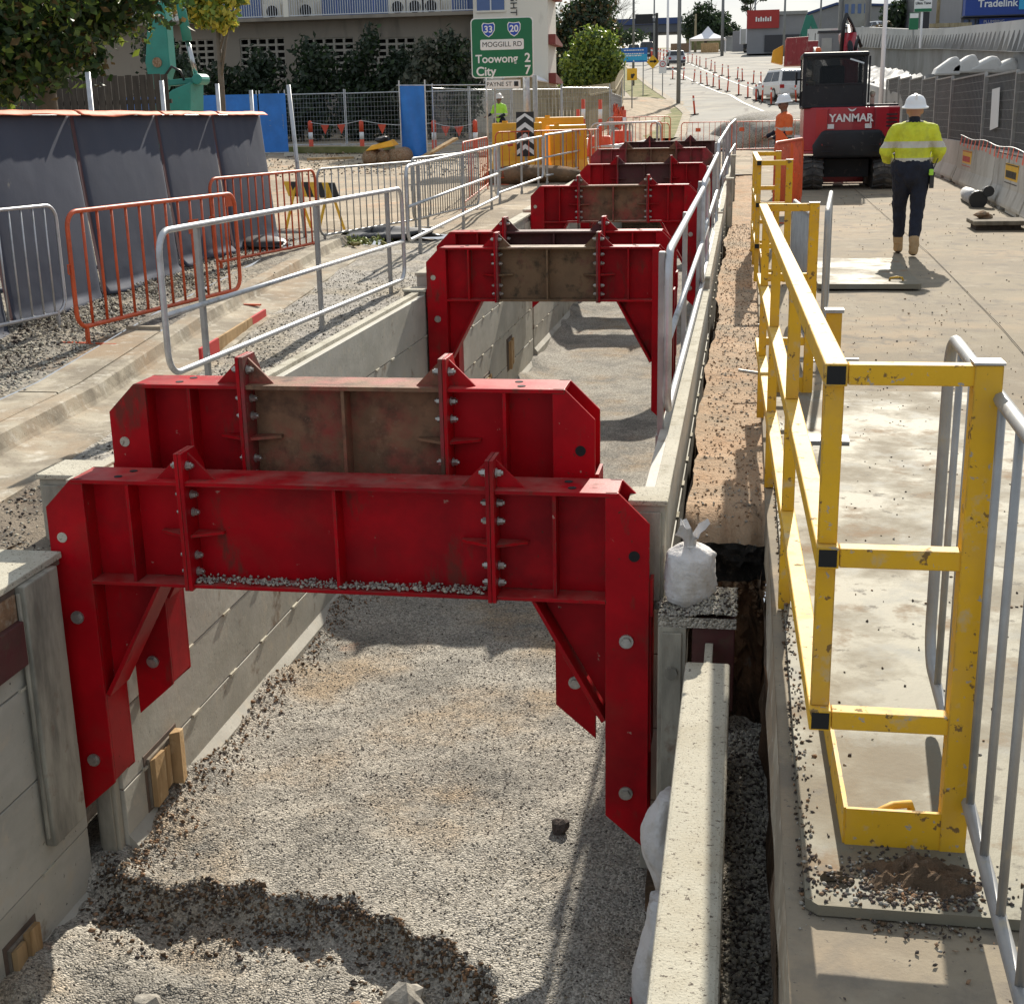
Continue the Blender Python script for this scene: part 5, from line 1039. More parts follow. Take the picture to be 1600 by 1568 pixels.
for i in range(9):
    y0, y1 = fs[i]+.03, fs[i+1]-.03; x0, x1 = bx(y0)-.09+.16, bx(y1)-.09+.16; x0 -= .22; x1 -= .22
    x0 += .28; x1 += .28
    zb = G(4, y0)+.80; zt = lerp_tab([(18, 2.44), (23.4, 2.52), (28, 2.60), (33.4, 2.67), (49.5, 3.07)], y0)
    t = thing('shade_fence_panel', 'dark shade-cloth fence panel '+FN[i], 'fence panel', (x0, y0, zb), 0, 'shade-cloth fence panels above the concrete barriers')
    for a, b in (((x0, y0), (x0, y0)), ((x1, y1), (x1, y1))):
        m = MB(); m.box(a[0]-.03, a[0]+.03, a[1]-.025, a[1]+.025, zb-.45, zt); m.build('post', 'galv_dull', t)
    for z in (zb+.02, zt-.02): m = MB(); m.bar((x0, y0, z), (x1, y1, z), .03, .03); m.build('frame_rail', 'galv_dull', t)
    m = MB(); m.grid(24, 10, lambda u, v: (x0+.03+(x1-x0)*u+.015*math.sin(u*9+i)*math.sin(v*5), y0+(y1-y0)*u, zb+.03+(zt-zb-.06)*v)); m.build('shade_cloth', 'shade_cloth', t, smooth=True)
    m = MB()
    for k in range(1, 9): z = zb+(zt-zb)*k/9; m.bar((x0-.005, y0, z), (x1-.005, y1, z), .006, .006)
    for k in range(1, 26): f = k/26; m.bar((x0+(x1-x0)*f-.008, y0+(y1-y0)*f, zb), (x0+(x1-x0)*f-.008, y0+(y1-y0)*f, zt), .005, .005, (1, 0, 0))
    o = m.build('wire_mesh', 'galv_dull', t); o['kind'] = 'stuff'
    if i == 2:
        f0, f1 = .42, .68; m = MB(); p = lambda f, z: (x0+(x1-x0)*f-.03, y0+(y1-y0)*f, z)
        m.hexa([p(f0, 1.62), p(f1, 1.55), (p(f1, 1.55)[0]+.006, *p(f1, 1.55)[1:]), (p(f0, 1.62)[0]+.006, *p(f0, 1.62)[1:]), p(f0+.03, 2.28), p(f1+.02, 2.26), (p(f1+.02, 2.26)[0]+.006, *p(f1+.02, 2.26)[1:]), (p(f0+.03, 2.28)[0]+.006, *p(f0+.03, 2.28)[1:])]); m.build('white_notice', 'sign_white', t)
# flagging tape along the barrier tops
t = thing('flag_tape', 'sagging tape with short pink flags strung along the concrete barriers', 'flag tape', (4, 21, 1.3))
pts = []
for k in range(41):
    f = k/40; y = 19+11*f; pts.append((bx(y)+.02, y, G(4, y)+1.0+.05*math.cos(f*math.pi*2*3)*.4))
m = MB(); m.tube(pts, .006, 5); m.build('cord', 'sign_white', t)
for k in range(1, 40, 2):
    p = pts[k]; m = MB(); a = random.uniform(-.05, .05); m.add([(p[0]-.004, p[1]-.03, p[2]), (p[0]-.004, p[1]+.03, p[2]), (p[0]-.03, p[1]+.04+a, p[2]-.17), (p[0]-.02, p[1]-.02+a, p[2]-.19)], [(0, 1, 2, 3)]); o = m.build('flag', 'tape_pink', t); o.modifiers.new('solid', 'SOLIDIFY').thickness = .003
# roll on the ground, off-cut at edge
t = thing('fabric_roll', 'grey plastic-wrapped roll lying on the pavement against the barriers', 'roll', (3.85, 25, .33))
m = MB(); m.tube([(3.98, 26.3, .46), (3.9, 25.4, .46), (3.86, 24.2, .46)], [.10, .13, .13], 16); m.build('wrapped_roll', 'roll_grey', t, smooth=True)
m = MB(); m.cyl((3.86, 24.22, .46), (3.85, 24.05, .46), .15, 16); m.cyl((4.02, 24.3, .58), (4.0, 24.0, .60), .09, 12); m.build('roll_end', 'black_plastic', t)
t = thing('pallet_offcut', 'small grey slab lying on the pavement at the right picture edge', 'slab', (3.35, 20.0, .3))
m = MB(); m.box(3.15, 3.9, 19.9, 20.6, .36, .42); m.build('slab', 'timber_grey', t, bevel=.01); m = MB(); m.box(3.2, 3.8, 20.0, 20.5, .285, .36); m.build('packing', 'stone_dark', t); m = MB(); m.blob((3.35, 20.4, .47), (.12, .07, .06), 2, .4, 4); m.build('stone_on_top', 'stone_brown', t)
# yellow/orange water-filled barriers
def wbar(label, p0, p1, h, ms):
    p0, p1 = Vector((*p0, 0)), Vector((*p1, 0)); d = p1-p0; Lb = d.length; z = G(p0.x, p0.y); t = thing('plastic_barrier', label, 'plastic barrier', (p0.x, p0.y, z), math.atan2(d.y, d.x), 'yellow water-filled plastic barriers')
    m = MB(); m.prism([(-.25, 0), (.25, 0), (.25, .18), (.12, .45), (.09, h), (-.09, h), (-.12, .45), (-.25, .18)], 'x', 0, Lb); m.build('shell', ms, t, world=False, bevel=.03)
    for k in range(3): x = Lb*(k+.5)/3; m = MB(); m.box(x-.12, x+.12, -.16, .16, .12, .32); m.build('forklift_pocket', 'plastic_orange', t, world=False)
    m = MB(); m.cyl((Lb*.25, 0, h), (Lb*.25, 0, h+.05), .07, 12); m.build('filler_cap', ms, t, world=False)
wbar('yellow plastic barrier at the left, in front of the green-vested worker', (-6.25, 34.2), (-5.0, 33.9), 1.36, 'plastic_yellow')
wbar('yellow plastic barrier at the right, under the green road sign', (-4.95, 34.6), (-4.1, 35.4), 1.3, 'plastic_yellow')
wbar('yellow plastic barrier lying behind the right one, with a yellow lid', (-5.6, 37.0), (-4.4, 37.6), 1.45, 'plastic_yellow')
# rubble heaps by the barriers
m = MB()
m.blob((-5.1, 33.2, .46), (.85, .6, .33), 5, .7, 11, -.2); tag(m.build('rubble_heap', 'soil'), 'brown earth heap at the foot of the yellow plastic barriers', 'earth heap')
m = MB(); m.blob((.9, 57.0, .62), (2.9, 4.4, 1.22), 5, .16, 12, -.02); m.blob((-1.7, 56.2, .62), (1.6, 3.2, .62), 4, .16, 14, -.02); tag(m.build('gravel_heap', 'fine_gravel', smooth=True), 'large grey gravel heap behind the long orange crowd barrier', 'gravel heap')
for i, (x, y, z, rx, ry, rz_) in enumerate(((-3.6, 42.2, .75, .55, .5, .3), (-3.1, 42.6, .85, .5, .45, .36), (-3.9, 42.0, .62, .4, .4, .2))):
    m = MB(); m.blob((x, y, z), (rx, ry, rz_), 4, .25, 20+i, -.6); tag(m.build('bulk_bag', 'geo_white', smooth=True), ['white bulk bag lying in the middle at the trench end', 'tallest white bulk bag, right one at the trench end', 'smallest white bulk bag, left one at the trench end'][i], 'bulk bag', 'white bags at the trench end')
# ---------------------------------------------------------------- trees and shrubs
def leaf_mesh(name, blobs, n, size, ms, seed, fold=.25, shell=.55, aspect=.5):
    g = np.random.default_rng(seed); B = np.array([b[:3] for b in blobs], float); Rr = np.array([b[3:6] for b in blobs], float)
    vol = Rr.prod(1)**.72; k = g.choice(len(B), n, p=vol/vol.sum())
    d = g.normal(size=(n, 3)); d /= np.linalg.norm(d, axis=1)[:, None]; rad = (shell+(1-shell)*g.random(n))**.8*(1+.16*g.normal(size=n)*(g.random(n) < .35))
    C_ = B[k]+d*Rr[k]*rad[:, None]
    t = g.normal(size=(n, 3)); t[:, 2] -= .5; t /= np.linalg.norm(t, axis=1)[:, None]
    s = np.cross(t, d+.5*g.normal(size=(n, 3))); s /= np.linalg.norm(s, axis=1)[:, None]+1e-9; nn = np.cross(s, t)
    L_ = (size*g.uniform(.6, 1.35, n))[:, None]; W_ = L_*aspect
    V = np.stack([C_-t*L_*.5, C_+s*W_*.5+nn*W_*fold*.5, C_+t*L_*.5, C_-s*W_*.5+nn*W_*fold*.5], 1).reshape(-1, 3)
    F = (np.array([(0, 1, 2), (0, 2, 3)])[None]+4*np.arange(n)[:, None, None]).reshape(-1, 3)
    me = bpy.data.meshes.new(name); me.vertices.add(len(V)); me.vertices.foreach_set('co', V.ravel()); me.loops.add(len(F)*3); me.loops.foreach_set('vertex_index', F.ravel().astype(np.int32))
    me.polygons.add(len(F)); me.polygons.foreach_set('loop_start', np.arange(0, len(F)*3, 3, dtype=np.int32))
    for q in ms: me.materials.append(MATS[q])
    w = np.array([1.0/(1+i*.6) for i in range(len(ms))]); clump = g.integers(0, 1000, len(B)*9)
    mi = g.choice(len(ms), n, p=w/w.sum()); me.polygons.foreach_set('material_index', np.repeat(mi, 2).astype(np.int32)); me.update(); me.validate(); return me
def tree(label, base, top, blobs, n, size, ms, seed, trunk_r=.15, bark='bark', name='tree', limbs=6, shell=.5, aspect=.5, cat='tree', group=None):
    t = thing(name, label, cat, base, 0, group); q = random.Random(seed); b = Vector(base)
    m = MB(); tp = Vector(top); mid = b.lerp(tp, .5)+Vector((q.uniform(-.1, .1), q.uniform(-.1, .1), 0))*(tp-b).length*.15
    m.tube([b-Vector((0, 0, .1)), b.lerp(mid, .5), mid, tp], [trunk_r*1.2, trunk_r, trunk_r*.8, trunk_r*.4], 9)
    m.build('trunk', bark, t, smooth=True)
    for k in range(limbs):
        bl = blobs[q.randrange(len(blobs))]; e = Vector(bl[:3])+Vector((q.uniform(-1, 1)*bl[3], q.uniform(-1, 1)*bl[4], q.uniform(-.2, .8)*bl[5]))*.75; s = b.lerp(tp, q.uniform(.45, .95)); m = MB(); md = s.lerp(e, .5)+Vector((0, 0, .12))*(e-s).length
        m.tube([s, md, e], [trunk_r*.4, trunk_r*.22, trunk_r*.06], 6); m.build('limb', bark, t, smooth=True)
    if n:
        me = leaf_mesh('crown', [(x-b.x, y-b.y, z-b.z, a, c, d) for x, y, z, a, c, d in blobs], n, size, ms, seed, shell=shell, aspect=aspect); inst(me, 'crown', t)
    return t
qq = random.Random(5); bl = []
for k in range(26):
    f = k/25; x = -13.0+3.3*f+qq.uniform(-.25, .2); bl.append((x, 21+qq.uniform(-1.4, 1.2), 4.3-1.0*abs(f-.3)+qq.uniform(-1.0, .5)-.5*(f < .5)+(.9 if f > .7 else 0), .8, .8, .62))
bl += [(-10.6, 20.5, 2.95, .6, .6, .5), (-9.95, 20.4, 2.95, .28, .4, .4), (-11.3, 20.5, 2.75, .8, .7, .5), (-12.2, 20.6, 2.6, .8, .7, .5)]
tree('dark broad-leaved tree overhanging the grey blankets at the top left', (-11.9, 22.5, .35), (-11.2, 21.5, 4.4), bl, 16000, .17, ['leaf_dark', 'leaf_dark', 'leaf_mid', 'leaf_brown', 'leaf_light'], 31, .2, limbs=12, shell=.2, aspect=.55)
bl = [(-15.9, 40, 5.2, .75, .6, .5), (-16.6, 40, 5.5, .6, .5, .45), (-15.3, 39.8, 4.9, .55, .5, .35), (-15.9, 40, 6.2, 1.0, .8, .6), (-14.9, 40, 5.5, .4, .4, .3)]
tree('slim tree with yellow-green leaves in front of the apartment block', (-15.6, 40, .7), (-15.5, 40, 5.5), bl, 2600, .26, ['leaf_yellow', 'leaf_light', 'leaf_yellow', 'leaf_mid'], 33, .11, limbs=5, shell=.3, aspect=.5)
def shrub(label, x, y, h, w, ms, seed, n=2600, cone=False):
    z = G(x, y); q = random.Random(seed); bl = []
    for k in range(9):
        f = k/8; ww = w*(1-.55*f) if cone else w*math.sin(.5+2.3*f*.85); bl.append((x+q.uniform(-.3, .3)*w, y+q.uniform(-.3, .3)*w, z+.4+f*(h-.7), ww*.62, ww*.62, h*.13+.2))
    tree(label, (x, y, z), (x, y, z+h*.7), bl, n, .26, ms, seed, .07, limbs=3, shell=.25, name='shrub', cat='shrub', group='shrubs along the apartment block wall')
D_ = ['leaf_shrub', 'leaf_shrub', 'leaf_dark']
shrub('dark shrub left of the first wall vent, behind the slim tree', -22.2, 57, 3.0, 1.9, D_, 41)
shrub('dark pointed shrub below the first wall vent', -20.2, 57, 3.6, 1.7, D_, 42)
shrub('dark low shrub between the first and second wall vents', -18.8, 57.4, 2.5, 1.5, D_, 43)
shrub('dark bushy shrub covering the second wall vent', -17.9, 57, 3.9, 1.8, D_, 44)
shrub('tallest dark shrub, pointed, at the third wall vent', -15.8, 57, 4.3, 1.6, D_, 45, 3200, True)
shrub('dark shrub right of the tallest one, below the third vent', -14.9, 57.3, 3.5, 1.8, D_, 46)
shrub('grey-green sunlit shrub left of the road sign', -13.2, 56.6, 3.7, 1.5, ['leaf_grey', 'leaf_shrub', 'leaf_grey'], 47, 3000)
shrub('dark grey-green shrub directly behind the road sign', -11.9, 56.8, 4.0, 1.5, ['leaf_shrub', 'leaf_grey', 'leaf_dark'], 48, 3000)
shrub('dark shrub at the far left behind the blue tarpaulin', -24.5, 57, 4.2, 2.4, D_, 49, 3000)
shrub('dark shrub beside the teal excavator arm', -21.8, 51.5, 3.4, 1.6, D_, 50)
bl = [(-9.2, 85, 6.1, 1.5, 1.4, 1.1), (-8.5, 84.5, 5.2, 1.2, 1.2, .9), (-10.2, 85, 5.0, 1.2, 1.2, 1.0), (-9.6, 84.6, 4.3, 1.5, 1.3, .8), (-10.6, 84.5, 3.9, .8, .8, .7), (-8.2, 85, 4.5, .7, .9, .7)]
tree('bright green bushy tree beside the footpath left of the far road', (-9.4, 85.3, 2.7), (-9.3, 85.2, 5.5), bl, 7500, .30, ['leaf_light', 'leaf_mid', 'leaf_light', 'leaf_dark'], 51, .18, shell=.3)
bl = [(-11.6, 95, 7.6, 2.0, 1.6, 1.8), (-10.5, 96, 9.0, 1.8, 1.5, 1.5), (-13, 95, 6.0, 1.6, 1.6, 1.8), (-9.6, 97, 7.0, 1.2, 1.2, 1.2)]
tree('dark dense tree behind the bright green one, next to the cream building', (-11.4, 96, 3.2), (-11.2, 96, 8), bl, 6500, .34, ['leaf_shrub', 'leaf_dark', 'leaf_brown'], 52, .25, shell=.3)
def bare(label, base, h, seed, spread):
    t = thing('bare_tree', label, 'tree', base); q = random.Random(seed); m = MB(); tw = MB()
    def grow(p, d, l, r, dep):
        e = p+d*l; (m if dep < 3 else tw).tube([p, p.lerp(e, .5)+Vector((q.uniform(-1, 1), q.uniform(-1, 1), 0))*l*.06, e], [r, r*.85, r*.66], 5)
        if dep > 5 or r < .006: return
        for k in range(3 if dep < 4 else 2):
            nd = (d+Vector((q.gauss(0, spread), q.gauss(0, spread), q.gauss(.08, .25)))).normalized(); grow(e, nd, l*q.uniform(.62, .85), r*.62, dep+1)
    grow(Vector((0, 0, 0)), Vector((0, 0, 1)), h*.26, .13, 0); m.build('trunk', 'bark_grey', t, world=False); tw.build('branches', 'bark_grey', t, world=False)
bare('leafless grey tree against the sky left of the far road', (-9.6, 104, 3.7), 8.0, 6, .5)
bare('second leafless tree with fine twigs, left of the first', (-12.2, 108, 3.9), 9.0, 9, .5)
far = lambda label, x, y, r, h, seed, ms=('leaf_shrub', 'leaf_dark'), n=2600, sz=.8: tree(label, (x, y, G(x, y)-.2), (x, y, G(x, y)+h*.6), [(x+random.Random(seed+k).uniform(-.6, .6)*r, y+random.Random(seed*3+k).uniform(-.4, .4)*r, G(x, y)+h*(.35+.5*random.Random(seed*7+k).random()), r*.55, r*.55, h*.2) for k in range(8)], n, sz, list(ms), seed, .3, shell=.3)
far('dark round tree behind the white gazebo', -8.0, 262, 4.6, 8.5, 61, n=3500, sz=.7)
far('smaller dark tree left of the light pole, behind the gazebo', -5.2, 268, 3.5, 7.0, 62, sz=.7)
far('low dark tree beside the overpass on the left', -24, 250, 7, 6, 64)
far('dark tree under the left end of the overpass', -33, 240, 9, 8, 66)
# gum tree with open crown
bl = [(-.6, 240, 20.2, 1.3, 1.2, .9), (1.0, 240, 21.4, 1.4, 1.2, .9), (-1.9, 240, 21.6, 1.1, 1, .8), (.2, 240, 22.6, 1.6, 1.2, .8), (2.0, 240, 20.4, .8, .8, .6), (-1.0, 240, 18.8, .7, .7, .5)]
tree('tall open-crowned gum tree against the sky right of the gazebo', (-.3, 240, 12), (0, 240, 21), bl, 1300, .55, ['leaf_shrub', 'leaf_dark'], 63, .22, limbs=10, shell=.3)
for i, (x, y, r, h) in enumerate(((14.0, 125, 3.2, 6.5), (17.5, 122, 3.5, 8), (11.8, 130, 2.6, 5.0), (20.5, 118, 4, 9))):
    far(['dark slim tree behind the parked cars at the top right', 'tall dark tree behind the pole beside the blue shop', 'reddish-brown shrub tree left of the parked cars', 'dark tree mass left of the blue shop'][i], x, y, r, h, 70+i, ('leaf_shrub', 'leaf_dark') if i != 2 else ('leaf_brown', 'leaf_shrub'), 3000, .5)

# ---------------------------------------------------------------- apartment block
ap = thing('apartment_block', 'cream apartment block with balconies above a brown vented base wall', 'building', (-18, 62, 1.5))
m = MB(); YB = 62.0
# base wall as pieces round the vent openings
ops = [(-26.4, -24.3, 4.4, 5.72), (-23.05, -20.9, 3.9, 5.70), (-20.0, -17.65, 2.9, 5.62), (-17.0, -14.8, 3.4, 5.54), (-14.25, -12.3, 4.0, 5.46)]
xs = [-34.0]
for a, b, c, d in ops: m.box(xs[-1], a, YB, YB+.25, 1.0, 6.35); m.box(a, b, YB, YB+.25, d, 6.35); m.box(a, b, YB, YB+.25, 1.0, c); xs.append(b)
m.box(xs[-1], -11.9, YB, YB+.25, 1.0, 6.35); m.box(-34, -11.9, YB+.26, YB+9, 6.0, 6.34); m.build('base_wall', 'render_brown', ap)
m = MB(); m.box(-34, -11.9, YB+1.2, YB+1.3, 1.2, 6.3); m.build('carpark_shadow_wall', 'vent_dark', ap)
for a, b, c, d in ops:
    n = 5; vs = thing('x', '', '') if False else None
    nr = max(3, int((d-c)/.26)); fr = MB()
    for k in range(n+1): x = a+(b-a)*k/n; fr.box(x-.05, x+.05, YB+.06, YB+.2, c, d)
    p = fr.build('vent_grid', 'breeze', ap)
    for r_ in range(nr+1):
        z = c+(d-c)*r_/nr; q = MB(); q.box(a, b, YB+.065, YB+.195, z-.05, z+.05); q.build('vent_course', 'breeze', p)
m = MB(); m.box(-34, -11.9, YB-.9, YB+.2, 6.35, 6.5); m.build('balcony_slab', 'render_brown', ap)
m = MB(); m.box(-34, -11.9, YB+1.4, YB+1.6, 6.5, 12); m.build('upper_wall', 'render_cream', ap)
for x0, x1 in ((-25.6, -22.4), (-18.0, -16.0), (-19.4, -18.1), (-13.3, -11.95)):
    w_ = MB(); w_.box(x0, x1, YB+1.34, YB+1.395, 6.5, 8.7); d_ = w_.build('sliding_door', 'blue_glass', ap)
    for k in range(3): x = x0+(x1-x0)*k/2; q = MB(); q.box(x-.04, x+.04, YB+1.31, YB+1.337, 6.5, 8.7); q.build('door_frame', 'blue_door', d_)
for x in (-20.45,): m = MB(); m.box(x-.12, x+.12, YB-.9, YB+1.4, 6.5, 10); m.build('balcony_divider', 'render_cream', ap)
q = MB(); q.cyl((0, 0, 6.55), (0, 0, 7.55), .016, 5); BAL = q.mesh('baluster', 'rail_white')
m = MB(); m.box(-34, -11.9, YB-.86, YB-.82, 6.53, 6.57); m.box(-34, -11.9, YB-.86, YB-.82, 7.55, 7.6); rl = m.build('balcony_rail', 'rail_white', ap)
for k in range(124): inst(BAL, 'baluster', rl, (-26.0+k*.112+18, YB-.84-62, -1.5))
for x in (-21.6, -20.0, -16.0+.3, -14.9, -14.15):
    m = MB(); m.box(x-.42, x+.42, YB+.6, YB+1.0, 6.5, 7.2); a = m.build('air_conditioner', 'render_cream', ap); q = MB(); q.cyl((x, YB+.575, 6.86), (x, YB+.595, 6.86), .27, 18); q.build('fan_grille', 'vent_dark', a)
# cream wing at the right
m = MB(); m.box(-11.88, -8.62, YB-1.2, YB+1.4, 1.0, 12); w2 = m.build('side_wing', 'render_cream', ap)
m = MB(); m.box(-11.7, -10.5, YB-1.24, YB-1.205, 6.42, 8.5); wi = m.build('window', 'blue_glass', ap); m = MB(); m.box(-11.75, -10.45, YB-1.27, YB-1.245, 6.38, 6.46); m.build('sill', 'render_cream', wi); m = MB(); m.box(-11.12, -11.06, YB-1.27, YB-1.245, 6.46, 8.5); m.build('mullion', 'rail_white', wi)
letter('WRIGHT', .42, 'sign_black', ap, (-10.1+18, YB-1.24-62, 7.05-1.5), (R(90), R(90), 0), 'wall_lettering')
for z in (6.9, 5.0, 3.4): m = MB(); m.prism([(YB-1.1, z), (YB+1.3, z), (YB+1.3, z+.1), (YB-1.1, z+.42)], 'x', -8.615, -8.3); m.build('window_hood', 'roof_red', ap)
m = MB(); m.grid(14, 6, lambda u, v: (-8.6-1.6*(1-u), YB-4.0+3*v, 3.45+.35*math.sin(math.pi*u*.9+.3))); o = tag(m.build('carport_canopy', 'canvas_white', smooth=True), 'small white curved carport roof right of the road sign', 'carport'); o.modifiers.new('s', 'SOLIDIFY').thickness = .06
# ---------------------------------------------------------------- fences at the back left
def paling(label, pts, h, ms, n):
    t = thing('paling_fence', label, 'timber fence', (pts[0][0], pts[0][1], G(*pts[0])), 0); tot = []
    for (a, b) in zip(pts, pts[1:]):
        L_ = math.hypot(b[0]-a[0], b[1]-a[1]); k = max(2, int(L_/.15))
        for i in range(k):
            f = (i+.5)/k; x = a[0]+(b[0]-a[0])*f; y = a[1]+(b[1]-a[1])*f; z = G(x, y); d = Vector((b[0]-a[0], b[1]-a[1], 0)).normalized(); c = Vector((x, y, z)); e = random.uniform(-.03, .03)
            m = MB(); m.bar(c-d*.068+Vector((0, 0, h/2)), c+d*.068+Vector((0, 0, h/2)), .02, h+e); m.build('paling', ms, t)
        m = MB(); p, q = Vector((*a, G(*a)+h*.8)), Vector((*b, G(*b)+h*.8)); m.bar(p+Vector((.03, .04, 0)), q+Vector((.03, .04, 0)), .04, .08); m.build('rail', ms, t)
paling('weathered paling fence coloured dark for tree shade behind the grey blankets at the left', [(-15.5, 26.5), (-11.4, 26.5)], 2.55, 'timber_shaded', 20)
paling('sunlit timber paling fence running back from the cream building', [(-8.9, 57.5), (-6.5, 57.6), (-6.2, 66), (-7.4, 84)], 1.95, 'fence_timber', 20)
def temp_fence(label, p0, p1, h, sheet_ms=None, z0=None, wires=True):
    p0, p1 = Vector((*p0, 0)), Vector((*p1, 0)); z = G(p0.x, p0.y) if z0 is None else z0; d = p1-p0; L_ = d.length; t = thing('temporary_fence', label, 'fence panel', (p0.x, p0.y, z), math.atan2(d.y, d.x), 'temporary site fence panels')
    for x in (.03, L_-.03): m = MB(); m.cyl((x, 0, 0), (x, 0, h+.15), .022, 8); m.build('post', 'galv', t, world=False)
    for zz in (.12, h): m = MB(); m.cyl((0, 0, zz), (L_, 0, zz), .02, 8); m.build('rail', 'galv', t, world=False)
    for x in (.0, L_): m = MB(); m.box(x-.12, x+.12, -.3, .3, 0, .13); m.build('foot_block', 'barrier_concrete', t, world=False)
    if wires:
        m = MB()
        for k in range(1, 12): m.box(0, L_, -.004, .004, h*k/12-.004, h*k/12+.004)
        k = int(L_/.13)
        for i in range(k): x = L_*i/k; m.box(x-.003, x+.003, -.003, .003, .1, h)
        o = m.build('wire_mesh', 'galv_dull', t, world=False); o['kind'] = 'stuff'
    if sheet_ms:
        m = MB(); m.grid(30, 10, lambda u, v: (L_*u, -.03-.03*math.sin(u*13)*math.sin(v*3), .15+(h-.12)*v)); m.build('tarpaulin', sheet_ms, t, smooth=True, world=False)
temp_fence('blue tarpaulin fence panel at the left, behind the teal excavator arm', (-21.6, 46.5), (-19.2, 46.9), 2.1, 'blue_tarp')
temp_fence('blue tarpaulin fence panel in the middle, under the slim tree', (-19.15, 46.9), (-17.0, 47.1), 2.1, 'blue_tarp')
temp_fence('blue tarpaulin fence panel at the right end of the blue row', (-16.95, 47.1), (-16.0, 47.2), 2.1, 'blue_tarp')
fx = [(-17.9, 51.9), (-15.15, 51.6), (-12.6, 51.2), (-10.2, 51.0), (-8.6, 50.9), (-6.9, 52.2), (-5.3, 54.5)]
for i in range(6): temp_fence('wire mesh fence panel '+['left of the flagged orange posts', 'behind the yellow plate heap', 'just right of the tall blue sheet', 'behind the green-vested worker', 'behind the road sign posts', 'in front of the sunlit paling fence'][i], fx[i], fx[i+1], 2.0)
temp_fence('wire mesh fence panel standing across, right of the blue sheet', (-10.35, 45.5), (-9.2, 50.6), 2.2)
temp_fence('wire mesh fence panel beside the footpath, draped with orange tape', (-5.4, 56), (-5.9, 66), 1.9)
temp_fence('farther wire mesh fence panel along the footpath', (-5.9, 66.2), (-7.0, 78), 1.9)
t = thing('blue_sheet', 'tall translucent blue plastic sheet on a fence end', 'plastic sheet', (-10.8, 44.6, .7))
m = MB(); m.grid(16, 20, lambda u, v: (-11.2+.82*u, 44.55+.1*math.sin(u*9+v*4)*.4, .72+2.3*v)); m.build('sheet', 'blue_tarp', t, smooth=True)
m = MB(); m.grid(8, 20, lambda u, v: (-11.2-.02*u, 44.55+.9*u, .72+2.3*v)); m.build('side_sheet', 'blue_tarp', t, smooth=True)
for x in (-11.22, -10.36): m = MB(); m.cyl((x, 44.53, .7), (x, 44.53, 3.2), .025, 8); m.build('pole', 'galv', t)
m = MB(); m.cyl((-11.3, 44.52, 3.05), (-8.0, 47.5, 3.05), .02, 6); m.build('brace', 'galv', t)
# flagged posts
for i, (x, y) in enumerate(((-16.0, 49.8), (-13.9, 49.3), (-10.9, 48.0), (-9.3, 47.4))):
    z = G(x, y); t = thing('delineator_post', ['leftmost', 'second from the left', 'third from the left, right of the blue sheet', 'rightmost, nearest the road sign'][i]+' orange bunting post before the mesh fence', 'bollard', (x, y, z), 0, 'orange bunting posts in front of the mesh fence')
    m = MB(); m.lathe([(.10, 0), (.10, .03), (.085, .06), (.085, .42)], (x, y, z), 12); m.build('lower_tube', 'delin', t, smooth=True)
    m = MB(); m.lathe([(.083, .42), (.083, .68)], (x, y, z), 12); m.build('reflective_band', 'sign_white', t, smooth=True)
    m = MB(); m.lathe([(.085, .68), (.085, 1.02), (.06, 1.08), (.01, 1.10)], (x, y, z), 12); m.build('top_tube', 'delin', t, smooth=True)
t = thing('bunting', 'line of small orange triangular flags strung between bunting posts', 'bunting', (-13, 49, 2))
pts = [(-16.0, 49.75, 1.95), (-13.9, 49.25, 1.98), (-10.9, 47.95, 1.85), (-9.3, 47.35, 1.8)]
for a, b in zip(pts, pts[1:]):
    a, b = Vector(a), Vector(b); m = MB(); m.tube([a.lerp(b, f)-Vector((0, 0, .12*math.sin(math.pi*f))) for f in (0, .25, .5, .75, 1)], .008, 4); m.build('cord', 'sign_white', t)
    for f in (.3, .62):
        p = a.lerp(b, f)-Vector((0, 0, .11)); m = MB(); m.prism([(p.x-.16, p.z), (p.x+.16, p.z), (p.x, p.z-.34)], 'y', p.y-.004, p.y+.004); m.build('flag', 'delin', t)
# heap with yellow plate, timber bits, concrete edge strip
t = thing('equipment_heap', 'yellow compactor plate lying on brown logs beside the blue sheet', 'equipment', (-11.6, 43.4, .6))
m = MB(); m.hexa([(-12.05, 43.0, 1.02), (-11.1, 43.0, 1.16), (-11.1, 43.8, 1.2), (-12.05, 43.8, 1.05), (-11.85, 43.1, 1.2), (-11.2, 43.1, 1.34), (-11.25, 43.7, 1.38), (-11.8, 43.7, 1.24)]); m.build('yellow_plate', 'plastic_yellow', t, bevel=.04)
m = MB(); m.blob((-11.45, 43.3, 1.36), (.22, .18, .12), 2, .4, 8); m.build('engine', 'machine_dark', t)
for k, (x, r) in enumerate(((-11.95, .25), (-11.5, .22), (-11.1, .28))): m = MB(); m.cyl((x, 43.1, .8), (x+.1, 44.1, .85), r, 12); m.build('log', 'stone_brown', t, smooth=True)
for i, (p, q, ms) in enumerate((((-10.3, 43.2, .75), (-9.4, 44.6, 1.35), 'timber'), ((-10.8, 42.2, .7), (-9.0, 42.6, .72), 'fence_timber'), ((-9.6, 43.8, .78), (-8.2, 43.2, .8), 'timber_grey'), ((-14.3, 44, .78), (-12.8, 44.3, .8), 'timber'))):
    m = MB(); m.bar(p, q, .22, .07); tag(m.build('timber_plank', ms), ['pale timber plank propped up beside the blue sheet', 'timber plank lying flat in front of the blue sheet', 'grey plank lying towards the road sign', 'short timber plank left of the yellow plate'][i], 'plank')
m = MB(); m.bar((-17.9, 49.6, 1.0), (-12.6, 48.6, .95), .5, .22); struct(m, 'grass_edge', 'grass')
P = [(random.uniform(-16, -5), random.uniform(36, 49), 0) for _ in range(1500)]; P = [(x, y, G(x, y)+.01) for x, y, z in P]
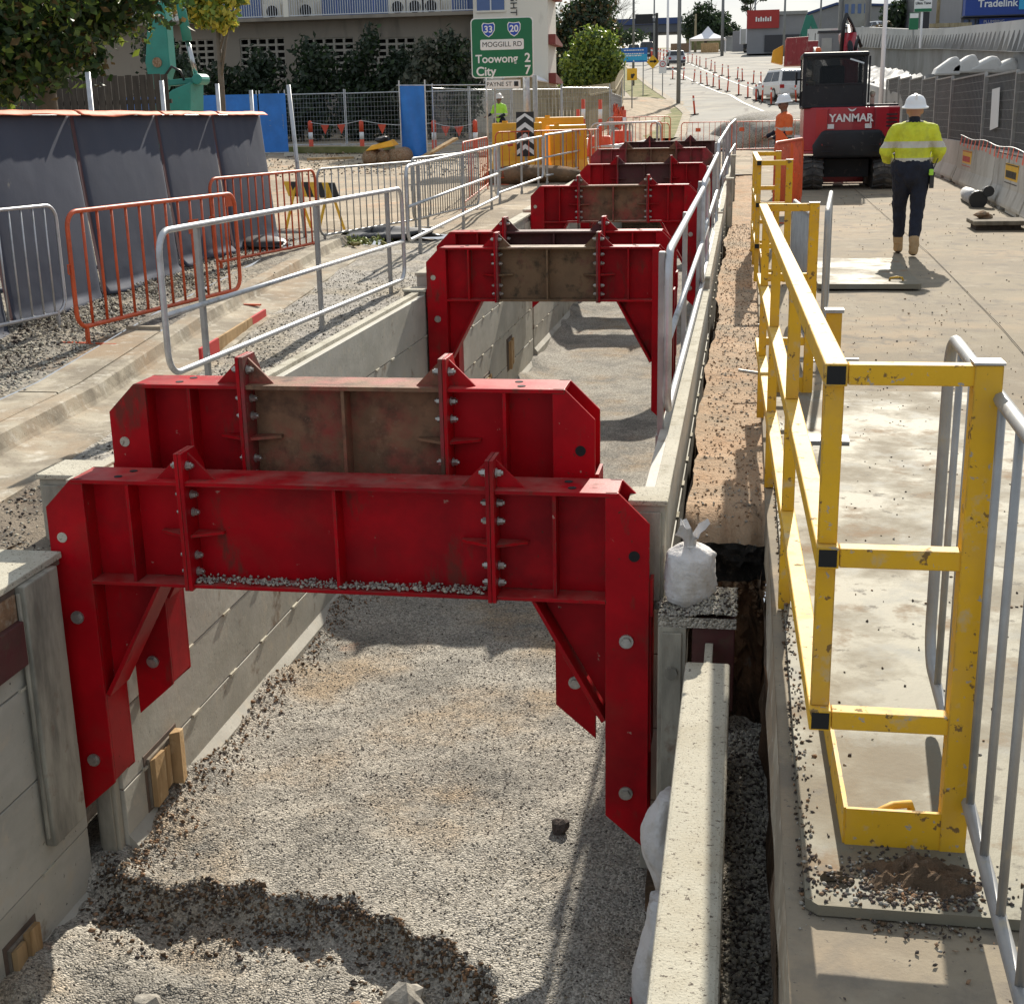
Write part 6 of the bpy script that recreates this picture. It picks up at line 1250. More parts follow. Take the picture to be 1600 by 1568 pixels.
tag(stones('site_debris', P, .028, ['stone_brown', 'cream_cap', 'stone', 'stone_dark'], seed=33), 'broken concrete and earth crumbs over the left site yard', 'debris', kind='stuff')
# ---------------------------------------------------------------- teal excavator arm
te = thing('teal_excavator', 'teal excavator with its arm hanging down behind the grey blankets', 'excavator', (-16, 31.5, .4))
m = MB(); m.prism([(-13.25, 5.6), (-12.85, 5.6), (-12.84, 4.2), (-12.84, 3.2), (-13.05, 2.7), (-13.35, 2.75), (-13.42, 3.3), (-13.25, 4.3)], 'y', 30.0, 30.4); ar = m.build('dipper_arm', 'teal_paint', te, bevel=.03)
m = MB(); m.cyl((-13.12, 29.97, 3.3), (-13.12, 30.43, 3.3), .11, 14); m.build('pivot_pin', 'stone_brown', ar)
m = MB(); m.tube([(-12.62, 30.2, 5.2), (-12.45, 30.2, 3.75)], [.09, .11], 14); cy = m.build('bucket_cylinder', 'teal_paint', te, smooth=True)
m = MB(); m.cyl((-12.45, 30.2, 3.75), (-12.3, 30.2, 2.95), .055, 12); m.build('cylinder_rod', 'chrome', cy, smooth=True)
m = MB(); m.bar((-13.1, 30.2, 2.85), (-12.2, 30.2, 2.9), .3, .13); m.cyl((-12.2, 29.95, 2.92), (-12.2, 30.45, 2.92), .12, 14); m.build('link', 'teal_paint', te, bevel=.02)
m = MB(); m.prism([(-12.75, 2.7), (-12.3, 2.85), (-12.35, 2.2), (-12.6, 1.6), (-13.3, 1.2), (-13.3, 2.3)], 'y', 29.8, 30.6); m.build('bucket', 'teal_paint', te, bevel=.03)
m = MB(); m.tube([(-12.95, 29.95, 3.0), (-12.75, 29.9, 3.2), (-12.55, 29.9, 3.1), (-12.5, 29.95, 2.9)], .03, 8); m.build('hose', 'black_plastic', te, smooth=True)
m = MB(); m.prism([(-13.4, 5.2), (-12.8, 5.7), (-15, 6.5), (-18, 4.2), (-18.4, 2.0), (-17.6, 2.0), (-17.2, 3.6), (-15, 5.6)], 'y', 30.05, 30.5); m.build('boom', 'teal_paint', te, bevel=.03)
m = MB(); m.box(-21, -17.5, 29, 32, 1.5, 2.8); m.build('house', 'teal_paint', te, bevel=.1)
for y in (28.8, 31.6): m = MB(); m.box(-21.5, -17.2, y, y+.6, .4, 1.3); m.build('track', 'rubber', te, bevel=.2)
# ---------------------------------------------------------------- green road sign
rs = thing('road_sign', 'large green direction sign on two posts above the yellow barriers', 'road sign', (-6.9, 39.3, .58))
X0, X1, Z0, Z1 = -7.76, -5.98, 3.05, 4.66
def rrect(x0, x1, z0, z1, r, n=5):
    o = []
    for cx, cz, a in ((x1-r, z1-r, 0), (x0+r, z1-r, 90), (x0+r, z0+r, 180), (x1-r, z0+r, 270)):
        for k in range(n+1): t = R(a+90*k/n); o.append((cx+r*math.cos(t), cz+r*math.sin(t)))
    return o
m = MB(); m.prism(rrect(X0, X1, Z0, Z1, .12), 'y', 39.28, 39.30); m.build('white_border', 'sign_white', rs)
m = MB(); m.prism(rrect(X0+.03, X1-.03, Z0+.03, Z1-.03, .10), 'y', 39.272, 39.279); fc = m.build('green_face', 'sign_green', rs)
def sgn(txt, s, ms, x, z, y=39.269, al='CENTER', b=.004): return letter(txt, s, ms, fc, (x+6.9, y-39.3, z-.58), (R(90), 0, 0), 'sign_lettering', depth=.002, align=al, bold=b)
sgn('Toowong', .31, 'sign_white', X0+.12, 3.555, al='LEFT', b=.006); sgn('2', .335, 'sign_white', X1-.17, 3.56, b=.008); sgn('City', .335, 'sign_white', X0+.13, 3.22, al='LEFT', b=.008); sgn('7', .335, 'sign_white', X1-.17, 3.235, b=.008)
m = MB(); m.prism(rrect(X0+.27, X1-.27, 3.80, 4.08, .04), 'y', 39.264, 39.271); m.build('name_panel', 'sign_white', fc); sgn('MOGGILL RD', .192, 'sign_black', (X0+X1)/2, 3.94, 39.262, b=0)
for cx, tx_ in ((-7.25, '33'), (-6.52, '20')):
    sh = [(-.19, .13), (-.15, .19), (0, .17), (.15, .19), (.19, .13), (.18, -.02), (.10, -.14), (0, -.20), (-.10, -.14), (-.18, -.02)]
    m = MB(); m.prism([(cx+u, 4.34+v) for u, v in sh], 'y', 39.266, 39.271); s_ = m.build('shield_border', 'sign_white', fc); m = MB(); m.prism([(cx+u*.87, 4.34+v*.87) for u, v in sh], 'y', 39.262, 39.2655); m.build('route_shield', 'sign_blue', fc); sgn(tx_, .25, 'sign_white', cx, 4.345, 39.260, b=.006)
for x, r in ((-7.36, .03), (-6.22, .10)): m = MB(); m.cyl((x, 39.36 if r < .05 else 39.42, .5), (x, 39.36 if r < .05 else 39.42, 4.4), r, 12); m.build('post', 'galv', rs, smooth=True)
m = MB(); m.cyl((-6.0, 39.6, .5), (-6.0, 39.6, 3.1), .07, 12); m.build('post', 'galv_dull', rs, smooth=True)
st = thing('street_sign', 'white street name plate below the green road sign', 'street sign', (-6.8, 39.2, .58))
m = MB(); m.box(-7.34, -6.35, 39.18, 39.20, 2.76, 2.985); pl = m.build('name_plate', 'sign_white', st); letter('PAYNE ST', .165, 'sign_black', pl, (-6.96+6.8, 39.176-39.2, 2.87-.58), (R(90), 0, 0), 'sign_lettering', depth=.002); m = MB(); m.box(-6.53, -6.41, 39.172, 39.178, 2.81, 2.94); m.build('number_block', 'sign_black', pl)
m = MB(); m.cyl((-7.1, 39.24, .5), (-7.1, 39.24, 3.0), .025, 8); m.build('post', 'galv_dull', st)
ch = thing('chevron_board', 'black and white chevron board at the foot of the road sign post', 'hazard board', (-5.25, 33.0, .5))
m = MB(); m.box(-5.47, -5.04, 33.0, 33.02, 1.05, 2.08); cb = m.build('board', 'sign_black', ch)
for k in range(4):
    z = 1.08+.25*k; m = MB(); m.prism([(-5.46, z), (-5.255, z+.15), (-5.05, z), (-5.05, z+.11), (-5.255, z+.26), (-5.46, z+.11)] if k < 3 else [(-5.46, z), (-5.255, z+.15), (-5.05, z), (-5.05, z+.09), (-5.255, z+.22), (-5.46, z+.09)], 'y', 32.99, 32.999); m.build('chevron', 'sign_white', cb)
m = MB(); m.cyl((-5.25, 33.06, .4), (-5.25, 33.06, 2.0), .035, 8); m.build('post', 'galv_dull', ch)
# ---------------------------------------------------------------- road furniture on the far road
near = [(-6.36, 119.8), (-5.52, 120.9), (-4.59, 119.9), (-3.94, 118.2), (-3.31, 115), (-2.79, 112.6), (-2.19, 107.7), (-1.53, 104.3), (-.67, 98.2), (-.04, 94.4), (.49, 90.6), (.86, 89.2), (1.38, 86.6), (2.92, 88.5)]
farr = [(-6.98, 164.3), (-6.43, 161.6), (-5.7, 155.4), (-5.2, 151.9), (-4.42, 147.6), (-3.8, 143.3), (-3.26, 138), (-2.47, 131.9), (-1.83, 128.5), (-1.0, 124.5), (-.54, 121.2), (.36, 116.6), (.96, 114), (3.71, 107.9)]
ORD = ['first', 'second', 'third', 'fourth', 'fifth', 'sixth', 'seventh', 'eighth', 'ninth', 'tenth', 'eleventh', 'twelfth', 'thirteenth', 'fourteenth']
def bollard(label, x, y, h=1.0, lean=0, group='slim orange lane posts on the far road'):
    z = G(x, y)+.03; t = thing('lane_post', label, 'lane post', (x, y, z), 0, group); t.rotation_euler = (0, R(lean), 0)
    m = MB(); m.box(-.22, .22, -.18, .18, 0, .05); m.build('rubber_base', 'rubber', t, world=False)
    m = MB(); m.cyl((0, 0, .05), (0, 0, h), .055, 10); m.build('tube', 'delin', t, smooth=True, world=False)
    m = MB(); m.cyl((0, 0, h*.72), (0, 0, h*.86), .058, 10); m.build('band', 'sign_white', t, smooth=True, world=False)
for i, (x, y) in enumerate(near): bollard(ORD[i]+' slim orange lane post from the left in the nearer row on the far road', x, y, 1.02, random.uniform(-5, 5))
for i, (x, y) in enumerate(farr): bollard(ORD[i]+' slim orange lane post from the left in the farther row on the far road', x, y, 1.02, random.uniform(-3, 3))
bollard('single orange lane post standing apart in the near lane of the far road', -2.95, 79.5, 1.05, -6)
for i, (x, y) in enumerate(((-4.2, 40.2), (-4.6, 39.4), (-5.0, 41.5), (-3.9, 44.8))): bollard(['tall orange post right of the road sign', 'orange post between the road sign and the silver guard rail', 'short orange post behind the yellow barriers', 'orange post among the barriers at the trench end'][i], x, y, 1.9 if i < 2 else 1.6, 0, 'orange posts around the trench end')
for i in range(12):
    x, y = -13.6+.42*i+random.uniform(-.2, .2), 195-3.2*i; bollard(ORD[i]+' post of the dense orange cluster under the overpass, counted from the left', x, y, 1.5, random.uniform(-4, 4), 'dense cluster of orange posts below the overpass')
def pole(label, x, y, h, r=.09, arm=None, z=None, ms='pole_grey', name='light_pole', cat='light pole'):
    z = G(x, y) if z is None else z; t = thing(name, label, cat, (x, y, z), 0, 'light poles along the road')
    m = MB(); m.tube([(0, 0, 0), (0, 0, h*.5), (0, 0, h)], [r*1.15, r, r*.7], 10); m.build('shaft', ms, t, smooth=True, world=False)
    if arm:
        m = MB(); m.tube([(0, 0, h), (arm*.15, 0, h+.5), (arm*.5, 0, h+.75), (arm, 0, h+.7)], r*.5, 8); a = m.build('arm', ms, t, smooth=True, world=False); m = MB(); m.box(arm-.4, arm+.1, -.12, .12, h+.62, h+.74); m.build('lamp_head', ms, a, world=False, bevel=.03)
pole('tall grey light pole standing in the verge left of the far road', -4.33, 88.5, 10, .12)
pole('slim light pole right of the gazebo', -3.9, 205, 12, .22)
pole('dark light pole above the blue information board', -8.9, 110, 12, .09)
pole('curved-arm light pole beside the message sign gantry', -12.3, 185, 8.2, .12, -3.2)
pole('white light pole in front of the overpass', -9.4, 165, 10, .14, None, None, 'canvas_white')
pole('thin yellow-brown pole left of the gazebo', -9.6, 255, 6.5, .22, None, None, 'fence_timber')
pole('light pole with a drooping lamp above the truck', .6, 205, 7.5, .16, 1.2)
pole('light pole right of the red shop sign', 4.4, 190, 9, .16)
pole('light pole in front of the blue-grey shed', 9.0, 190, 9, .14)
pole('pale tall light pole rising behind the shade fence right of the excavator', 4.37, 48.3, 8, .07, None, 1.2, 'canvas_white')
pole('thick timber power pole beside the blue shop', 12.0, 95, 9, .22, None, 5.8, 'fence_timber')
pole('grey power pole right of the timber one', 13.6, 100, 9, .18, None, 5.8, 'canvas_white')
pole('grey pole left of the parked cars', 8.8, 112, 9, .2, None, 5.5)
pole('second grey pole left of the parked cars', 7.2, 118, 9, .18, None, 5.8)
def small_sign(label, x, y, h, w, hh, ms, diamond=False, posts=1, extra=None):
    z = G(x, y); t = thing('traffic_sign', label, 'traffic sign', (x, y, z)); 
    for k in range(posts): px_ = 0 if posts == 1 else (-w*.35+w*.7*k); m = MB(); m.cyl((px_, .03, 0), (px_, .03, h), .035, 8); m.build('post', 'galv_dull', t, world=False)
    m = MB()
    if diamond: m.prism([(0, h), (w/2, h-w/2), (0, h-w), (-w/2, h-w/2)], 'y', -.015, 0)
    else: m.box(-w/2, w/2, -.015, 0, h-hh, h)
    p = m.build('sign_face', ms, t, world=False)
    if extra: extra(t, p, h)
    return t
def blue_x(t, p, h):
    m = MB(); m.box(-.88, .88, -.022, -.016, h-.80, h-.40); m.build('cyan_band', 'board_cyan', p, world=False)
    letter('Do you need our works?', .17, 'sign_white', p, (0, -.03, h-.16), (R(90), 0, 0), 'sign_lettering', depth=.002) if False else None
    for k, (zz, w_) in enumerate(((.14, .65), (.36, .7), (.48, .5))):
        q = random.Random(k); x = -w_
        while x < w_: l = q.uniform(.05, .16); m = MB(); m.box(x, min(w_, x+l), -.03, -.024, h-zz-.04, h-zz+.03); m.build('print_line', 'sign_white', p, world=False); x += l+.04
    m = MB(); m.prism([(-.06, h-.86), (.06, h-.86), (0, h-.74)], 'y', -.03, -.024); m.build('small_logo', 'sign_white', p, world=False)
small_sign('blue information board on two posts beside the far footpath', -7.5, 93, 3.02, 1.78, .90, 'board_blue', posts=2, extra=blue_x)
def arr(t, p, h): m = MB(); m.box(-.22, .22, -.03, -.016, h-.5, h-.38); m.prism([(.1, h-.30), (.32, h-.44), (.1, h-.58)], 'y', -.03, -.016); m.build('arrow', 'sign_black', p, world=False)
small_sign('yellow diamond warning sign on a post, right of the blue board', -6.92, 103, 2.4, .95, .95, 'sign_yellow', True, extra=arr)
def spd(t, p, h): m = MB(); m.lathe([(.2, 0), (.2, .006)], (0, 0, 0), 20); me = m.mesh('red_ring', 'sign_red'); inst(me, 'red_ring', p, (0, -.02, h-.26), (R(90), 0, 0)); m = MB(); m.lathe([(.15, 0), (.15, .006)], (0, 0, 0), 20); me = m.mesh('inner_disc', 'sign_white'); inst(me, 'inner_disc', p, (0, -.027, h-.26), (R(90), 0, 0)); letter('40', .2, 'sign_black', p, (0, -.036, h-.26), (R(90), 0, 0), 'sign_lettering', depth=.001)
small_sign('white speed limit sign on a post, right of the yellow diamond', -5.72, 95, 2.3, .5, .85, 'sign_white', extra=spd)
small_sign('square yellow roadwork sign above the draped mesh fence', -6.3, 77, 2.1, .55, .62, 'sign_yellow', extra=lambda t, p, h: (lambda m: m.build('worker_symbol', 'sign_black', p, world=False))(MB().blob((.02, -.025, h-.36), (.13, .01, .13), 2, .4, 3)))
vm = thing('message_sign', 'dark electronic message sign on a side gantry before the overpass', 'message sign', (-11, 170, 8.1))
m = MB(); m.cyl((-11, 170, 8), (-11, 170, 13.7), .18, 10); m.build('post', 'sign_black', vm); m = MB(); m.box(-13.55, -11.45, 169.7, 170, 12.5, 13.6); m.build('display', 'machine_dark', vm); m = MB(); m.box(-11.45, -10.9, 169.8, 169.95, 13.4, 13.55); m.box(-11.45, -10.9, 169.8, 169.95, 12.6, 12.75); m.build('bracket', 'sign_black', vm)
# overpass
ov = thing('overpass', 'dark road overpass with a blue parapet crossing above the far road', 'overpass', (-22, 320, 16))
m = MB(); m.box(-42, -14, 318, 330, 19.9, 21.6); m.build('deck', 'bridge_grey', ov); m = MB(); m.box(-38, -15, 317.6, 318, 21.6, 22.9); m.build('parapet', 'bridge_blue', ov)
for x in (-21.5, -36): m = MB(); m.box(x-.9, x+.9, 321, 324, 12, 19.9); m.build('pier', 'bridge_grey', ov)
m = MB(); m.prism([(-14, 12), (-14, 21.5), (6, 18), (30, 17), (30, 10)], 'y', 318, 335); m.build('embankment', 'grass', ov)
# ---------------------------------------------------------------- vehicles
def wheel(parent, x, y, r, w_, cz):
    m = MB(); m.cyl((x-w_/2, y, cz), (x+w_/2, y, cz), r, 20); o = m.build('wheel', 'rubber', parent, world=False, bevel=.02); q = MB(); q.cyl((x-w_/2-.006, y, cz), (x+w_/2+.006, y, cz), r*.6, 14); q.build('rim', 'car_silver', o, world=False)
def car(label, x, y, rz, ms, L_=4.6, W_=1.85, H_=1.65, kind='suv', z=None):
    """rear at local -Y"""
    z = G(x, y)+.03 if z is None else z; t = thing('car', label, 'car', (x, y, z), rz); a = L_/2; hb = .95 if kind == 'suv' else .85
    low = [(-a, .35), (-a-.04, .6), (-a+.02, hb), (a*.45, hb), (a*.92, hb-.1), (a, hb-.25), (a+.02, .4), (a-.1, .28), (-a+.1, .28)]
    m = MB(); m.prism(low, 'x', -W_/2, W_/2); b = m.build('body', ms, t, world=False, bevel=.09)
    tp = H_-.04; v = []
    for (yy, zz, ww) in ((-a+.04, hb-.03, W_/2-.04), (a*.42, hb-.03, W_/2-.04), (a*.08, tp, W_/2-.2), (-a+(.28 if kind == 'suv' else .9), tp, W_/2-.2)): v.append((yy, zz, ww))
    m = MB(); m.add([(-w_, yy, zz) for yy, zz, w_ in v]+[(w_, yy, zz) for yy, zz, w_ in v], [(0, 3, 2, 1), (4, 5, 6, 7), (0, 4, 7, 3), (1, 2, 6, 5), (2, 3, 7, 6), (0, 1, 5, 4)]); c = m.build('cabin', ms, t, world=False, bevel=.06)
    def quad(nm, p, n_): 
        q = MB(); c_ = [Vector(k) for k in p]; nv = (c_[1]-c_[0]).cross(c_[3]-c_[0]).normalized()*.012; nv = nv if nv.dot(Vector(n_)) > 0 else -nv; q.hexa([k-nv*.5 for k in c_]+[k+nv for k in c_]); return q.build(nm, 'car_glass', c, world=False)
    def P_(i, f, s): 
        (y0, z0, w0), (y1, z1, w1) = v[i[0]], v[i[1]]; return (s*(w0+(w1-w0)*f), y0+(y1-y0)*f, z0+(z1-z0)*f)
    r0, r1 = P_((0, 3), .2, -1), P_((0, 3), .2, 1); r2, r3 = P_((0, 3), .86, 1), P_((0, 3), .86, -1)
    quad('rear_window', [(r0[0]*.88, r0[1], r0[2]), (r1[0]*.88, r1[1], r1[2]), (r2[0]*.86, r2[1], r2[2]), (r3[0]*.86, r3[1], r3[2])], (0, -1, .2))
    for s in (-1, 1):
        A, B_, Cc, Dd = P_((0, 3), .2, s), P_((1, 2), .2, s), P_((1, 2), .86, s), P_((0, 3), .86, s); A, B_, Cc, Dd = Vector(A), Vector(B_), Vector(Cc), Vector(Dd)
        for f0, f1 in ((.1, .48), (.52, .93)): quad('side_window', [A.lerp(B_, f0), A.lerp(B_, f1), Dd.lerp(Cc, f1), Dd.lerp(Cc, f0)], (s, 0, .3))
        m = MB(); m.box(s*(W_/2-.30), s*(W_/2-.03), -a-.05, -a+.06, hb-.28, hb-.06); m.build('tail_lamp', 'tail_red', t, world=False)
        m = MB(); m.box(s*(W_/2+.02), s*(W_/2+.2), a*.30, a*.38, hb, hb+.16); m.build('mirror', ms, t, world=False, bevel=.02)
        for yy in (-a*.60, a*.62): wheel(t, s*(W_/2-.1), yy, .36 if kind == 'suv' else .32, .24, .36 if kind == 'suv' else .32)
    m = MB(); m.box(-W_/2+.05, W_/2-.05, -a-.07, -a, .34, .56); m.build('bumper', 'car_black' if ms != 'car_white' else ms, t, world=False, bevel=.03); m = MB(); m.box(-.26, .26, -a-.075, -a-.05, .60, .71); m.build('number_plate', 'sign_white', t, world=False)
    if kind == 'suv':
        for s in (-1, 1): m = MB(); m.bar((s*(W_/2-.3), -a*.7, H_+.02), (s*(W_/2-.3), a*.1, H_+.02), .04, .04); m.build('roof_rail', 'car_black', t, world=False)
    return t
car('white four-wheel drive driving away beside the orange lane posts', 1.95, 91.5, R(20), 'car_white', 4.8, 1.9, 1.82)
car('silver hatch driving away farther up the far road', -7.9, 152, R(10), 'car_silver', 4.3, 1.85, 1.6)
car('dark van behind the blue board on the far road', -14.0, 195, R(8), 'car_black', 4.8, 1.95, 2.2)
car('tiny dark car under the overpass', -19, 235, R(8), 'car_black', 4.5, 1.9, 1.7)
car('white car parked above the wall, left of the pair', 12.6, 150, R(30), 'car_white', 4.2, 1.8, 1.45, 'sedan', 9.35)
car('second white car parked above the wall, beside the first', 13.8, 149, R(25), 'car_white', 4.2, 1.8, 1.45, 'sedan', 9.2)
car('silver car parked above the wall with its boot raised', 15.2, 151, R(20), 'car_silver', 4.2, 1.8, 1.6, 'suv', 9.2)
car('blue car parked above the wall beside the green sign', 16.6, 150, R(50), 'car_blue', 4.2, 1.8, 1.5, 'sedan', 9.0)
tk = thing('crane_truck', 'grey tipper truck with a red crane arm on the far side road', 'truck', (0.9, 235, 11.6), R(-22))
m = MB(); m.box(-1.6, 1.6, -2.6, 3.6, 1.3, 3.6); m.build('tray', 'crane_grey', tk, world=False, bevel=.05)
for k in range(4): m = MB(); m.box(-1.6+1.05*k-.06, -1.6+1.05*k+.06, -2.68, -2.6, 1.3, 3.7); m.build('tray_post', 'canvas_white', tk, world=False)
m = MB(); m.box(-1.3, 1.3, 3.8, 5.6, 1.0, 3.4); m.build('cab', 'canvas_white', tk, world=False, bevel=.15)
m = MB(); m.box(-1.1, 1.1, -2.5, 5.2, .7, 1.25); m.build('chassis', 'machine_dark', tk, world=False)
for s in (-1, 1):
    for yy in (-1.6, -.4, 4.6): wheel(tk, s*1.1, yy, .5, .35, .5)
m = MB(); m.bar((1.0, 1.0, 3.6), (2.6, 3.2, 5.2), .35, .45); m.bar((2.6, 3.2, 5.2), (4.6, 5, 3.9), .3, .35); m.build('crane_arm', 'skip_red', tk, world=False)
gz = thing('gazebo', 'white peaked gazebo tent beside the far road', 'gazebo', (-6.9, 238, 11.7))
m = MB(); m.add([(-3, -3, 2.3), (3, -3, 2.3), (3, 3, 2.3), (-3, 3, 2.3), (-1, -1, 3.2), (1, -1, 3.2), (1, 1, 3.2), (-1, 1, 3.2), (0, 0, 4.4)], [(0, 1, 5, 4), (1, 2, 6, 5), (2, 3, 7, 6), (3, 0, 4, 7), (4, 5, 8), (5, 6, 8), (6, 7, 8), (7, 4, 8)]); o = m.build('canopy', 'canvas_white', gz, world=False); o.modifiers.new('s', 'SOLIDIFY').thickness = .05
for x in (-2.9, 2.9):
    for y in (-2.9, 2.9): m = MB(); m.cyl((x, y, 0), (x, y, 2.3), .06, 6); m.build('leg', 'canvas_white', gz, world=False)
for i, (x, y, w_, h, ms) in enumerate(((-3.0, 262, 4, 2.6, 'crane_grey'), (-6.8, 246, 3, 1.6, 'timber'), (-12.6, 262, 3.5, 1.6, 'stone_brown'), (-1.0, 252, 4.0, 3.4, 'shop_grey'))):
    z = G(x, y); m = MB(); m.box(x-w_/2, x+w_/2, y, y+2, z, z+h); tag(m.build('site_stack', ms, bevel=.05), ['grey crates stacked right of the gazebo', 'timber crates under the gazebo', 'brown earth stack left of the gazebo', 'grey panels stacked left of the truck'][i], 'stack')
# ---------------------------------------------------------------- skip, ramp, sheds on the right of the far road
sk = thing('waste_skip', 'red steel skip with ribs behind the white four-wheel drive', 'skip', (3.1, 100, 5.0))
m = MB(); m.prism([(2.4, 5.1), (3.75, 5.1), (3.95, 6.95), (2.45, 6.9)], 'y', 99, 102); b = m.build('body', 'skip_red', sk, bevel=.04)
for k in range(5): x = 2.5+.3*k; m = MB(); m.box(x, x+.06, 98.93, 99, 5.2, 6.85); m.build('rib', 'skip_red', b)
m = MB(); m.prism([(1.5, 5.4), (2.3, 5.2), (2.3, 6.5), (1.6, 6.15)], 'y', 100, 102); tag(m.build('yellow_bin', 'plastic_yellow', bevel=.04), 'yellow bin at the left end of the red skip', 'bin')
sk2 = thing('waste_skip', 'second red skip with dark rails behind the first', 'skip', (6.2, 125, 6.2)); m = MB(); m.box(4.2, 7.6, 125, 128, 6.4, 7.9); m.build('body', 'skip_red', sk2, bevel=.04)
for k in range(6): m = MB(); m.box(4.3+.6*k, 4.36+.6*k, 124.9, 125, 7.9, 8.5); m.build('rail_post', 'machine_dark', sk2)
m = MB(); m.prism([(76, 2.4), (100, 3.4), (100, 6.3), (84, 4.4), (76, 3.3)], 'x', 4.3, 4.6); tag(m.build('ramp_wall', 'parapet', bevel=.03), 'pale sloping concrete ramp wall left of the excavator boom', 'wall')
m = MB(); m.prism([(1.2, 95.5), (4.3, 92.5), (4.3, 112), (1.9, 112)], 'z', 2.6, 3.9); struct(m, 'traffic_island', 'site_dirt', bevel=.2)
P = [(random.uniform(1.8, 4.2), random.uniform(95.5, 100), 3.95) for _ in range(150)]; tag(stones('island_rubble', P, .13, ['stone_brown', 'sign_yellow', 'cream_cap'], seed=44), 'orange-brown rubble on the island behind the white four-wheel drive', 'rubble', kind='stuff')
pt = thing('portable_toilet', 'grey-green portable toilet cabin beside the boom', 'cabin', (6.2, 115, 5.6)); m = MB(); m.box(5.4, 7.2, 115, 116.3, 5.2, 8.0); m.build('cabin', 'site_green' if False else 'shop_grey', pt, bevel=.05); m = MB(); m.box(5.6, 6.4, 114.95, 115, 5.4, 7.6); m.build('door', 'crane_grey', pt); m = MB(); m.box(5.3, 7.3, 114.9, 116.4, 8.0, 8.15); m.build('roof', 'shop_dark', pt)
gm = thing('site_machine', 'green machine arm standing behind the red skips', 'machine', (6, 160, 8)); m = MB(); m.bar((5.2, 160, 8), (6.4, 160, 12.2), .6, .8); m.bar((6.4, 160, 12.2), (7.6, 160, 9.5), .5, .6); m.build('arm', 'site_green', gm); m = MB(); m.box(4.4, 7.4, 160, 163, 7.4, 9.2); m.build('body', 'site_green', gm, bevel=.1)
rb = thing('red_shop', 'low grey shop building with a long red sign band', 'building', (3.5, 200, 11)); m = MB(); m.box(-.4, 7.6, 200, 215, 10, 15.4); m.build('walls', 'shop_grey', rb); m = MB(); m.box(-.5, 3.9, 199.7, 199.95, 13.3, 15.7); sgb = m.build('sign_band', 'shop_red', rb)
for k in range(7): m = MB(); m.box(.7+.32*k, .7+.32*k+.2, 199.6, 199.69, 14.2, 14.8-.15*(k % 2)); m.build('sign_letter_mark', 'sign_white', sgb)
m = MB(); m.box(3.9, 7.7, 199.7, 199.95, 15.0, 15.45); m.build('fascia', 'wall_grey', rb)
m = MB(); m.box(2, 7.5, 199.8, 199.98, 10.2, 12.4); m.build('shopfront', 'shop_dark', rb)
bs = thing('blue_grey_shed', 'long blue-grey shed roof on the horizon behind the excavator boom', 'building', (16, 260, 12)); m = MB(); m.prism([(9.5, 12), (9.5, 18.6), (15, 20.2), (26, 19.6), (26, 12)], 'y', 260, 285); m.build('shed', 'bridge_blue' if False else 'shop_grey', bs); m = MB(); m.prism([(9.3, 18.6), (15, 20.3), (26.2, 19.7), (26.2, 20.0), (15, 20.7), (9.3, 19.0)], 'y', 259.6, 286); m.build('roof', 'bridge_blue', bs)
# ---------------------------------------------------------------- retaining wall with fins
def wx(y): return lerp_tab([(30, 7.6), (45, 8.2), (70, 9.2), (90, 9.6), (110, 8.7), (135, 6.8), (160, 6.0)], y)
def wzt(y): return lerp_tab([(30, 3.9), (45, 4.5), (70, 5.65), (90, 6.75), (110, 8.05), (160, 10.8)], y)
rw = thing('retaining_wall', 'long pale concrete retaining wall with pointed fins along the right', 'retaining wall', (8.2, 45, 1.5))
m = MB(); m.grid(1, 60, lambda u, v: (wx(30+125*v)-.35*(1-u)*0+.0-.30*(u), 30+125*v, wzt(30+125*v)-.62-.28*u-.0)); 
n_ = 60
def prof(y): x, z = wx(y), wzt(y); s = max(1, y/70); return [(x-.05, z-.9*s), (x-.22, z-.92*s), (x-.16, z-.5*s), (x-.12, z), (x+.2, z), (x+.25, z-.5), (x+.25, z-6)]
vs = []; fc_ = []
for k in range(n_+1):
    y = 30+125*k/n_
    for (a, b) in prof(y): vs.append((a, y, b))
for k in range(n_):
    for j in range(6): fc_.append((k*7+j, k*7+j+1, (k+1)*7+j+1, (k+1)*7+j))
m = MB(); m.add(vs, fc_); m.build('parapet', 'parapet', rw)
m = MB(); m.grid(3, 60, lambda u, v: (wx(30+125*v)-.03, 30+125*v, wzt(30+125*v)-.85-5*u)); m.build('lower_wall', 'wall_grey', rw)
y = 31.0
while y < 130:
    x, z = wx(y), wzt(y); s = max(1, y/70); d = .03+.0006*y
    m = MB(); m.add([(x-.05, y-d, z-.9*s), (x-.05, y+d, z-.9*s), (x-.36, y, z-.9*s), (x-.17, y, z-.28*s), (x-.10, y-d, z-.35*s), (x-.10, y+d, z-.35*s)], [(0, 2, 3, 4), (1, 5, 3, 2), (0, 1, 2), (4, 3, 5)]); m.build('fin', 'wall_grey', rw); y += .85+.006*y
# upper bank behind the wall
m = MB(); m.grid(10, 40, lambda u, v: (wx(30+125*v)+.2+60*u, 30+125*v, wzt(30+125*v)-.45+u*.5)); struct(m, 'upper_level_ground', 'asphalt')
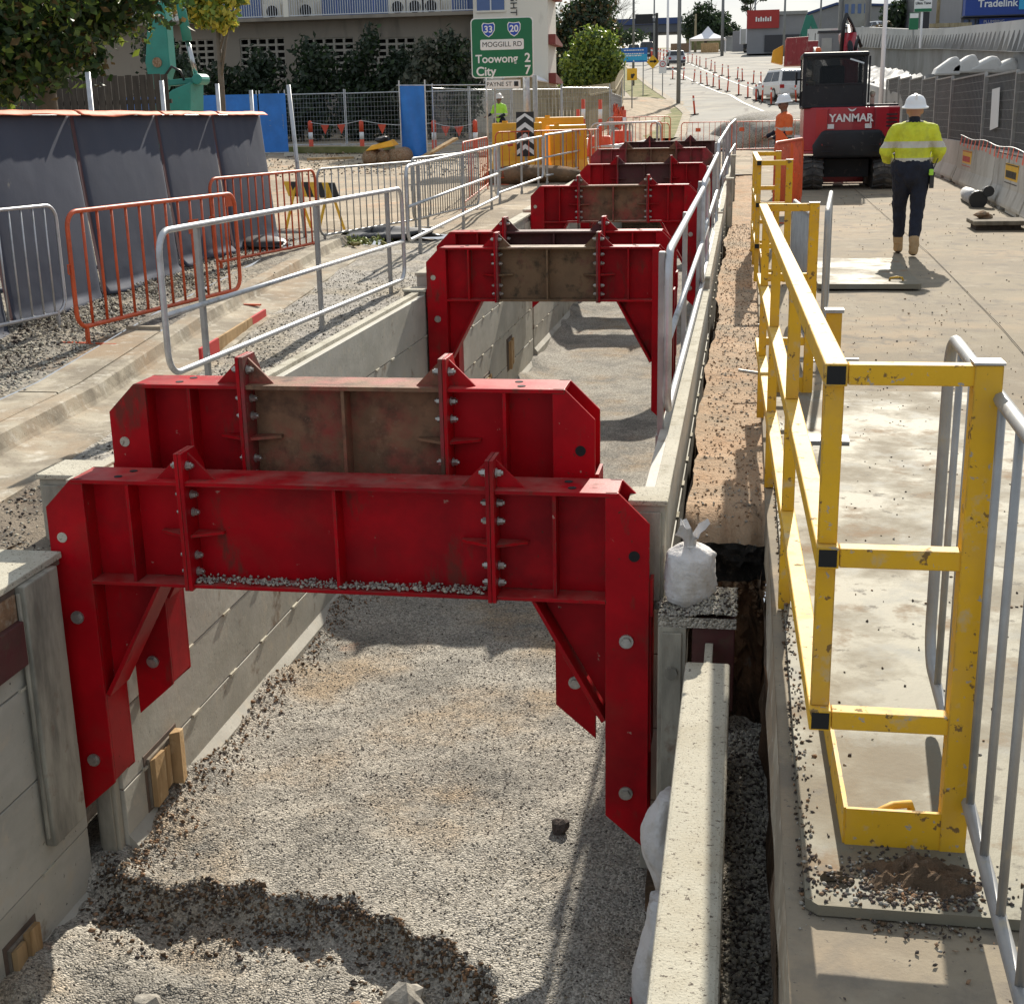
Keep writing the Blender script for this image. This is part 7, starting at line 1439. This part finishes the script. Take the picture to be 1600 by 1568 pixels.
# white geotextile bundles and netting above the shade fence
for i, (x, y, rx, ry, rz_, z) in enumerate(((6.15, 46, .42, .8, .33, 3.2), (6.65, 46, .45, .8, .33, 3.25), (7.25, 46, .55, .9, .30, 3.22), (7.85, 46, .45, .9, .26, 3.18))):
    m = MB(); n = 16
    q = [(x-rx, z-rz_*.7), (x-rx*.8, z-rz_*.05), (x+rx*.35, z+rz_), (x+rx*.65, z+rz_*.95), (x+rx, z+rz_*.1), (x+rx*.9, z-rz_*.7)]
    m.prism(q, 'y', y-ry*.2, y+ry); tag(m.build('fabric_bundle', 'geo_white', bevel=.12), ['leftmost', 'second from the left', 'third from the left, widest', 'rightmost'][i]+' white folded fabric bundle above the shade fence', 'fabric bundle', 'white fabric bundles above the shade fence')
m = MB(); m.box(5.6, 8.1, 46, 47, 1.2, 3.02); tag(m.build('bundle_rack', 'wall_grey'), 'grey rack carrying the white fabric bundles', 'rack')
m = MB(); m.grid(90, 10, lambda u, v: (5.05+1.0*v+.12*vnoise(u*30, v, 2), 46+40*u, 2.35+1.9*u+.5*v+.10*vnoise(u*40, v*2, 2))); tag(m.build('slope_netting', 'net_grey', smooth=True), 'grey plastic netting over the slope behind the excavator cab', 'netting')
m = MB(); m.bar((4.9, 44, 1.9), (4.85, 88, 3.9), .25, .9); tag(m.build('ramp_wall', 'parapet', bevel=.02), 'low pale wall below the grey netting', 'wall')
# ---------------------------------------------------------------- blue shop and signs at the top right
sh = thing('blue_shop', 'blue trade shop with white lettering at the top right corner', 'building', (14, 85, 5.8))
m = MB(); m.box(11.95, 22, 85.2, 100, 5, 12); m.build('walls', 'shop_grey', sh); m = MB(); m.box(12.0, 22, 84.2, 85.2, 7.05, 9.5); fa = m.build('fascia', 'shop_blue', sh); m = MB(); m.box(11.9, 22, 84.1, 85.2, 6.98, 7.04); m.build('fascia_edge', 'shop_dark', sh)
letter('Tradelink', .56, 'sign_white', fa, (13.75-14, 84.18-85, 7.66-5.8), (R(90), 0, 0), 'shop_lettering', bold=.012)
m = MB(); m.prism([(14.9, 7.3), (15.4, 7.3), (15.4, 9), (14.9, 9)], 'y', 84.16, 84.19); m.build('cyan_swoosh', 'board_cyan', fa)
m = MB(); m.box(12.9, 17.5, 84.7, 84.8, 6.1, 6.9); s2 = m.build('lower_sign', 'sign_blue', sh); letter('PLUMBING', .24, 'sign_white', s2, (13.7-14, 84.68-85, 6.72-5.8), (R(90), 0, 0), 'shop_lettering'); letter('HOT WATER', .24, 'sign_white', s2, (13.7-14, 84.68-85, 6.38-5.8), (R(90), 0, 0), 'shop_lettering')
m = MB(); m.box(14.7, 16.5, 84.6, 84.69, 6.2, 6.6); rsn = m.build('red_sign', 'blanket_trim', sh); letter('ON', .3, 'sign_white', rsn, (15.3-14, 84.58-85, 6.4-5.8), (R(90), 0, 0), 'shop_lettering')
for k in range(3): m = MB(); m.box(12.1+.35*k, 12.35+.35*k, 85.1, 85.19, 5.9, 6.9); m.build('window', 'blue_glass', sh)
us = thing('shop_sign', 'white and green shop sign on a pole at the top right', 'shop sign', (8.6, 75, 5.3))
m = MB(); m.box(8.2, 9.05, 75, 75.1, 6.75, 7.7); f_ = m.build('sign_face', 'sign_white', us); m = MB(); m.box(8.2, 9.05, 74.98, 74.998, 6.75, 6.9); m.build('green_band', 'sign_green', f_); letter('Ultra Tune', .17, 'sign_black', f_, (8.62-8.6, -.02, 7.16-5.3), (R(90), 0, 0), 'sign_lettering', bold=.004); m = MB(); m.prism([(8.4, 7.3), (8.8, 7.42), (8.6, 7.28)], 'y', 74.98, 74.998); m.build('swoosh', 'sign_black', f_); m = MB(); m.cyl((8.6, 75.1, 5), (8.6, 75.1, 6.8), .06, 8); m.build('pole', 'canvas_white', us)
gs = thing('shop_sign', 'small green sign board beside the parked blue car', 'shop sign', (8.2, 74, 5.3)); m = MB(); m.box(7.88, 8.33, 74, 74.1, 5.85, 6.65); f_ = m.build('sign_face', 'sign_green', gs); m = MB(); m.box(7.9, 8.31, 73.98, 73.999, 6.4, 6.62); m.build('white_panel', 'sign_white', f_); m = MB(); m.cyl((8.1, 74.05, 5), (8.1, 74.05, 5.9), .05, 8); m.build('pole', 'galv_dull', gs)
m = MB(); m.box(9.6, 11.8, 80, 80.2, 5.8, 6.1); m.box(9.6, 11.8, 80, 80.2, 6.25, 6.45); tag(m.build('timber_rail', 'fence_timber'), 'timber rail fence below the dark trees left of the blue shop', 'fence')
far('dark clipped hedge between the green sign and the blue shop', 10.7, 82, 1.4, 2.0, 91, ('leaf_shrub', 'leaf_dark'), 1800, .25)
db = thing('dark_shop', 'dark grey building behind the trees left of the blue shop', 'building', (16, 112, 7)); m = MB(); m.box(12.8, 24, 112, 125, 6, 14); m.build('walls', 'shop_dark', db); m = MB(); m.box(12.6, 24.2, 111.6, 112, 9.4, 10.0); m.build('awning', 'shop_grey', db)
hz_ = [('pale distant block of flats above the wall, left of the poles', 16.5, 210, 22, 5)]
b2 = thing('distant_block', hz_[0][0], 'building', (14, 210, 12)); m = MB(); m.box(13.0, 17, 210, 220, 11, 18.2); m.build('walls', 'wall_grey', b2); 
for k in range(4): m = MB(); m.box(13.3+.9*k, 13.8+.9*k, 209.95, 210, 15.5, 16.8); m.build('window', 'blue_glass', b2)

t = thing('orange_netting', 'torn orange netting and tape draped on the footpath mesh fence', 'safety mesh', (-5.6, 60, 1))
for k in range(14):
    f = k/13; x = -5.38-.55*f; y = 55.8+10.2*f; z = G(x, y); h_ = random.uniform(.5, 1.5); m = MB(); w_ = random.uniform(.15, .5)
    m.grid(4, 5, lambda u, v: (x+.10+.06*math.sin(u*9+v*5+k), y+w_*u, z+h_-.55*v+.06*math.sin(u*7+k))); o = m.build('netting_strip', 'delin', t, smooth=True)
for i, (x, y, w_, h_) in enumerate(((-4.9, 46.5, .9, .7), (-4.3, 48.0, .8, .9), (-5.6, 45.0, .7, .6), (-3.4, 47.6, .7, .55))):
    z = G(x, y); t = thing('barrier_block', ['low red-orange plastic block left of the trench-end barriers', 'tallest red-orange plastic block behind the white bags', 'small red-orange plastic block near the road sign posts', 'red-orange plastic block right of the tallest one'][i], 'plastic block', (x, y, z), 0, 'red-orange plastic blocks near the trench end')
    m = MB(); m.prism([(x-w_/2, z), (x+w_/2, z), (x+w_/2*.8, z+h_), (x-w_/2*.8, z+h_)], 'y', y, y+.4); b_ = m.build('shell', 'delin', t, bevel=.06); m = MB(); m.box(x-w_*.2, x+w_*.2, y-.012, y, z+h_*.35, z+h_*.6); m.build('handle_recess', 'sign_red', b_)
